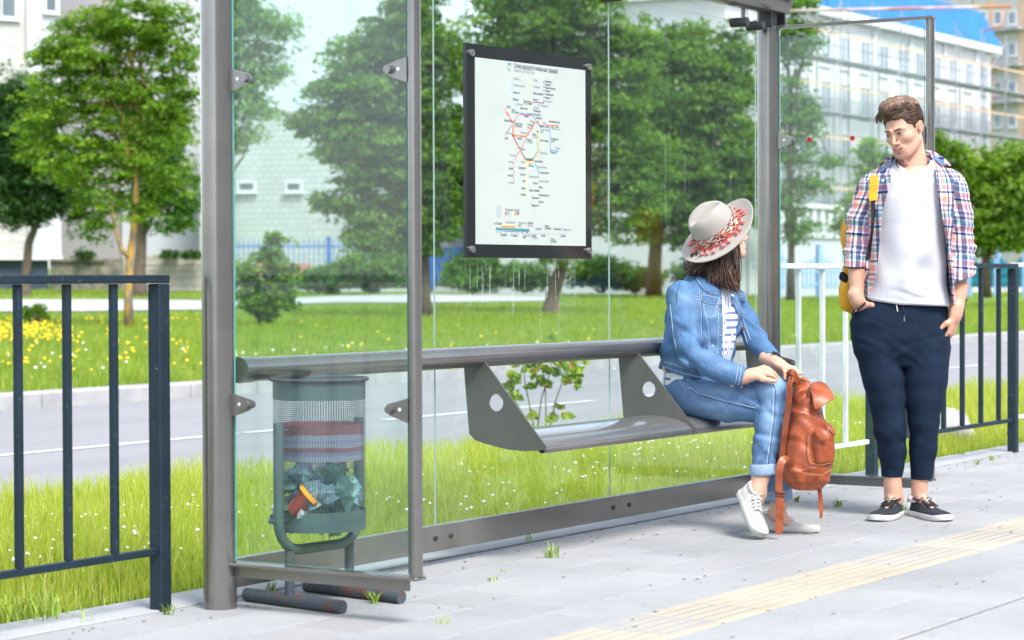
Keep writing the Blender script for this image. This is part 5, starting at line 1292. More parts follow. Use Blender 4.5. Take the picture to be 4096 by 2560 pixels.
def shoe(frame, L, W, upper, sole, name, parent, lace, H=.062, tongue=True, n_lace=4, eye=None):
    """frame: 4x4 matrix, local +x to the toe, +z up off the ground; origin under the heel"""
    Fm = Matrix(frame); out = []
    def hw(t):   # half width along the length
        return W/2*(.72*math.sqrt(max(0,min(1,t/.10)))*(1) if t < .10 else (.72+.0*t if t < .25 else (.72+.28*math.sin(min(1,(t-.25)/.40)*math.pi/2) if t < .65 else math.sqrt(max(0,1-((t-.65)/.35)**3.2)))))
    def side(t): return .006*math.sin(t*3.0)
    N = 26; ts = [0,.008,.03,.06,.1]+[.1+.8*i/(N-9) for i in range(1,N-8)]+[.94,.965,.982,.993,1.0]
    def top(t):
        if t < .30: return H+.012*(1-t/.3)
        if t < .62: return H+(.040*(L/.27)-H)*((t-.30)/.32)**.9*1.0
        return .040*(L/.27)-(.014)*((t-.62)/.38)**2
    # sole
    m = MB(); rings = []
    for z, g in ((0,-.004),(.004,.001),(.018,.003),(.024,.0015)):
        up_ = .010*0
        ring = [(t*L, side(t)+(max(.0005,hw(t)+g)), z+(.008*max(0,(t-.8)/.2)**2)) for t in ts]+[(t*L, side(t)-(max(.0005,hw(t)+g)), z+(.008*max(0,(t-.8)/.2)**2)) for t in reversed(ts)]
        rings.append(ring)
    k = len(rings[0]); vs = [Fm @ Vector(p) for r in rings for p in r]; fs = [tuple(range(k))[::-1]]
    for r in range(3): fs += [(r*k+i, r*k+(i+1)%k, (r+1)*k+(i+1)%k, (r+1)*k+i) for i in range(k)]
    fs.append(tuple(3*k+i for i in range(k))); m.add(vs, fs)
    sh_ = MB(); J = 13; vs = []
    for t in ts:
        w = max(.001, hw(t)-.002); hz = top(t)
        for j in range(J):
            a = math.pi*j/(J-1); cx = math.cos(a); sz = math.sin(a)
            p = 2.6 if t > .6 else 2.2
            xx = math.copysign(abs(cx)**(2/p), cx)*w*(1-.16*max(0,sz)*(1 if t < .35 else .9)); zz = .020+(hz-.020)*abs(sz)**(2/p)
            if t > .93: zz = .020+(zz-.020)*(1-((t-.93)/.07)**2*.75)
            vs.append(Fm @ Vector((t*L*.992+.001, side(t)+xx, zz+(.008*max(0,(t-.8)/.2)**2))))
    fs = [(i*J+j, (i+1)*J+j, (i+1)*J+j+1, i*J+j+1) for i in range(len(ts)-1) for j in range(J-1)]
    sh_.add(vs, fs); s_ = sh_.build(name, upper, parent, smooth=True); m.build('sole', sole, s_, auto=50)
    # opening: dark collar ring and tongue
    m = MB(); ring = []
    for q in range(17):
        a = 2*math.pi*q/16; ring.append(Fm @ Vector((L*(.175+.13*math.cos(a)), side(.2)+W*.27*math.sin(a), top(.17)+.001-.010*max(0,math.cos(a))*.6)))
    m.tube(ring, .0045, n=6, cap=False); m.build('collar', lace if eye is None else eye, s_, smooth=True)
    m = MB()
    for i in range(n_lace):
        t = .34+.055*i; w = hw(t)*.50; z = top(t)+.004
        zs = .022+(top(t)-.022)*.86
        m.tube([Fm @ Vector((t*L, side(t)-w, zs+.006)), Fm @ Vector((t*L+.004, side(t)-w*.3, z+.001)), Fm @ Vector((t*L+.012, side(t)+w*.35, z+.001)), Fm @ Vector((t*L+.014, side(t)+w, zs+.006))], .0030, n=6)
        m.tube([Fm @ Vector((t*L, side(t)+w, zs+.006)), Fm @ Vector((t*L+.004, side(t)+w*.3, z+.002)), Fm @ Vector((t*L+.012, side(t)-w*.35, z+.002)), Fm @ Vector((t*L+.014, side(t)-w, zs+.006))], .0030, n=6)
    t = .335; z = top(t)+.004
    for sg in (-1,1):
        m.tube([Fm @ Vector((t*L,side(t),z+.002)), Fm @ Vector((t*L-.004,side(t)+sg*.014,z+.016)), Fm @ Vector((t*L+.004,side(t)+sg*.028,z+.008)), Fm @ Vector((t*L+.008,side(t)+sg*.012,z+.001))], .0024, n=6)
        m.tube([Fm @ Vector((t*L,side(t),z+.002)), Fm @ Vector((t*L+.010,side(t)+sg*.016,z+.003)), Fm @ Vector((t*L+.018,side(t)+sg*.036,z-.012))], .0022, n=6)
    m.build('lace', lace, s_, smooth=True)
    m = MB()
    for i in range(n_lace):
        t = .34+.055*i; w = hw(t)*.56; zs = .022+(top(t)-.022)*.84
        for sg in (-1,1): m.ball(Fm @ Vector((t*L, side(t)+sg*w, zs+.0035)), .0026, 8, 5)
    m.build('eyelets', BOLT if eye is None else BOLT, s_, smooth=True)
    return s_
def frame_of(origin, fwd_, up_):
    x = Vector(fwd_).normalized(); z = Vector(up_); z = (z-x*z.dot(x)).normalized(); y = z.cross(x)
    return Matrix(((x.x,y.x,z.x,origin[0]),(x.y,y.y,z.y,origin[1]),(x.z,y.z,z.z,origin[2]),(0,0,0,1)))
def hand_sdf(v, wrist, knuckle, palm_n, flen, curl, thumb_dir, side=1, r=.0082, spread=.018, fdir=None, w=.040):
    """palm between wrist and knuckles, four separate fingers, a thumb leaving the side of the palm"""
    wrist = np.array(wrist); knuckle = np.array(knuckle); ax = knuckle-wrist; L = np.linalg.norm(ax); ax /= L; n = np.array(palm_n, float); n -= ax*(n@ax); n /= np.linalg.norm(n); sd_ = np.cross(ax, n)*side
    R = np.stack([ax, sd_, n], 1); c = (wrist+knuckle)/2; d = v.ell(c, (L*.62, w, .0145), R); d = smin(d, v.cap(wrist-ax*.03, wrist+ax*.02, .024, .022), .02)
    for i in range(4):
        o = (i-1.5)*spread*1.02; b = knuckle+sd_*o-ax*.004*abs(i-1.2); f = ax if fdir is None else np.array(fdir)/np.linalg.norm(fdir); l = flen*(.92,1.0,.95,.78)[i]; p = b-ax*.018; q = b; pts = [p, q]; rad = [r*1.05, r*1.08]; dd = f.copy()+sd_*(i-1.5)*.06
        for k, (fr, cu) in enumerate(((.45,curl*.8),(.30,curl*1.4),(.25,curl*.9))):
            ca, sa = math.cos(cu), math.sin(cu); dd = dd*ca-n*sa; dd /= np.linalg.norm(dd); q = q+dd*l*fr; pts.append(q); rad.append(r*(1-.10*(k+1)))
        d = smin(d, v.chain(pts, rad, .003), .004)
    td = np.array(thumb_dir, float); td /= np.linalg.norm(td); tb = wrist+ax*L*.28-sd_*w*.62; t1 = tb+(td*.6-sd_*.55+ax*.25)*.030; t2 = t1+td*.030; t3 = t2+td*.022
    return smin(d, v.chain([tb+sd_*.012, t1, t2, t3], [.013,.0112,.0098,.0080], .006), .008)
# ================================================================== the standing man
f = Fig(2140, 9.86); MF = f
man = empty('person', f.org, VIEW_ROT, 'man in open plaid shirt, white t-shirt and navy joggers standing with hands in pockets', 'person')
s = f.s
SK = (.60,.345,.245)
# --- head
Rh = rotm(math.radians(-41), math.radians(19), math.radians(-7)); HC = f(2136,308,-.01); HS = .93
lo = HC-np.array([.13,.15,.21]); hi = HC+np.array([.13,.15,.15]); v = Vol(lo, hi, .0021)
d, _ = head_sdf(v, HC, Rh, HS, mouth=9.0)
nb = f(2160,392,.035)
neck = v.cap(f(2153,322,.028), nb+np.array([0,0,-.02]), .050, .066); d = smin(d, neck, .018)
d = smin(d, v.ell(f(2137,386,-.034), (.008,.008,.012)), .018)
Vh, Fh = v.mesh(d); Vh = smooth_mesh(Vh, Fh, 1, .35)
col, q, a, mixc = head_color(Vh, HC, Rh, HS, SK, None, beard=.34, blush=.32)
mixc(((a[:,0] < .0300)*(q[:,1] < -.082))[:]*blob(np.stack([q[:,0], q[:,1], q[:,2]-a[:,0]**2*9.0], 1), (0,-.10,-.0715), (.0300,.03,.0098), .18), (.50,.19,.165))
mixc(blob(np.stack([q[:,0], q[:,1], q[:,2]-a[:,0]**2*9.0], 1), (0,-.094,-.0712), (.024,.012,.0026), .15)*(q[:,1] > -.0985), (.16,.05,.04))
mixc(blob(a, (.0305,-.088,-.001), (.0125,.012,.0055), .2), (.55,.48,.44))
heads = (Vh, Fh, col)
# --- body (hidden under the clothes except forearms, wrists and ankles), one skin with the head
wl_, wr_ = f(2024,714,-.02), f(2254,742,-.02)
v = Vol(f(1985,1215,-.22), f(2315,352,.24), .006)
b = v.stack([(f(0,y)[2], f(xc,0)[0], .03, hw, hd) for y, xc, hw, hd in ((820,2135,.150,.11),(740,2140,.145,.11),(640,2148,.140,.10),(540,2150,.150,.105),(450,2155,.160,.10),(420,2158,.150,.085),(400,2160,.08,.06))])
b = smin(b, v.cap(f(2165,410,.035), f(2160,372,.03), .056, .05), .03)
for S_, E_, W_ in ((f(2062,448,.04), f(2026,590,.05), wl_), (f(2258,448,.04), f(2280,600,.05), wr_)):
    b = smin(b, v.chain([S_, E_, W_], [.05,.040,.027], .02), .02)
for H_, K_, A_, T_ in ((f(2090,805,.02), f(2103,965,-.01), f(2112,1170,.02), f(2085,1212,-.10)), (f(2186,805,.02), f(2183,975,-.01), f(2174,1168,.02), f(2195,1212,-.10))):
    b = smin(b, v.chain([H_, K_, A_], [.062,.046,.034], .02), .03); b = smin(b, v.cap(A_+np.array([0,.01,-.02]), T_, .026, .014), .015)
b = smin(b, v.chain([f(2112,1150,.025), f(2118,1185,.03)], [.034,.036], .01), .02)
Vb, Fb = v.mesh(b)
# hands: forearm ends at finer grain, fingers reaching into the pockets
hs = []
for W_, K_, pn, sd_, th, fd in ((f(2024,712,-.02), f(2052,752,-.012), (-.75,-.6,.1), 1, (.9,-.1,-.5), (.55,.15,-.8)), (f(2256,745,-.02), f(2246,792,-.012), (.80,-.55,.05), -1, (-.8,.1,-.6), (-.55,.15,-.8))):
    c = (np.array(W_)+np.array(K_))/2; v = Vol(c-np.array([.10,.10,.20]), c+np.array([.10,.12,.17]), .0026)
    E2 = np.array(W_)+np.array((.003 if sd_ > 0 else .03, .03, .13)); d = hand_sdf(v, W_, K_, pn, .070, .25, th, sd_, fdir=fd)
    d = smin(d, v.cap(E2, W_, .036, .0265), .02); V_, F_ = v.mesh(d); hs.append((V_, F_, np.tile(np.array((SK[0]*.98,SK[1]*.93,SK[2]*.90)), (len(V_),1))))
def joinup(parts):
    V = []; F = []; C = []; o = 0
    for a_, b_, c_ in parts: V.append(a_); F.append(b_+o); C.append(c_); o += len(a_)
    return np.concatenate(V), np.concatenate(F), np.concatenate(C)
V, F, C = joinup([heads, (Vb, Fb, np.tile(np.array(SK)*.97, (len(Vb),1)))]+hs)
body = mesh_np('body', V, F, SKIN, man, smooth=True, colors=C)
# eyes, brows, lashes, teeth
def hp(x, y, z, c=None, R=None, S=None): c = HC if c is None else c; R = Rh if R is None else R; S = HS if S is None else S; return Vector(c+np.array(R)@(np.array((x,y,z))*S))
IRIS = basic('iris_brown', (.05,.03,.02), .15, var=.2, spec=.8); BROW = basic('brow_hair', (.055,.035,.025), .8, var=.3, scale=300)
LASH = basic('lash', (.03,.02,.018), .7, var=0); TEETH = basic('teeth', (.68,.66,.62), .3, var=.03)
for sg in (-1, 1):
    m = MB(); m.ball(hp(sg*.0305-.0045,-.0903,-.0022), .0043, 12, 8); m.build('iris', IRIS, body, smooth=True)
    m = MB(); m.tube([hp(sg*.018,-.0925,.0016), hp(sg*.026,-.0945,.0050), hp(sg*.034,-.0920,.0052), hp(sg*.0435,-.0845,.0018)], [.0008,.0015,.0016,.0009], n=6); m.build('eyelash', LASH, body, smooth=True)
    m = MB(); P = [hp(sg*.0125,-.0985,.0165), hp(sg*.022,-.0985,.0200), hp(sg*.034,-.0935,.0225), hp(sg*.047,-.0810,.0180)]; m.tube(P, [.0026,.0036,.0031,.0012], n=8, flat=.55); m.build('eyebrow', BROW, body, smooth=True)
m = MB(); m.tube([hp(-.019,-.0905,-.0668), hp(-.010,-.0955,-.0692), hp(0,-.0972,-.0700), hp(.010,-.0955,-.0692), hp(.019,-.0905,-.0668)], [.0010,.0022,.0025,.0022,.0010], n=6); m.build('teeth', TEETH, body, smooth=True)
# --- hair
rs = np.random.RandomState(12)
v = Vol(HC-np.array([.14,.15,.10]), HC+np.array([.14,.15,.17]), .0028); w = Vol.__new__(Vol); Rf = np.array(Rh, np.float32)
x, y, z = (v.X-HC[0])/HS, (v.Y-HC[1])/HS, (v.Z-HC[2])/HS; w.X = Rf[0][0]*x+Rf[1][0]*y+Rf[2][0]*z; w.Y = Rf[0][1]*x+Rf[1][1]*y+Rf[2][1]*z; w.Z = Rf[0][2]*x+Rf[1][2]*y+Rf[2][2]*z
d = w.ell((0,.016,.036), (.080,.100,.090)); d = smin(d, w.ell((0,-.030,.118), (.064,.064,.032)), .03); d = smin(d, w.ell((0,.035,.085), (.066,.066,.045)), .03)
hl = polysd(w.Y, w.Z, [(-.20,-.2),(-.20,.075),(-.080,.072),(-.060,.060),(-.050,.030),(-.030,.018),(-.024,-.018),(-.012,-.022),(-.010,.012),(.022,.022),(.040,-.012),(.075,-.050),(.2,-.065),(.2,-.2)])
d = smax(d, -hl, .006)
d = d-.0022*np.sin(w.X*170+3*np.sin(w.Y*40))*np.clip(w.Z*12,0,1)
Vv, Ff = v.mesh(d*HS); qq = canon(Vv, HC, Rh, HS); t = np.clip(.35+.35*np.sin(qq[:,0]*190+2*np.sin(qq[:,1]*50))+rs.normal(0,.1,len(Vv)),0,1)[:,None]
c0 = np.array((.050,.030,.020)); c1 = np.array((.185,.108,.068)); hair = mesh_np('hair', Vv, Ff, HAIR, man, smooth=True, colors=c0+(c1-c0)*t*.7)
bh = bvh_of(hair)
def on_cap(x, y, l):
    a = Vector(HC+HS*Rh@np.array((x,y,.35))); dn = Vector(Rh@np.array((0,0,-1.))); h = bh.ray_cast(a, dn)
    return None if h[0] is None else np.array(h[0]-dn*l)
V = []; F = []; C = []
def lock(P, r, colr, n=5):
    b0 = len(V); P = [np.array(p) for p in P]
    for i, p in enumerate(P):
        t_ = P[min(i+1,len(P)-1)]-P[max(0,i-1)]; t_ = t_/(np.linalg.norm(t_)+1e-9); u_ = np.cross(t_, (.3,.2,1)); u_ /= np.linalg.norm(u_)+1e-9; w_ = np.cross(t_, u_)
        rr = r*(1-(i/(len(P)-1))**1.6*.9)*(.65 if i == 0 else 1)
        for k in range(n): a_ = 2*math.pi*k/n; V.append(p+(u_*math.cos(a_)+w_*math.sin(a_)*.7)*rr); C.append(colr)
    for i in range(len(P)-1):
        for k in range(n): F.append((b0+i*n+k, b0+i*n+(k+1)%n, b0+(i+1)*n+(k+1)%n, b0+(i+1)*n+k))
def surf_pt(u_, v_):   # on the hair cap, canonical
    return np.array((.080*math.cos(v_)*math.sin(u_), .016+.100*math.cos(v_)*-math.cos(u_), .036+.090*math.sin(v_)))
for i in range(1500):
    x0 = rs.uniform(-.072,.072); y0 = rs.uniform(-.075,.100); L_ = rs.uniform(.035,.075); ph = rs.uniform(0,6); P = []; hh = rs.uniform(.001,.006)
    for k in range(7):
        t_ = k/6; yy = y0-L_*t_; xx = x0+.010*math.sin(ph+t_*3.5)+(-.020*t_ if y0 < .05 else -.008*t_); p = on_cap(xx, yy, hh*math.sin(math.pi*min(1,.15+t_*.8))+.001)
        if p is None or (P and np.linalg.norm(p-P[-1]) > .022):
            if P and k > 1: p = P[-1]+(P[-1]-P[-2] if len(P) > 1 else 0)*.8+Rh@np.array((0,0,-.004)); P.append(p); 
            break
        P.append(p)
    if len(P) < 4: continue
    k_ = rs.rand()**1.2; lock(P, rs.uniform(.0030,.0055), c0+(c1*2.0-c0)*k_)
def cast(o, dr, l):
    a = Vector(HC+HS*Rh@np.array(o)); dn = Vector(Rh@np.array(dr, float)); h = bh.ray_cast(a, dn)
    return None if h[0] is None or h[3] > .4 else np.array(h[0]-dn*l)
for i in range(420):   # front mass sweeping across the forehead towards the left of the picture
    x0 = rs.uniform(-.060,.070); z0 = rs.uniform(.074,.122); L_ = rs.uniform(.03,.06); P = []; hh = rs.uniform(.001,.008)
    for k in range(6):
        t_ = k/5; p = cast((x0-L_*t_*.9, -.3, z0-.022*t_*t_+.004*math.sin(t_*5+i)), (0,1,0), hh*math.sin(math.pi*min(1,.2+t_*.7))+.001)
        if p is None or (P and np.linalg.norm(p-P[-1]) > .025): break
        P.append(p)
    if len(P) >= 4: lock(P, rs.uniform(.0028,.0050), c0*.9+(c1*1.1-c0)*rs.rand()**1.4)
for i in range(70):    # fringe dropping over the temple
    x0 = rs.uniform(-.050,-.008); P = []; L_ = rs.uniform(.02,.046); cv = rs.uniform(.5,1.4)
    for k in range(6): t_ = k/5; P.append(HC+HS*Rh@np.array((x0-.016*t_*cv, -.070-.026*math.sin(t_*1.7)*cv, .116-.008*t_-L_*t_**1.7)))
    lock(P, rs.uniform(.0022,.0044), c0*.9+(c1-c0)*rs.rand()*.7)
for sg in (-1,1):
    for i in range(700):
        y0 = rs.uniform(-.060,.11); z0 = rs.uniform(-.045,.105); L_ = rs.uniform(.012,.03)*(1+.9*max(0,(z0-.03)/.08)); P = []; hh = rs.uniform(.001,.005)
        for k in range(4):
            t_ = k/3; p = cast((sg*.3, y0+L_*t_*(.75 if z0 > .03 else .35), z0-L_*t_*(.45 if z0 > .03 else .9)), (-sg,0,0), hh*math.sin(math.pi*min(1,.2+t_*.7))+.0008)
            if p is None or (P and np.linalg.norm(p-P[-1]) > .02): break
            P.append(p)
        if len(P) == 4: lock(P, rs.uniform(.0018,.0034), c0*.95+(c1*1.05-c0)*rs.rand()*.85)
mesh_np('locks', V, F, HAIR, hair, smooth=True, colors=np.array(C))
# --- joggers
JOG = basic('navy_cotton', (.004,.013,.033), .85, var=.22, scale=22, bump=.25, bscale=600, bdist=.0008, spec=.25)
v = Vol(f(1985,1150,-.22), f(2275,690,.24), .0042)
hip = v.stack([(f(0,y)[2], f((xl+xr)/2,0)[0], cy, (xr-xl)/2*s, hd) for y, xl, xr, hd, cy in ((868,2044,2238,.075,.02),(840,2022,2247,.108,.03),(800,2013,2250,.122,.03),(765,2011,2248,.122,.03),(730,2022,2242,.118,.03),(700,2040,2236,.115,.03))], p=2.1)
LL = [f(2078,830,.02), f(2083,865,.015), f(2089,900,.008), f(2095,943,.0), f(2103,1018,-.005), f(2109,1065,.01), f(2110,1128,.02)]
RR = [f(2190,830,.02), f(2189,865,.015), f(2187,900,.008), f(2184,943,.0), f(2182,1000,-.005), f(2183,1061,.01), f(2179,1138,.02)]
ll = v.chain(LL, [.096,.088,.085,.075,.066,.058,.045], .02); rr = v.chain(RR, [.096,.093,.092,.082,.064,.057,.045], .02)
d = smin(smin(hip, ll, .022), rr, .022); 
cut = v.cap(f(2133,905,.0), f(2140,1100,0), .001); legs = smin(ll, rr, .004)
top_ = f(0,842)[2]; tt = np.clip((v.Z-top_)/.06+.5, 0, 1); d = d*tt+np.minimum(legs, smin(hip, legs, .01))*(1-tt)
K1, K2 = LL[4], RR[4]
wz = wr(v, [(30,10,48,0,.0034),(38,-12,-40,1.3,.0028)])*(near(v, K1+np.array((0,0,-.03)), .11)+near(v, K2+np.array((0,0,-.03)), .11)+.8*near(v, LL[6]+np.array((0,0,.03)), .06)+.8*near(v, RR[6]+np.array((0,0,.03)), .06)+.18)*.40
wz = wz+wr(v, [(48,10,62,.4,.0026),(-52,10,58,2.,.0024)])*near(v, f(2132,830,-.10), .09)+wr(v, [(40,0,90,.4,.0026)])*near(v, f(2040,800,-.10), .07)+wr(v, [(-40,0,90,.4,.0026)])*near(v, f(2225,800,-.10), .07)
d = d+wz
dp = np.abs(v.X-f(2128,0)[0])-.0016; d = np.maximum(d, -np.maximum(np.maximum(dp, v.Y+.05), f(0,850)[2]-v.Z)) if False else d
for (P_, r_, zc) in ((LL[6], .043, 1128), (RR[6], .043, 1138)):     # ribbed ankle cuff
    ang = np.arctan2(v.Y-P_[1], v.X-P_[0]); ring = v.cap((P_[0],P_[1],f(0,zc)[2]+.002), (P_[0],P_[1],f(0,zc)[2]+.032), r_-.004)+.0016*np.sin(ang*26); zlim = np.maximum(f(0,zc)[2]-v.Z, v.Z-f(0,zc)[2]-.045); d = smin(d, smax(ring, zlim, .004), .006)
zb = np.where(v.X < f(2145,0)[0], f(0,1131)[2], f(0,1141)[2]); d = smax(d, zb-v.Z, .004)
# pocket mouths: slits where the hands go in
for poly, yl in (([(2000,760),(2014,748),(2040,712),(2030,700),(2000,700)], 0),([(2243,700),(2240,722),(2247,818),(2262,812),(2262,700)], 0)):
    px, py = f.pix(v.X, v.Y, v.Z); d = smax(d, np.where(v.Y < .06, -polysd(px, py, poly)*s-.0, -1), .004)
V, F = v.mesh(d); jog = mesh_np('joggers', V, F, JOG, man, smooth=True)
bj = bvh_of(jog); DKN = basic('dark_navy_seam', (.006,.012,.028), .9, var=0)
for pts in ([(2128,724),(2128,770),(2127,830),(2126,846)], [(2150,730),(2150,772),(2143,800),(2128,812)], [(2010,760),(2018,748),(2032,730),(2043,714)], [(2238,724),(2243,760),(2247,800),(2245,822)]): seam(bj, f, pts, 'seam', DKN, jog, .0016)
CORD = basic('cord_white', (.70,.66,.60), .7, var=.1)
seam(bj, f, [(2110,722),(2113,740)], 'drawstring', CORD, jog, .0022, .003); seam(bj, f, [(2126,724),(2128,750)], 'drawstring', basic('cord_dark', (.02,.03,.05), .8), jog, .0022, .004)
m = MB(); h = hitf(bj, f, 2128, 756, .004); m.cyl(h[0]+Vector((0,0,.008)), h[0]-Vector((0,0,.012)), .003, n=8); m.build('aglet', BOLT, jog)
# --- white t-shirt
TEE = basic('white_cotton', (.50,.50,.545), .9, var=.02, scale=8, bump=.12, bscale=700, bdist=.0006, spec=.2)
v = Vol(f(2020,735,-.20), f(2275,355,.22), .0042)
rows = [(735,2042,2246,.122,.02),(700,2046,2243,.125,.02),(640,2056,2240,.118,.02),(580,2060,2238,.118,.022),(520,2058,2240,.125,.025),(470,2056,2244,.125,.03),(430,2062,2250,.115,.035),(408,2082,2236,.095,.04),(390,2104,2214,.080,.035),(372,2124,2196,.060,.03)]
d = v.stack([(f(0,y)[2], f((xl+xr)/2,0)[0], cy, (xr-xl)/2*s, hd) for y, xl, xr, hd, cy in rows], p=2.4)
d = smin(d, v.cap(f(2080,440,.04), f(2240,440,.04), .055), .03)
d = d+wr(v, [(26,6,-13,0,.0042),(-18,8,-22,2,.0034)])*(.5+1.3*near(v, f(2150,620,-.1), .14))+wr(v, [(70,0,60,1,.0026)])*near(v, f(2205,470,-.1), .07)+wr(v, [(15,0,95,0,.0026)])*near(v, f(2150,695,-.1), .07)
px, py = f.pix(v.X, v.Y, v.Z)
hem = np.interp(px, [2030,2060,2120,2200,2260], [704,714,723,726,728]); d = smax(d, (py-hem)*s, .004); d = d-.0015*np.exp(-((hem-6-py)/1.2)**2)
nk = v.cap(nb+np.array([-.008,-.022,-.035]), nb+np.array([.0,-.045,.10]), .064, .085); nk2 = v.ell(f(2155,380,-.03), (.068,.085,.040)); d = smax(d, -smin(nk, nk2, .01), .004)
V, F = v.mesh(d); tee = mesh_np('t_shirt', V, F, TEE, man, smooth=True); bt = bvh_of(tee)
seam(bt, f, [(2050,704),(2080,712),(2120,718),(2170,721),(2236,723)], 'hem_seam', basic('white_thread', (.66,.66,.70), .9, var=0), tee, .0009, .0003)
# --- plaid overshirt: a cloth shell, open at the front, sleeves rolled to the elbow
PL = plaid()
v = Vol(f(1985,745,-.22), f(2325,345,.25), .0042); px, py = f.pix(v.X, v.Y, v.Z)
rows = [(745,2034,2262,.132,.03),(700,2038,2258,.132,.03),(640,2046,2252,.130,.03),(580,2048,2252,.130,.03),(520,2046,2254,.136,.03),(470,2044,2262,.134,.035),(440,2048,2268,.122,.04),(418,2058,2262,.102,.045),(400,2076,2244,.088,.045),(388,2094,2226,.080,.045),(376,2108,2212,.072,.045),(368,2116,2204,.066,.045)]
tor = v.stack([(f(0,y)[2], f((xl+xr)/2,0)[0], cy, (xr-xl)/2*s, hd) for y, xl, xr, hd, cy in rows], p=2.4)
tor = smin(tor, v.cap(f(2078,443,.04), f(2250,446,.04), .062), .035)
tor = tor+wr(v, [(30,10,40,0,.0022),(60,10,-25,1.5,.0026)])
opening = [(2120,340),(2112,380),(2100,405),(2094,440),(2077,478),(2070,529),(2066,568),(2061,646),(2044,706),(2038,790),(2262,790),(2246,727),(2239,640),(2230,568),(2216,510),(2208,451),(2203,388),(2196,340)]
op = polysd(px, py, opening)*s; op = np.where(v.Y < .055, op, .1)
shell = np.maximum(np.abs(tor+.004)-.0042, -op)
SL = [f(2064,452,.04), f(2034,520,.05), f(2028,590,.045), f(2023,626,.01)]; SR = [f(2254,456,.04), f(2272,520,.05), f(2276,590,.045), f(2274,650,.01)]
sl = v.chain(SL, [.066,.053,.050,.042], .015); sr = v.chain(SR, [.068,.060,.055,.052], .015)
fold = wr(v, [(20,20,85,0,.0045),(45,10,70,1.2,.0030)]); folr = wr(v, [(-25,20,85,.7,.0042),(-45,10,70,2.2,.0030)])
sl = sl+fold*(near(v, SL[2], .10)+.35); sr = sr+folr*(near(v, SR[2], .12)+.35)
sl = smin(sl, smax(v.cap(f(2024,612,.018), f(2022,633,.008), .0475), v.Z-f(0,606)[2], .004), .004); sr = smin(sr, smax(v.cap(f(2277,636,.02), f(2271,662,.0), .0575), v.Z-f(0,632)[2]-.0, .004), .004)
sl = smax(sl, -v.cap(f(2024,626,.012), f(2020,680,-.01), .0375), .003); sr = smax(sr, -v.cap(f(2275,654,.01), f(2265,700,-.01), .0465), .003)
pl_l = (v.Z-f(0,634)[2])-(v.X-SL[3][0])*.05; sl = smax(sl, -pl_l, .003); pr_l = (v.Z-f(0,664)[2])-(v.X-SR[3][0])*.35; sr = smax(sr, -pr_l, .003)
hemz = f(0,1)[2]; d = smin(shell, np.minimum(sl, sr), .016)
d = np.maximum(d, np.where(np.minimum(sl, sr) > .004, -op, -1)); d = np.where((op < 0) & (np.minimum(sl,sr) < .002) & (v.Y < .05), np.maximum(d, -op), d)
hem = np.interp(px, [2030,2060,2240,2290], [713,706,722,726]); d = np.where(np.minimum(sl, sr) > .0, np.maximum(d, (py-hem)*s), d)
d = smax(d, -v.cap(f(2156,395,.02), f(2152,340,.0), .060), .004)
V, F = v.mesh(d)
# cloth coordinates: around and along each sleeve, across and down the torso
fc = V[F].mean(1); ax_l = np.minimum.reduce([np.linalg.norm(np.cross(fc-SL[i], (SL[i+1]-SL[i])/np.linalg.norm(SL[i+1]-SL[i])), axis=1)+1e3*0 for i in (0,1,2)])
xc_l = np.interp(-fc[:,2], [-p[2] for p in SL], [p[0] for p in SL]); xc_r = np.interp(-fc[:,2], [-p[2] for p in SR], [p[0] for p in SR])
isl = (np.abs(fc[:,0]-xc_l) < .058) & (fc[:,2] < f(0,430)[2]) & (fc[:,0] < f(2052,0)[0]-.0*fc[:,2]); isr = (np.abs(fc[:,0]-xc_r) < .068) & (fc[:,2] < f(0,430)[2]) & (fc[:,0] > f(2250,0)[0])
LV = V[F]; U = np.empty(LV.shape[:2]+(2,), np.float32); cy = .035; ang = np.arctan2(LV[...,0]-f(2150,0)[0], -(LV[...,1]-cy)); U[...,0] = ang*.125; U[...,1] = LV[...,2]
tl = f(2150,0)[0]; fold_u = np.where(LV[...,0] < tl, .0, 0)
U[...,0] = np.where(np.abs(LV[...,0]-tl) < .25, (LV[...,0]-tl)*.9+np.sign(LV[...,0]-tl)*(LV[...,1])*.45, U[...,0])
for mk_, SS in ((isl, SL), (isr, SR)):
    xc = np.interp(-LV[mk_][...,2], [-p[2] for p in SS], [p[0] for p in SS]); yc = np.interp(-LV[mk_][...,2], [-p[2] for p in SS], [p[1] for p in SS]); aa = np.arctan2(LV[mk_][...,0]-xc, -(LV[mk_][...,1]-yc))
    U[mk_, :, 0] = aa*.052+.02; U[mk_, :, 1] = LV[mk_][...,2]+.10*(LV[mk_][...,0]-xc)+.03
shirt = mesh_np('plaid_shirt', V, F, PL, man, smooth=True, uvs=U.reshape(-1,2)); bs = bvh_of(shirt)
# cuffs lie turned back: bright plaid bands, collar: blue inside, plaid outside
CHB = basic('blue_chambray', (.10,.17,.33), .9, var=.22, scale=120, bump=.3, bscale=500, bdist=.001)
def strip(A, B, name, mat, parent, th=.004, uvp=None):
    """cloth strip between two polylines"""
    n = len(A); V = [tuple(p) for p in A]+[tuple(p) for p in B]; F = [(i, i+1, n+i+1, n+i) for i in range(n-1)]
    uv = [(0.9*V[j][0], V[j][2]) for f_ in F for j in f_]; o = mesh_np(name, V, F, mat, parent, smooth=True, uvs=uv)
    md = o.modifiers.new('thickness', 'SOLIDIFY'); md.thickness = th; md.offset = 0; ms = o.modifiers.new('smooth', 'SUBSURF'); ms.levels = 2; ms.render_levels = 2; return o
def Fp(*p): return Vector(f(*p))
def SH(x, y, l, y0=-.02):
    h = hitf(bs, f, x, y, l); q = Fp(x, y, y0)
    return h[0] if h and abs(h[0].y-y0) < .10 else q
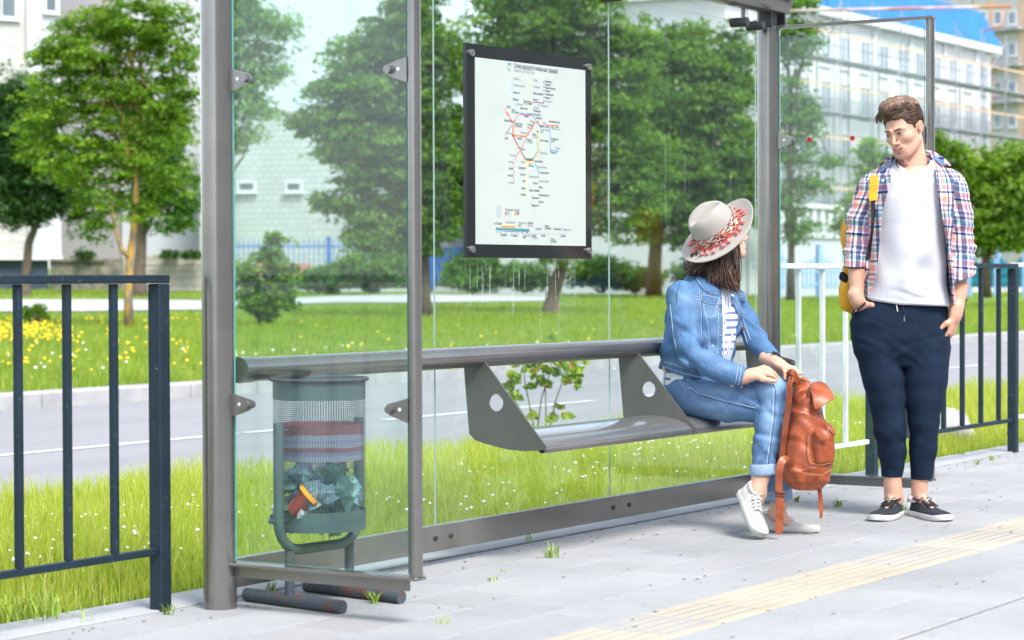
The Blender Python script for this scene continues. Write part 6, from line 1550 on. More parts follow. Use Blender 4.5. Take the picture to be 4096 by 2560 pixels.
# the collar lies open over the shoulders: plaid rim, chambray lining facing us
def row(pts, l): return [SH(x, y, l, y0) for x, y, y0 in pts]
strip(row([(2117,372,-.02),(2104,381,-.03),(2090,392,-.045),(2077,404,-.055)], .007), row([(2109,391,-.05),(2100,398,-.06),(2090,407,-.07),(2079,417,-.08)], .009), 'collar', CHB, shirt)
strip(row([(2117,367,.0),(2102,372,-.005),(2084,384,-.02),(2062,403,-.04)], .004), row([(2115,375,-.02),(2103,383,-.035),(2089,395,-.05),(2073,408,-.06)], .010), 'collar_edge', PL, shirt, .003)
strip([Fp(2193,360,.045), Fp(2206,365,.025), SH(2220,377,.008,.0), SH(2238,395,.008,-.02)], [Fp(2199,377,.01), SH(2207,384,.008,-.01), SH(2215,391,.008,-.03), SH(2228,400,.008,-.05)], 'collar', CHB, shirt)
strip([Fp(2190,357,.055), Fp(2207,359,.04), SH(2227,370,.004,.01), SH(2252,396,.004,-.01)], [Fp(2193,361,.045), Fp(2206,366,.03), SH(2221,378,.010,.0), SH(2242,400,.009,-.02)], 'collar_edge', PL, shirt, .003)
strip(row([(2211,392,-.05),(2216,451,-.09),(2224,510,-.1),(2238,568,-.1),(2247,640,-.1),(2252,722,-.1)], .004), [Fp(2202,392,-.07), Fp(2206,451,-.118), Fp(2214,510,-.128), Fp(2228,568,-.125), Fp(2237,640,-.122), Fp(2244,725,-.12)], 'front_placket', PL, shirt, .003)
strip(row([(2090,408,-.07),(2084,440,-.09),(2068,478,-.1),(2061,529,-.1),(2057,568,-.1),(2052,646,-.1),(2037,704,-.1)], .004), [Fp(2101,408,-.085), Fp(2095,440,-.108), Fp(2079,478,-.122), Fp(2072,529,-.125), Fp(2068,568,-.122), Fp(2063,646,-.122), Fp(2046,706,-.12)], 'front_placket', PL, shirt, .003)
# shirt tail showing behind the right forearm
strip([Fp(2262,690,.09), Fp(2280,695,.08), Fp(2290,700,.07)], [Fp(2266,712,.09), Fp(2284,716,.08), Fp(2297,718,.07)], 'shirt_tail', PL, shirt, .003)
# black neck cord
BK = basic('black_webbing', (.012,.012,.014), .8, var=.2)
m = MB(); m.tube([Fp(2113,384,-.03), Fp(2114,392,-.04), Fp(2119,401,-.055)], .0040, n=6, flat=.5); m.tube([Fp(2199,372,.01), Fp(2197,382,-.005), Fp(2192,390,-.02)], .0040, n=6, flat=.5); m.build('neck_cord', BK, man, smooth=True)
# wristband
m = MB(); c = f(2030,728,-.02); ring = []
for k in range(25):
    a_ = 2*math.pi*k/24; ring.append(Vector(c)+Vector((math.cos(a_)*.033, math.sin(a_)*.030, math.cos(a_)*.030)))
m.tube(ring, .0052, n=8, cap=False); wb_ = m.build('wristband', BK, man, smooth=True); m = MB(); m.ball(Vector(c)+Vector((-.020,-.028,-.016)), .004, 8, 6); m.build('stud', BOLT, wb_, smooth=True)
# --- shoes
BLKC = basic('black_canvas', (.014,.017,.026), .85, var=.25, scale=60, bump=.4, bscale=600, bdist=.0008); SOLEW = basic('rubber_white', (.62,.61,.60), .5, var=.06, scale=20); BLACE = basic('black_lace', (.012,.013,.018), .8, var=.1)
lf = f(2124,1204,.055); lf[2] = 0; rf = f(2164,1200,.06); rf[2] = 0
s1 = shoe(frame_of(lf, (-.46,-.89,0), (0,0,1)), .295, .108, BLKC, SOLEW, 'shoe', man, BLACE, H=.070, eye=BLKC); s2 = shoe(frame_of(rf, (.30,-.95,0), (0,0,1)), .295, .108, BLKC, SOLEW, 'shoe', man, BLACE, H=.070, eye=BLKC)
SOCK = basic('sock_white', (.70,.69,.70), .9, var=.05); m = MB(); c = Fp(2169,1176,.03); m.tube([c+Vector((.0,.01,-.025)), c+Vector((.0,.01,.004))], [.040,.037], n=20); m.build('sock', SOCK, man, smooth=True)
# --- yellow backpack on his back (its own thing)
yb = empty('backpack', f.org, VIEW_ROT, 'yellow backpack worn on the standing man\'s back', 'backpack')
YEL_ = basic('yellow_canvas', (.72,.33,.010), .75, var=.14, scale=14, bump=.4, bscale=300, bdist=.002)
v = Vol(f(1960,780,.02), f(2240,440,.42), .006)
d = v.stack([(f(0,y)[2], f(xc,0)[0], .235, a_, b_) for y, xc, a_, b_ in ((752,2094,.10,.04),(735,2092,.135,.075),(690,2090,.150,.085),(620,2094,.140,.09),(560,2095,.142,.085),(520,2086,.130,.075),(490,2090,.10,.05),(478,2090,.05,.02))], p=2.6)
d = d+wr(v, [(30,20,60,0,.006),(50,-20,-40,1,.005)]); d = smin(d, v.ell(f(2024,700,.20), (.042,.06,.075)), .015)
d = smin(d, v.ell(f(2026,560,.19), (.040,.05,.085)), .01)
V, F = v.mesh(d); V = smooth_mesh(V, F, 1, .5); bag = mesh_np('bag', V, F, YEL_, yb, smooth=True)
strip([Fp(1996,640,.10), Fp(2004,645,.10), Fp(2016,650,.10)], [Fp(1989,662,.10), Fp(1999,668,.10), Fp(2014,676,.10)], 'black_flap', BK, bag, .006)
hb = [hitf(bs, f, x, y, .006) for x, y in ((2076,392),(2070,402),(2066,420),(2064,440),(2062,460),(2062,478))]; P = [h[0] for h in hb if h and h[0].y < .06]
nr = Vector((-.3,-1,.1))
ribbon(P, .036, .009, nr, 'shoulder_strap', YEL_, yb)
hb = [hitf(bs, f, x, y, .005) for x, y in ((2062,474),(2062,500),(2061,530),(2059,560),(2056,590),(2052,615))]; P = [h[0] for h in hb if h and h[0].y < .06]
if len(P) > 2: ribbon(P, .022, .005, nr, 'webbing_strap', BK, yb)
# ================================================================== the seated woman
g = Fig(1700, 9.42); f = g; s = f.s
gal = empty('person', f.org, VIEW_ROT, 'woman in a wide tasselled hat and denim jacket sitting cross-legged on the shelter bench', 'person')
SKG = (.62,.37,.27)
def Gp(*p): return Vector(f(*p))
# joints
HIPR, HIPL = f(1628,930,-.03), f(1672,928,.10); KR = f(1800,962,-.20); KL = f(1812,928,-.215)
AL = f(1785,1128,-.27); AR = f(1834,1190,-.13)
SHR, SHL = f(1604,700,-.10), f(1738,712,.13); ELR = f(1622,838,-.17); ELL = f(1786,800,.03); WR_ = f(1752,893,-.25); WL = f(1826,858,-.15)
# --- head, turned away to the right
Rg = rotm(math.radians(104), math.radians(-10), math.radians(2)); GC = f(1705,555,.03); GS = .93
v = Vol(GC-np.array([.14,.14,.20]), GC+np.array([.14,.14,.13]), .0022)
d, _ = head_sdf(v, GC, Rg, GS, mouth=3.0); gn = f(1672,640,.04); d = smin(d, v.cap(GC+np.array([-.012,.0,-.07]), gn, .048, .055), .02)
Vh, Fh = v.mesh(d); Vh = smooth_mesh(Vh, Fh, 1, .35); col, q, a, mixc = head_color(Vh, GC, Rg, GS, SKG, None, 0, .5)
mixc((q[:,1] < -.082)*blob(np.stack([q[:,0], q[:,1], q[:,2]-a[:,0]**2*3.0], 1), (0,-.10,-.0715), (.0275,.03,.0115), .12), (.60,.17,.17))
parts = [(Vh, Fh, col)]
# --- body under the clothes
v = Vol(f(1555,1270,-.40), f(1930,610,.30), .0065)
ang = math.atan2(.72,.69)
b = v.stack([(f(0,y)[2], f(xc,0)[0], yc, a_, b_) for y, xc, yc, a_, b_ in ((945,1655,.03,.11,.07),(900,1654,.03,.125,.085),(820,1655,.02,.12,.09),(740,1668,.015,.14,.095),(690,1672,.015,.14,.08),(665,1672,.02,.09,.06))], ang=ang)
b = smin(b, v.cap(f(1672,690,.02), f(1672,640,.04), .05), .02)
for A_, B_, C_ in ((SHR, ELR, WR_), (SHL, ELL, WL)): b = smin(b, v.chain([A_, B_, C_], [.038,.026,.020], .02), .02)
b = smin(b, v.chain([HIPR, KR, AR], [.06,.046,.030], .02), .03); b = smin(b, v.chain([HIPL, KL, AL], [.07,.046,.030], .02), .03)
b = smin(b, v.chain([AL+np.array([-.004,0,.02]), f(1774,1168,-.28), f(1768,1200,-.31)], [.031,.034,.022], .02), .02)
b = smin(b, v.chain([AR, f(1828,1215,-.12), f(1850,1235,-.15)], [.030,.032,.020], .02), .02)
Vb, Fb = v.mesh(b); parts.append((Vb, Fb, np.tile(np.array(SKG)*.97, (len(Vb),1))))
# hands: the right lies over the left on top of the knee
for W_, K_, pn, fl, cu, th, sd_, fd, r0 in ((f(1757,889,-.255), f(1797,876,-.262), (.12,-.45,.90), .058, .42, (.92,-.05,-.15), -1, (.93,.15,-.02), .0088),
                                       (f(1826,860,-.17), f(1852,874,-.235), (.35,-.25,.90), .060, .62, (.5,-.6,-.3), 1, (.60,-.45,-.50), .0082)):
    c = (np.array(W_)+np.array(K_))/2; v = Vol(c-np.array([.13,.13,.12]), c+np.array([.15,.14,.12]), .0023)
    E2 = np.array(W_)+(np.array(W_)-np.array(K_))*.9; d = hand_sdf(v, W_, K_, pn, fl, cu, th, sd_, r=r0, spread=.0175, fdir=fd, w=.037)
    d = smin(d, v.cap(E2, W_, .027, .0225), .015); V_, F_ = v.mesh(d); hc = np.tile(np.array((SKG[0]*.98,SKG[1]*.96,SKG[2]*.93)), (len(V_),1)); parts.append((V_, F_, hc))
V, F, C = joinup(parts); body = mesh_np('body', V, F, SKIN, gal, smooth=True, colors=C)
for sg in (1,):
    m = MB(); m.tube([hp(sg*.018,-.0925,.0016,GC,Rg,GS), hp(sg*.026,-.0945,.0050,GC,Rg,GS), hp(sg*.0435,-.0845,.0018,GC,Rg,GS)], .0014, n=6); m.build('eyelash', LASH, body, smooth=True)
# --- hair: brown, to the collar, swinging to the right
rs = np.random.RandomState(31)
v = Vol(f(1590,720,-.16), f(1780,510,.22), .005)
d = v.ell(GC+np.array((-.005,.01,.0)), (.094,.100,.110)); d = smin(d, v.ell(f(1655,625,-.0), (.072,.08,.060)), .03); d = smin(d, v.ell(f(1700,640,-.015), (.065,.06,.065)), .03)
nh = v.ell(GC+np.array(Rg)@np.array((0,-.085,-.04)), (.062,.070,.085)); d = smax(d, -nh, .01)
d = d+.003*np.sin(v.X*260+v.Z*60+2*np.sin(v.Y*60))
V, F = v.mesh(d); hc0 = np.array((.030,.014,.010)); hc1 = np.array((.22,.105,.062)); ghair = mesh_np('hair', V, F, HAIR, gal, smooth=True, colors=np.tile(hc0*1.3,(len(V),1)))
V = []; F = []; C = []
for i in range(950):
    u_ = rs.uniform(0,1); a_ = math.radians(-35+u_*178)      # round the back of the head, from the far cheek to the near cheek
    sx = -math.cos(a_)*.090; sy = -math.sin(a_)*.098
    st_ = GC+np.array((sx*.95, sy+.01, rs.uniform(-.03,.03) if sx > .02 else (rs.uniform(-.07,-.04) if sx > -.04 else rs.uniform(-.105,-.08))))
    # where the lock ends
    if rs.rand() < .60: ex = 1702+rs.uniform(-34,44); ey = 662+.70*(ex-1680)*.55+rs.uniform(-13,13); eyy = rs.uniform(-.12,-.03)
    else: ex = 1612+rs.uniform(0,90); ey = 640+.25*(ex-1620)*.5+rs.uniform(-14,14); eyy = rs.uniform(-.10,.02)
    if sy > .03: eyy += .10
    en = f(ex, ey, eyy); mid = (st_+en)/2+np.array((rs.uniform(-.01,.012), -.022 if sy < 0 else .01, .012)); P = []
    bul = rs.uniform(-.008,.008)
    for k in range(8): t_ = k/7; P.append(st_*(1-t_)**2+2*mid*t_*(1-t_)+en*t_*t_+np.array((bul*math.sin(t_*5+i), 0, 0)))
    k_ = rs.rand()**1.8*(.5+.5*(ex > 1700)); lock(P, rs.uniform(.0038,.0075), hc0+(hc1-hc0)*k_)
for i in range(22):
    x0, y0 = 1622+rs.uniform(-6,12), 628+rs.uniform(-4,10); P = [f(x0+18-3.4*k*rs.uniform(.8,1.1)-k*k*.7, y0+k*rs.uniform(-1.2,2), .0) for k in range(6)]; lock(P, .0028, hc0+(hc1-hc0)*rs.rand()*.6)
mesh_np('locks', V, F, HAIR, ghair, smooth=True, colors=np.array(C))
# --- striped blouse
def blouse():
    t = NT('striped_blouse'); s_ = t.n('SeparateXYZ'); t.put(s_.inputs[0], t.coord('Object', rot=(0,0,-.85)))
    w1 = t.ramp(t.math('FRACT', t.math('MULTIPLY', s_.outputs[0], 62)), [(0,0),(.72,1)], 'CONSTANT')
    w2 = t.ramp(t.math('FRACT', t.math('MULTIPLY', s_.outputs[2], 34)), [(0,0),(.62,1)], 'CONSTANT')
    msk = t.ramp(t.noise(t.coord('Object', (1,1,.3)), 22, 1), [(.5,0),(.52,1)], 'CONSTANT')
    k = t.mix(msk, w1, w2); c = t.mix(k, (.80,.80,.82), (.16,.22,.45)); t.set(Base_Color=c, Roughness=.9); return t.m
v = Vol(f(1550,960,-.30), f(1800,625,.30), .005)
tw = lambda rows: v.stack([(f(0,y)[2], f(xc,0)[0], yc, a_, b_) for y, xc, yc, a_, b_ in rows], ang=ang, p=2.3)
RB = ((925,1645,.03,.152,.110),(880,1648,.03,.150,.110),(820,1658,.02,.150,.115),(750,1668,.01,.155,.115),(700,1674,.015,.155,.10),(672,1674,.02,.10,.075),(655,1674,.03,.06,.055))
d = tw(RB); d = d+wr(v, [(60,20,20,0,.0025)]); d = smax(d, -v.ell(f(1700,655,-.07), (.045,.07,.05)), .01)
V, F = v.mesh(d); BL = blouse(); blo = mesh_np('striped_blouse', V, F, BL, gal, smooth=True); bb_ = bvh_of(blo)
for y in (716,760,800,838): h = hitf(bb_, f, 1707+(y-716)*.03, y, .003); m = MB(); m.ball(h[0], (.0045,.003,.0045), 10, 6); m.build('button', basic('pearl', (.7,.68,.64), .3), blo, smooth=True)
seam(bb_, f, [(1706,690),(1704,760),(1710,855)], 'placket', basic('white_placket', (.78,.78,.80), .9), blo, .0075, -.004)
# --- denim
def denim(name, a_, b_, c_, sc_=9):
    t = NT(name); v_ = t.coord('Object'); n1 = t.noise(v_, sc_, 5, .65, .6); n2 = t.noise(t.coord('Object', (1,1,.35)), 170, 3, .8); at_ = t.n('Attribute', attribute_name='Col').outputs['Fac']
    c = t.mix(t.ramp(n1, [(.32,0),(.68,1)]), a_, b_); c = t.mix(at_, c, c_); c = t.mix(t.ramp(n2, [(.3,0),(.75,.42)]), c, lerp3(c_, 1.1)); t.set(Base_Color=c, Roughness=.88); t.b.inputs['Specular IOR Level'].default_value = .2
    t.bump(n2, .35, .0012); return t.m
DJ = denim('jacket_denim', (.018,.064,.17), (.055,.145,.30), (.22,.34,.50)); DP = denim('jeans_denim', (.028,.082,.19), (.075,.16,.31), (.27,.41,.59))
THR = basic('pale_thread', (.42,.50,.60), .8, var=.2, scale=200); DSEAM = basic('dark_denim_seam', (.020,.055,.15), .9, var=.2); CUF = basic('turned_denim', (.24,.33,.46), .9, var=.15, scale=60, bump=.4, bscale=400, bdist=.001); COP = basic('copper_button', (.42,.22,.13), .35, metal=.7, var=.2)
def worn(V, spots): w = np.zeros(len(V)); [w.__iadd__(k*np.exp(-((V-np.array(c))**2/np.array(r)**2).sum(1))) for c, r, k in spots]; return np.repeat(np.clip(w,0,1)[:,None],3,1)
# jacket
v = Vol(f(1545,950,-.34), f(1840,618,.32), .0045); px, py = f.pix(v.X, v.Y, v.Z)
RJ = ((925,1640,.03,.166,.130),(900,1642,.03,.168,.132),(870,1645,.025,.168,.130),(820,1652,.02,.168,.128),(750,1664,.01,.176,.130),(708,1670,.015,.178,.118),(690,1670,.018,.158,.106),(674,1670,.022,.122,.090),(658,1670,.03,.088,.076),(648,1670,.035,.068,.066),(636,1668,.04,.060,.060))
tor = tw(RJ); tor = smin(tor, v.cap(SHR, SHL, .050), .04); tor = tor+wr(v, [(50,20,40,0,.0032),(-30,40,55,2,.0030)])
gap = [(1716,628),(1698,668),(1701,700),(1703,760),(1703,850),(1700,935),(1745,945),(1742,868),(1757,845),(1764,815),(1752,775),(1740,740),(1722,700),(1728,660)]
gp = polysd(px, py, gap)*s; gp = np.where(v.Y < v.X*.1-.00, gp, .1)
shell = np.maximum(np.abs(tor+.005)-.0048, -gp)
hemj = np.interp(px, [1560,1600,1700,1745,1800], [872,888,909,880,855]); shell = np.maximum(shell, (py-hemj)*s)
PR = [SHR, f(1606,770,-.145), ELR, f(1680,872,-.22), f(1736,892,-.245)]; PLf = [SHL, f(1768,760,.09), ELL, f(1816,848,-.11)]
ar = v.chain(PR, [.062,.054,.052,.046,.042], .015); al = v.chain(PLf, [.054,.048,.043,.038], .015)
ar = ar+wr(v, [(60,15,65,0,.0042),(40,-30,-70,1.7,.0035)])*(near(v, ELR, .09)*1.2+.4); al = al+wr(v, [(50,15,65,0,.0040)])*(near(v, ELL, .08)*1.2+.3)
cr_ = v.cap(f(1722,889,-.242), f(1746,896,-.25), .0455,.0465); ar = smin(ar, cr_, .003)
wd = np.array(WR_)-np.array(f(1700,880,-.22)); wd = wd/np.linalg.norm(wd); e = f(1748,894,-.25); cutp = (v.X-e[0])*wd[0]+(v.Y-e[1])*wd[1]+(v.Z-e[2])*wd[2]; ar = smax(ar, np.where(v.X > f(1690,0)[0], cutp, -1), .003); ar = smax(ar, -v.cap(f(1722,887,-.24), f(1790,905,-.27), .036), .003)
wd2 = np.array(WL)-np.array(ELL); wd2 = wd2/np.linalg.norm(wd2); e2 = f(1820,852,-.13); cp2 = (v.X-e2[0])*wd2[0]+(v.Y-e2[1])*wd2[1]+(v.Z-e2[2])*wd2[2]; al = smax(al, cp2, .003); al = smax(al, -v.cap(e2-wd2*.02, e2+wd2*.05, .030), .003)
arms = np.minimum(ar, al); d = smin(shell, arms, .014); d = np.where((gp < 0) & (arms > .002), np.maximum(d, -gp), d)
d = smax(d, -v.cap(f(1670,662,.03), f(1672,600,.04), .056), .004)
V, F = v.mesh(d); wn_ = worn(V, [(f(1610,705,-.17),(.05,.2,.03),.55),(f(1632,770,-.19),(.012,.2,.07),.35),(f(1668,730,-.15),(.045,.2,.03),.5),(f(1690,800,-.12),(.04,.2,.09),.45),(f(1745,740,-.1),(.03,.2,.05),.4),(f(1700,870,-.29),(.05,.2,.015),.35),(f(1652,838,-.2),(.03,.2,.02),.4),(f(1590,860,-.15),(.05,.2,.012),.35)])
jk = mesh_np('denim_jacket', V, F, DJ, gal, smooth=True, colors=wn_); bjk = bvh_of(jk)
for pts in ([(1626,655),(1604,670),(1592,692)], [(1646,690),(1650,740),(1650,790),(1668,838)], [(1660,740),(1668,790),(1672,838)], [(1634,700),(1665,708),(1700,712)], [(1634,706),(1665,714),(1700,718)], [(1563,866),(1610,884),(1690,902)], [(1566,855),(1610,872),(1690,889)], [(1730,866),(1722,908)], [(1737,868),(1729,912)], [(1724,704),(1744,740),(1757,778),(1766,812)], [(1736,702),(1752,735),(1764,775),(1773,805)], [(1576,720),(1580,780),(1590,840)], [(1745,702),(1766,712)], [(1690,715),(1692,780),(1690,850)]):
    seam(bjk, f, pts, 'seam', THR, jk, .0011, .0004)
for pts in ([(1600,668),(1592,690),(1590,720)], [(1648,692),(1652,742),(1652,790),(1670,840)]): seam(bjk, f, pts, 'dark_seam', DSEAM, jk, .0014, .0006)
for poly in ([(1650,698),(1693,706),(1686,722),(1652,713)], [(1742,694),(1768,700),(1764,712),(1748,708)]):
    p_ = patch(bjk, f, poly, 'pocket_flap', DJ, jk, .005, 9); 
    for a_, b_2 in zip(poly, poly[1:]+poly[:1]): seam(bjk, f, [a_, b_2], 'flap_edge', THR, jk, .0010, .004)
seam(bjk, f, [(1655,720),(1658,745),(1672,752),(1684,746),(1686,724)], 'pocket_stitch', THR, jk, .0011, .0004)
for x, y in ((1674,709),(1733,725),(1758,778),(1566,871),(1756,702)):
    h = hitf(bjk, f, x, y, .002)
    if h: m = MB(); n_ = h[1]; m.cyl(h[0]-n_*.002, h[0]+n_*.003, .0088, .0080, n=14); b_2 = m.build('button', COP, jk, auto=40); m = MB(); m.ball(h[0]+n_*.0035, .0016, 6, 4); m.build('button_dot', DSEAM, b_2)
for x, y in ((1697,733),(1699,793)): seam(bjk, f, [(x-4,y+1),(x+5,y-1)], 'buttonhole', basic('tan_thread', (.5,.38,.26), .8), jk, .0016, .001)
h = hitf(bjk, f, 1737, 916, .002); 
if h: m = MB(); m.cyl(h[0], h[0]+h[1]*.003, .006, n=12); m.build('button', COP, jk, auto=40)
# jacket collar
SHJ = lambda x, y, l, y0: (lambda h: h[0] if h and abs(h[0].y-y0) < .12 else Gp(x, y, y0))(hitf(bjk, f, x, y, l))
strip([SHJ(1646,650,.010,-.03), SHJ(1662,668,.012,-.06), SHJ(1682,682,.012,-.08), SHJ(1702,690,.010,-.09)], [SHJ(1642,664,.006,-.05), SHJ(1655,690,.008,-.09), SHJ(1672,694,.008,-.10), SHJ(1694,694,.006,-.10)], 'collar', DJ, jk, .004)
seam(bvh_of(jk), f, [(1643,664),(1656,690),(1672,694),(1692,696)], 'collar_stitch', THR, jk, .0010, .010)
# blouse hem peeping out
V = []; m = MB(); P1 = [Gp(1564,872,-.02), Gp(1582,884,-.09), Gp(1600,892,-.13), Gp(1618,900,-.15)]; P2 = [Gp(1572,884,-.02), Gp(1588,900,-.09), Gp(1602,908,-.125), Gp(1618,908,-.14)]
pass
# --- jeans
v = Vol(f(1550,1200,-.40), f(1885,850,.28), .0045)
d = smin(v.ell(f(1640,922,.02), (.128,.155,.098)), v.chain([HIPR, f(1715,948,-.12), KR], [.098,.084,.066], .02), .03); 
d = smin(d, v.chain([HIPL, f(1745,925,-.07), KL], [.092,.078,.064], .02), .02)
shinl = v.chain([KL, f(1806,1000,-.235), f(1795,1060,-.25), f(1787,1118,-.265)], [.063,.058,.051,.046], .015); d2 = smin(d, shinl, .010)
shinr = v.chain([KR, f(1822,1060,-.16), f(1832,1178,-.13)], [.060,.055,.048], .015); d = smin(d2, shinr, .008)
d = smin(d, v.ell(KL+np.array((.008,-.015,.01)), (.055,.055,.055)), .02)
d = d+wr(v, [(70,20,55,0,.0040),(50,-30,-60,1,.0030)])*(near(v, KL+np.array((-.05,0,-.03)), .08)*1.3+near(v, f(1650,905,-.12), .09)+near(v, f(1787,1095,-.3), .06)*1.1+.22)+wr(v, [(20,10,90,2,.0034)])*near(v, f(1792,1020,-.3), .12)
d = smax(d, f(0,925)[2]+.06-v.Z if False else v.Z-f(0,874)[2], .01)
zl = f(1787,1120,-.265)[2]; zr = f(1832,1180,-.13)[2]; d = np.where(v.Y < -.195, smax(d, np.where(v.Z < zl+.05, zl-v.Z, -1), .003), smax(d, zr-v.Z, .003))
V, F = v.mesh(d); wn_ = worn(V, [(f(1700,925,-.25),(.11,.12,.022),.75),(f(1815,900,-.27),(.04,.1,.05),.75),(f(1800,1000,-.30),(.022,.09,.09),.55),(f(1660,960,-.2),(.09,.12,.025),.40),(f(1832,1130,-.2),(.02,.1,.06),.3),(f(1690,985,-.2),(.07,.1,.015),.25)])
jn = mesh_np('jeans', V, F, DP, gal, smooth=True, colors=wn_); bjn = bvh_of(jn)
seam(bjn, f, [(1786,893),(1806,905),(1813,925),(1811,980),(1803,1040),(1795,1100)], 'outer_seam', THR, jn, .0016, .0006); seam(bjn, f, [(1790,893),(1810,905),(1817,925),(1815,980),(1807,1040),(1799,1100)], 'outer_seam', DSEAM, jn, .0012, .0004)
seam(bjn, f, [(1603,902),(1640,930),(1700,948),(1772,966)], 'side_seam', THR, jn, .0012, .0004); seam(bjn, f, [(1604,906),(1640,934),(1700,952),(1772,970)], 'side_seam', DSEAM, jn, .0011, .0003); seam(bjn, f, [(1600,902),(1612,918),(1630,920)], 'pocket_seam', THR, jn, .0012, .0004)
seam(bjn, f, [(1776,1010),(1778,985),(1784,962),(1776,930),(1762,905)], 'crease', DSEAM, jn, .0010, .0002)
for c, r_ in ((f(1788,1112,-.265), .0505), (f(1832,1172,-.13), .0525)):
    V_ = []; F_ = []; n = 36; zz = (.020,.024,.020,-.012,-.019,-.0215,-.018,0); rr = (-.006,-.001,.003,.0035,.002,-.001,-.008,-.008)
    for k in range(n):
        a_ = 2*math.pi*k/n; wob = .0012*math.sin(a_*3+1)
        for z_, r2 in zip(zz, rr): V_.append((c[0]+math.cos(a_)*(r_+r2+wob), c[1]+math.sin(a_)*(r_+r2+wob)*.95, c[2]+z_+.003*math.cos(a_)))
    for k in range(n):
        for j in range(7): F_.append((k*8+j, ((k+1)%n)*8+j, ((k+1)%n)*8+j+1, k*8+j+1))
    mesh_np('cuff', V_, F_, CUF, jn, smooth=True)
# --- canvas shoes
CRM = basic('cream_canvas', (.48,.455,.43), .85, var=.10, scale=40, bump=.35, bscale=600, bdist=.0008); CRS = basic('cream_rubber', (.50,.48,.45), .5, var=.12, scale=25); WLACE = basic('white_lace', (.70,.69,.67), .8, var=.05)
hl_ = Vector(f(1741,1168,-.245)); tl_ = Vector(f(1769,1256,-.395)); dr_ = (tl_-hl_).normalized(); upv = Vector((.56,-.66,.50))
s3 = shoe(frame_of(hl_-Vector((.010,-.012,.0)), dr_, upv), .250, .092, CRM, CRS, 'shoe', gal, WLACE, H=.072)
hr_ = Vector(f(1792,1236,-.085)); hr_.z = 0; s4 = shoe(frame_of(hr_, (.925,-.38,0), (0,0,1)), .245, .092, CRM, CRS, 'shoe', gal, WLACE, H=.068)
# watch strap on the far wrist
m = MB(); c = np.array(f(1822,853,-.145)); ring = []; t1 = np.cross(wd2, (0,0,1)); t1 /= np.linalg.norm(t1); t2 = np.cross(wd2, t1)
for k in range(21): a_ = 2*math.pi*k/20; ring.append(Vector(c+(t1*math.cos(a_)+t2*math.sin(a_))*.0275))
m.tube(ring, .004, n=6, cap=False); m.build('watch_strap', BK if 'BK' in globals() else DARK, gal, smooth=True)
# --- the straw hat (top-level: it is worn, not grown)
HN = Vector((-.57,-.47,.67)).normalized(); hb_ = Vector(f(1697,550,-.035)); Xh = Vector((.78,-.02,.62)); Xh = (Xh-HN*Xh.dot(HN)).normalized(); Yh = HN.cross(Xh)
hat = empty('hat', f.org, VIEW_ROT, 'grey straw fedora with a patterned band and coral tassels on the woman\'s head', 'hat')
def straw():
    t = NT('grey_straw'); v_ = t.coord('UV') if False else t.n('UVMap').outputs[0]; w = t.n('TexWave', wave_type='BANDS', bands_direction='Y'); t.put(w.inputs[0], v_); w.inputs['Scale'].default_value = 70; w.inputs['Distortion'].default_value = 1.2; w.inputs['Detail Scale'].default_value = 3
    w2 = t.n('TexWave', wave_type='BANDS', bands_direction='X'); t.put(w2.inputs[0], v_); w2.inputs['Scale'].default_value = 75
    h_ = t.math('ADD', w.outputs['Fac'], t.math('MULTIPLY', w2.outputs['Fac'], .6)); n = t.noise(t.coord('Object'), 35, 4, .7)
    c = t.mix(t.ramp(h_, [(.1,0),(1.2,1)]), (.29,.262,.238), (.49,.445,.41)); c = t.mix(t.ramp(n, [(.4,0),(.8,.35)]), c, (.58,.52,.46)); t.set(Base_Color=c, Roughness=.9); t.bump(h_, .5, .002); return t.m
STR = straw()
NA = 72; prof = []
def hatpt(a_, r, h):      # oval 1.08 : 1
    return hb_+Xh*(math.cos(a_)*r*1.07)+Yh*(math.sin(a_)*r*.97)+HN*h
V = []; UVv = []; secs = []
RB_, RH = .164, .092
prof = [(RB_-.004,-.004,0),(RB_,0,1),(RB_-.002,.004,2),(.150,.003,3),(.132,.0015,4),(.113,.001,5),(.100,.003,6),(RH+.002,.008,7),(RH-.001,.022,8),(RH-.003,.054,9),(RH-.009,.088,10),(RH-.017,.110,11),(RH-.030,.123,12),(RH-.048,.128,13),(.020,.128,14),(.0005,.128,15)]
for k in range(NA):
    a_ = 2*math.pi*k/NA
    for (r, h, i) in prof:
        rr_, hh = r, h
        if i <= 6:
            fr = (r-.09)/(RB_-.09); hh += fr*fr*(.008*math.cos(2*(a_))+.014*max(0,math.cos(a_))**3)      # brim turned up at the ends, dipping in front
        if i >= 8:
            t_ = (h-.02)/.1; pin = math.exp(-((math.cos(a_)-.80)/.25)**2)*abs(math.sin(a_))                      # pinched front
            rr_ *= 1-.16*pin*t_
        if i >= 12: hh -= .034*math.exp(-((rr_*math.sin(a_))/.022)**2)*(1 if i > 12 else .55)
        V.append(tuple(hatpt(a_, rr_, hh))); UVv.append((a_/(2*math.pi)*1.0*2.2, (i*.012) if i > 6 else r))
n = len(prof); F = []; UVl = []
for k in range(NA):
    k2 = (k+1)%NA
    for j in range(n-1):
        F.append((k*n+j, k2*n+j, k2*n+j+1, k*n+j+1)); sarr = [0]
        uk, uk2 = k/NA*2.4, (k+1)/NA*2.4; acc = [0]
        for q_ in range(1, n): acc.append(acc[-1]+math.hypot(prof[q_][0]-prof[q_-1][0], prof[q_][1]-prof[q_-1][1]))
        UVl += [(uk,acc[j]),(uk2,acc[j]),(uk2,acc[j+1]),(uk,acc[j+1])]
ho = mesh_np('straw_body', V, F, STR, hat, smooth=True, uvs=UVl); md = ho.modifiers.new('sub','SUBSURF'); md.levels = 1; md.render_levels = 1; md2 = ho.modifiers.new('thick','SOLIDIFY'); md2.thickness = .0025
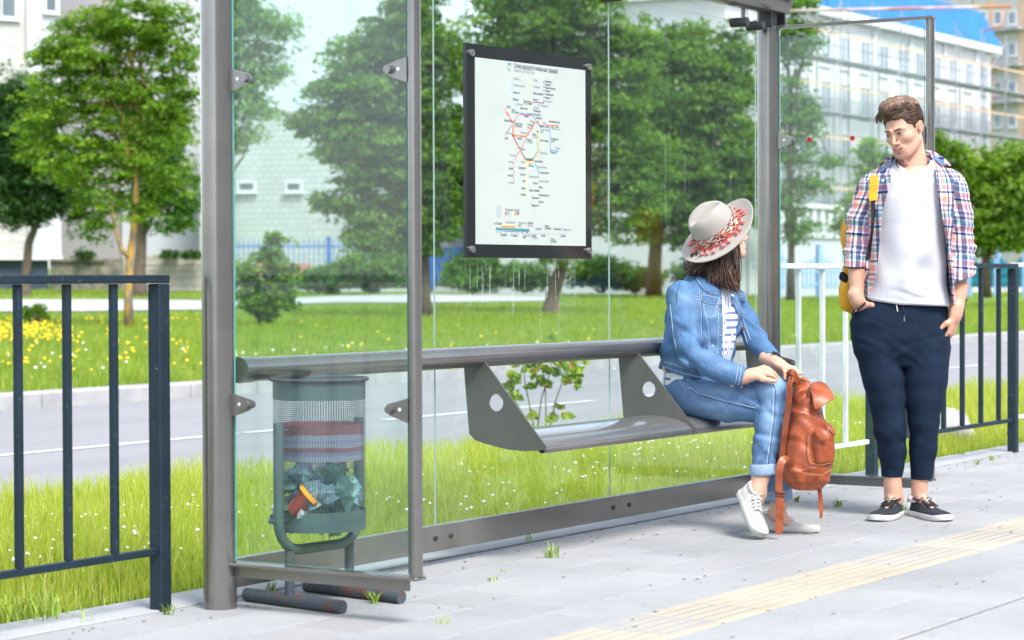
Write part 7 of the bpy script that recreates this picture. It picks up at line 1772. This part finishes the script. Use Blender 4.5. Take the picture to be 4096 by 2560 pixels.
# patterned woven band: small knots of wool
rs = np.random.RandomState(6); V = []; F = []; C = []
pal = [(.62,.16,.10),(.75,.33,.20),(.035,.05,.12),(.78,.72,.62),(.55,.12,.12),(.035,.05,.12),(.72,.66,.52),(.70,.40,.16)]
for row_ in range(9):
    for k in range(150):
        a_ = 2*math.pi*(k+.5*(row_%2))/150; blk = int(k/4.2+.8*math.sin(row_*1.3)+row_*.23) % 7
        ci = (0,3,2,1,3,2,0)[blk] if (row_+k//2) % 3 else rs.randint(8); c_ = np.array(pal[ci])*rs.uniform(.8,1.1)
        p = hatpt(a_, RH+.003-.0004*row_, .008+.0048*row_); tdir = (hatpt(a_+.03, RH, 0)-hatpt(a_-.03, RH, 0)).normalized(); nr = (p-hb_-HN*(p-hb_).dot(HN)).normalized(); b0 = len(V)
        for (u_, w_, o_) in ((-1,0,0),(0,-1,.0),(1,0,0),(0,1,0)): V.append(tuple(p+tdir*u_*.0032+HN*w_*.0029+nr*.0005))
        V.append(tuple(p+nr*.0030)); [C.append(c_) for _ in range(5)]
        F += [(b0,b0+1,b0+4,b0+4),(b0+1,b0+2,b0+4,b0+4),(b0+2,b0+3,b0+4,b0+4),(b0+3,b0,b0+4,b0+4)]
F3 = np.array(F)[:, :3]; kn = mesh_np('woven_band', V, F3, vcol_mat('wool_knots', rough=.95, var=.2, scale=200, spec=.1), hat, colors=np.array(C))
m = MB(); m.tube([hatpt(2*math.pi*k/60, RH+.0035, .028) for k in range(61)], .0010, n=4, cap=False)
for hz_ in (.030,): 
    mb_ = MB(); ring = []
    for i_, (r_, h_) in enumerate(((RH+.0012,.005),(RH+.0022,.028),(RH-.0012,.050))):
        for k in range(72): ring.append(hatpt(2*math.pi*k/72, r_, h_))
    mb_.add(ring, [(i_*72+k, i_*72+(k+1)%72, (i_+1)*72+(k+1)%72, (i_+1)*72+k) for i_ in range(2) for k in range(72)]); mb_.build('band_backing', basic('dark_wool', (.30,.13,.10), .95, var=.4, scale=120), hat, smooth=True)
CRL = basic('coral_cord', (.60,.05,.05), .85, var=.15, scale=90, bump=.6, bscale=400, bdist=.001); CRT = basic('coral_tassel', (.62,.20,.18), .9, var=.2, scale=90, bump=.7, bscale=500, bdist=.001)
m = MB(); m.tube([hatpt(2*math.pi*k/90, RH+.0065+.0008*math.sin(k*1.9), .0065+.0008*math.cos(k*1.9)) for k in range(91)], .0038, n=7, cap=False); m.build('cord', CRL, hat, smooth=True)
rs = np.random.RandomState(9)
for k in range(21):
    a_ = 2*math.pi*(k+rs.uniform(-.2,.2))/21; p = hatpt(a_, RH+.009, .007); o_ = (hatpt(a_+rs.uniform(-.25,.25), RH+.06, .006)-p).normalized(); L_ = rs.uniform(.025,.033)
    m = MB(); q0 = p; q1 = p+o_*L_*.30+HN*.004; q2 = p+o_*L_*.38+HN*.004; q3 = p+o_*L_; m.tube([q0, q1, q2, p+o_*L_*.65+HN*.002, q3], [.0022,.0026,.0048,.0060,.0074], n=9); m.build('tassel', CRT, hat, auto=60)
# --- brown leather backpack hanging from her hand
bp = empty('backpack', f.org, VIEW_ROT, 'brown leather backpack hanging from the seated woman\'s hand', 'backpack')
def leather():
    t = NT('tan_leather'); v_ = t.coord('Object'); n1 = t.noise(v_, 11, 5, .65, .8); n2 = t.noise(v_, 70, 4, .7); c = t.mix(t.ramp(n1, [(.32,0),(.66,1)]), (.17,.030,.009), (.39,.088,.024)); c = t.mix(t.ramp(n2, [(.55,0),(.8,.4)]), c, (.56,.20,.08))
    t.set(Base_Color=c, Roughness=.42); t.b.inputs['Specular IOR Level'].default_value = .5; t.bump(n2, .3, .002); return t.m
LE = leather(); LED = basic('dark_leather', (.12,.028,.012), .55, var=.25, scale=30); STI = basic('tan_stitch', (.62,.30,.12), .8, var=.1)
v = Vol(f(1800,1170,-.44), f(1985,885,-.10), .0038)
rows = [(y, xl, xr, b_, yc) for y, xl, xr, b_, yc in ((1148,1868,1912,.035,-.29),(1138,1848,1930,.070,-.29),(1122,1834,1944,.088,-.29),(1095,1830,1952,.096,-.29),(1050,1834,1950,.094,-.285),(1000,1842,1938,.088,-.28),(960,1850,1924,.080,-.275),(930,1856,1912,.070,-.27),(908,1860,1902,.055,-.265),(898,1866,1894,.03,-.26))]
d = v.stack([(f(0,y)[2]+.0, f((xl+xr)/2,0,-.28)[0], yc, (xr-xl)/2*s*.97, b_) for y, xl, xr, b_, yc in rows], p=2.8)
d = d+wr(v, [(55,20,18,0,.0045),(-40,30,30,1.2,.0035),(20,10,80,2,.0028)])*(.6+1.1*near(v, f(1880,935,-.33), .07))
d = d-.0045*np.exp(-((v.Z-f(0,1108,-.3)[2]-.012*np.sin(v.X*20))/.004)**2)*.6
pk = v.stack([(f(0,y,-.36)[2], f(xc,0,-.36)[0], -.355, a_, b_) for y, xc, a_, b_ in ((1102,1922,.030,.030),(1092,1922,.044,.045),(1060,1922,.047,.048),(1030,1922,.043,.042),(1018,1922,.036,.030))], ang=.35, p=3)
d = smin(d, pk, .008)
V, F = v.mesh(d); V = smooth_mesh(V, F, 1, .4); sack = mesh_np('leather_bag', V, F, LE, bp, smooth=True); bsk = bvh_of(sack)
for pts in ([(1850,1108),(1880,1122),(1920,1126),(1946,1112)], [(1893,1030),(1889,1070),(1893,1096)], [(1893,1096),(1915,1102),(1945,1096)], [(1860,912),(1850,960),(1842,1010),(1838,1080)]): seam(bsk, f, pts, 'stitching', STI, sack, .0010, .0006)
seam(bsk, f, [(1886,1030),(1884,1075),(1890,1100),(1915,1106),(1948,1098)], 'pocket_edge', LED, sack, .0020, .0)
def flapq(P, name, par, th=.005):
    """curved leather flap through a 4x? grid of points"""
    n = len(P[0]); V = [tuple(q) for r_ in P for q in r_]; F = [(i*n+j, i*n+j+1, (i+1)*n+j+1, (i+1)*n+j) for i in range(len(P)-1) for j in range(n-1)]
    o = mesh_np(name, V, F, LE, par, smooth=True); md = o.modifiers.new('thick','SOLIDIFY'); md.thickness = th; md.offset = 0; ms = o.modifiers.new('sub','SUBSURF'); ms.levels = 2; ms.render_levels = 2; return o
# main flap, thrown open towards the right
flapq([[Gp(1893,912,-.26), Gp(1906,905,-.25), Gp(1920,902,-.24), Gp(1934,903,-.25)], [Gp(1896,926,-.35), Gp(1914,918,-.33), Gp(1932,914,-.30), Gp(1946,922,-.30)], [Gp(1900,950,-.385), Gp(1918,940,-.375), Gp(1940,930,-.35), Gp(1953,938,-.34)], [Gp(1901,976,-.38), Gp(1918,966,-.39), Gp(1938,952,-.38), Gp(1953,948,-.36)]], 'main_flap', bp)
m = MB(); m.ball(Gp(1898,945,-.33), (.016,.010,.050), 16, 10); m.build('flap_shade', LED, bp, smooth=True)  # solid dark ball puts the hollow's shade under the open flap
flapq([[Gp(1896,1012,-.385), Gp(1910,1010,-.395), Gp(1924,1012,-.40)], [Gp(1905,1030,-.412), Gp(1920,1026,-.420), Gp(1934,1028,-.42)], [Gp(1914,1050,-.412), Gp(1926,1045,-.424), Gp(1941,1043,-.42)]], 'pocket_flap', bp, .004)
flapq([[Gp(1932,1000,-.36), Gp(1942,1000,-.35)], [Gp(1940,1018,-.385), Gp(1950,1014,-.37)], [Gp(1948,1036,-.385), Gp(1958,1030,-.37)]], 'pocket_flap', bp, .004)
# straps
ribbon([Gp(1864,908,-.28), Gp(1856,900,-.29), Gp(1849,908,-.31), Gp(1848,930,-.32), Gp(1844,970,-.33), Gp(1838,1010,-.33), Gp(1833,1050,-.33), Gp(1829,1085,-.33)], .026, .005, Vector((-.75,-.65,0)), 'shoulder_strap', LE, bp)
ribbon([Gp(1848,1110,-.36), Gp(1842,1092,-.385), Gp(1830,1088,-.40), Gp(1821,1104,-.41), Gp(1818,1140,-.41), Gp(1818,1165,-.41)], .028, .006, Vector((-.25,-1,.1)), 'strap_loop', LE, bp)
ribbon([Gp(1819,1160,-.408), Gp(1820,1185,-.41), Gp(1819,1225,-.412), Gp(1817,1266,-.415)], .029, .005, Vector((.05,-1,0)), 'hanging_strap', LE, bp, taper=lambda t: 1 if t < .88 else max(.15, math.sqrt(max(0,1-((t-.88)/.12)**2))))
m = MB(); m.tube([Gp(1808,1166,-.412), Gp(1831,1168,-.414)], .0048, n=8); m.tube([Gp(1808,1174,-.412), Gp(1831,1176,-.414)], .0026, n=8); m.build('buckle', LED, bp, smooth=True)
ribbon([Gp(1912,1140,-.30), Gp(1919,1160,-.31), Gp(1923,1195,-.31), Gp(1923,1228,-.31)], .017, .004, Vector((.1,-1,0)), 'loose_strap', LED if False else LE, bp, taper=lambda t: 1-.5*max(0,(t-.7)/.3))
ribbon([Gp(1872,915,-.27), Gp(1868,898,-.28), Gp(1862,884,-.285), Gp(1854,880,-.28), Gp(1850,886,-.26), Gp(1856,900,-.24), Gp(1866,912,-.235)], .020, .005, Vector((-.2,-1,.2)), 'top_loop', LE, bp)
ribbon([Gp(1873,900,-.265), Gp(1880,898,-.268), Gp(1890,902,-.27), Gp(1893,910,-.27)], .016, .008, Vector((0,-.6,1)), 'drawn_rim', LE, bp)
bpy.context.view_layer.update()
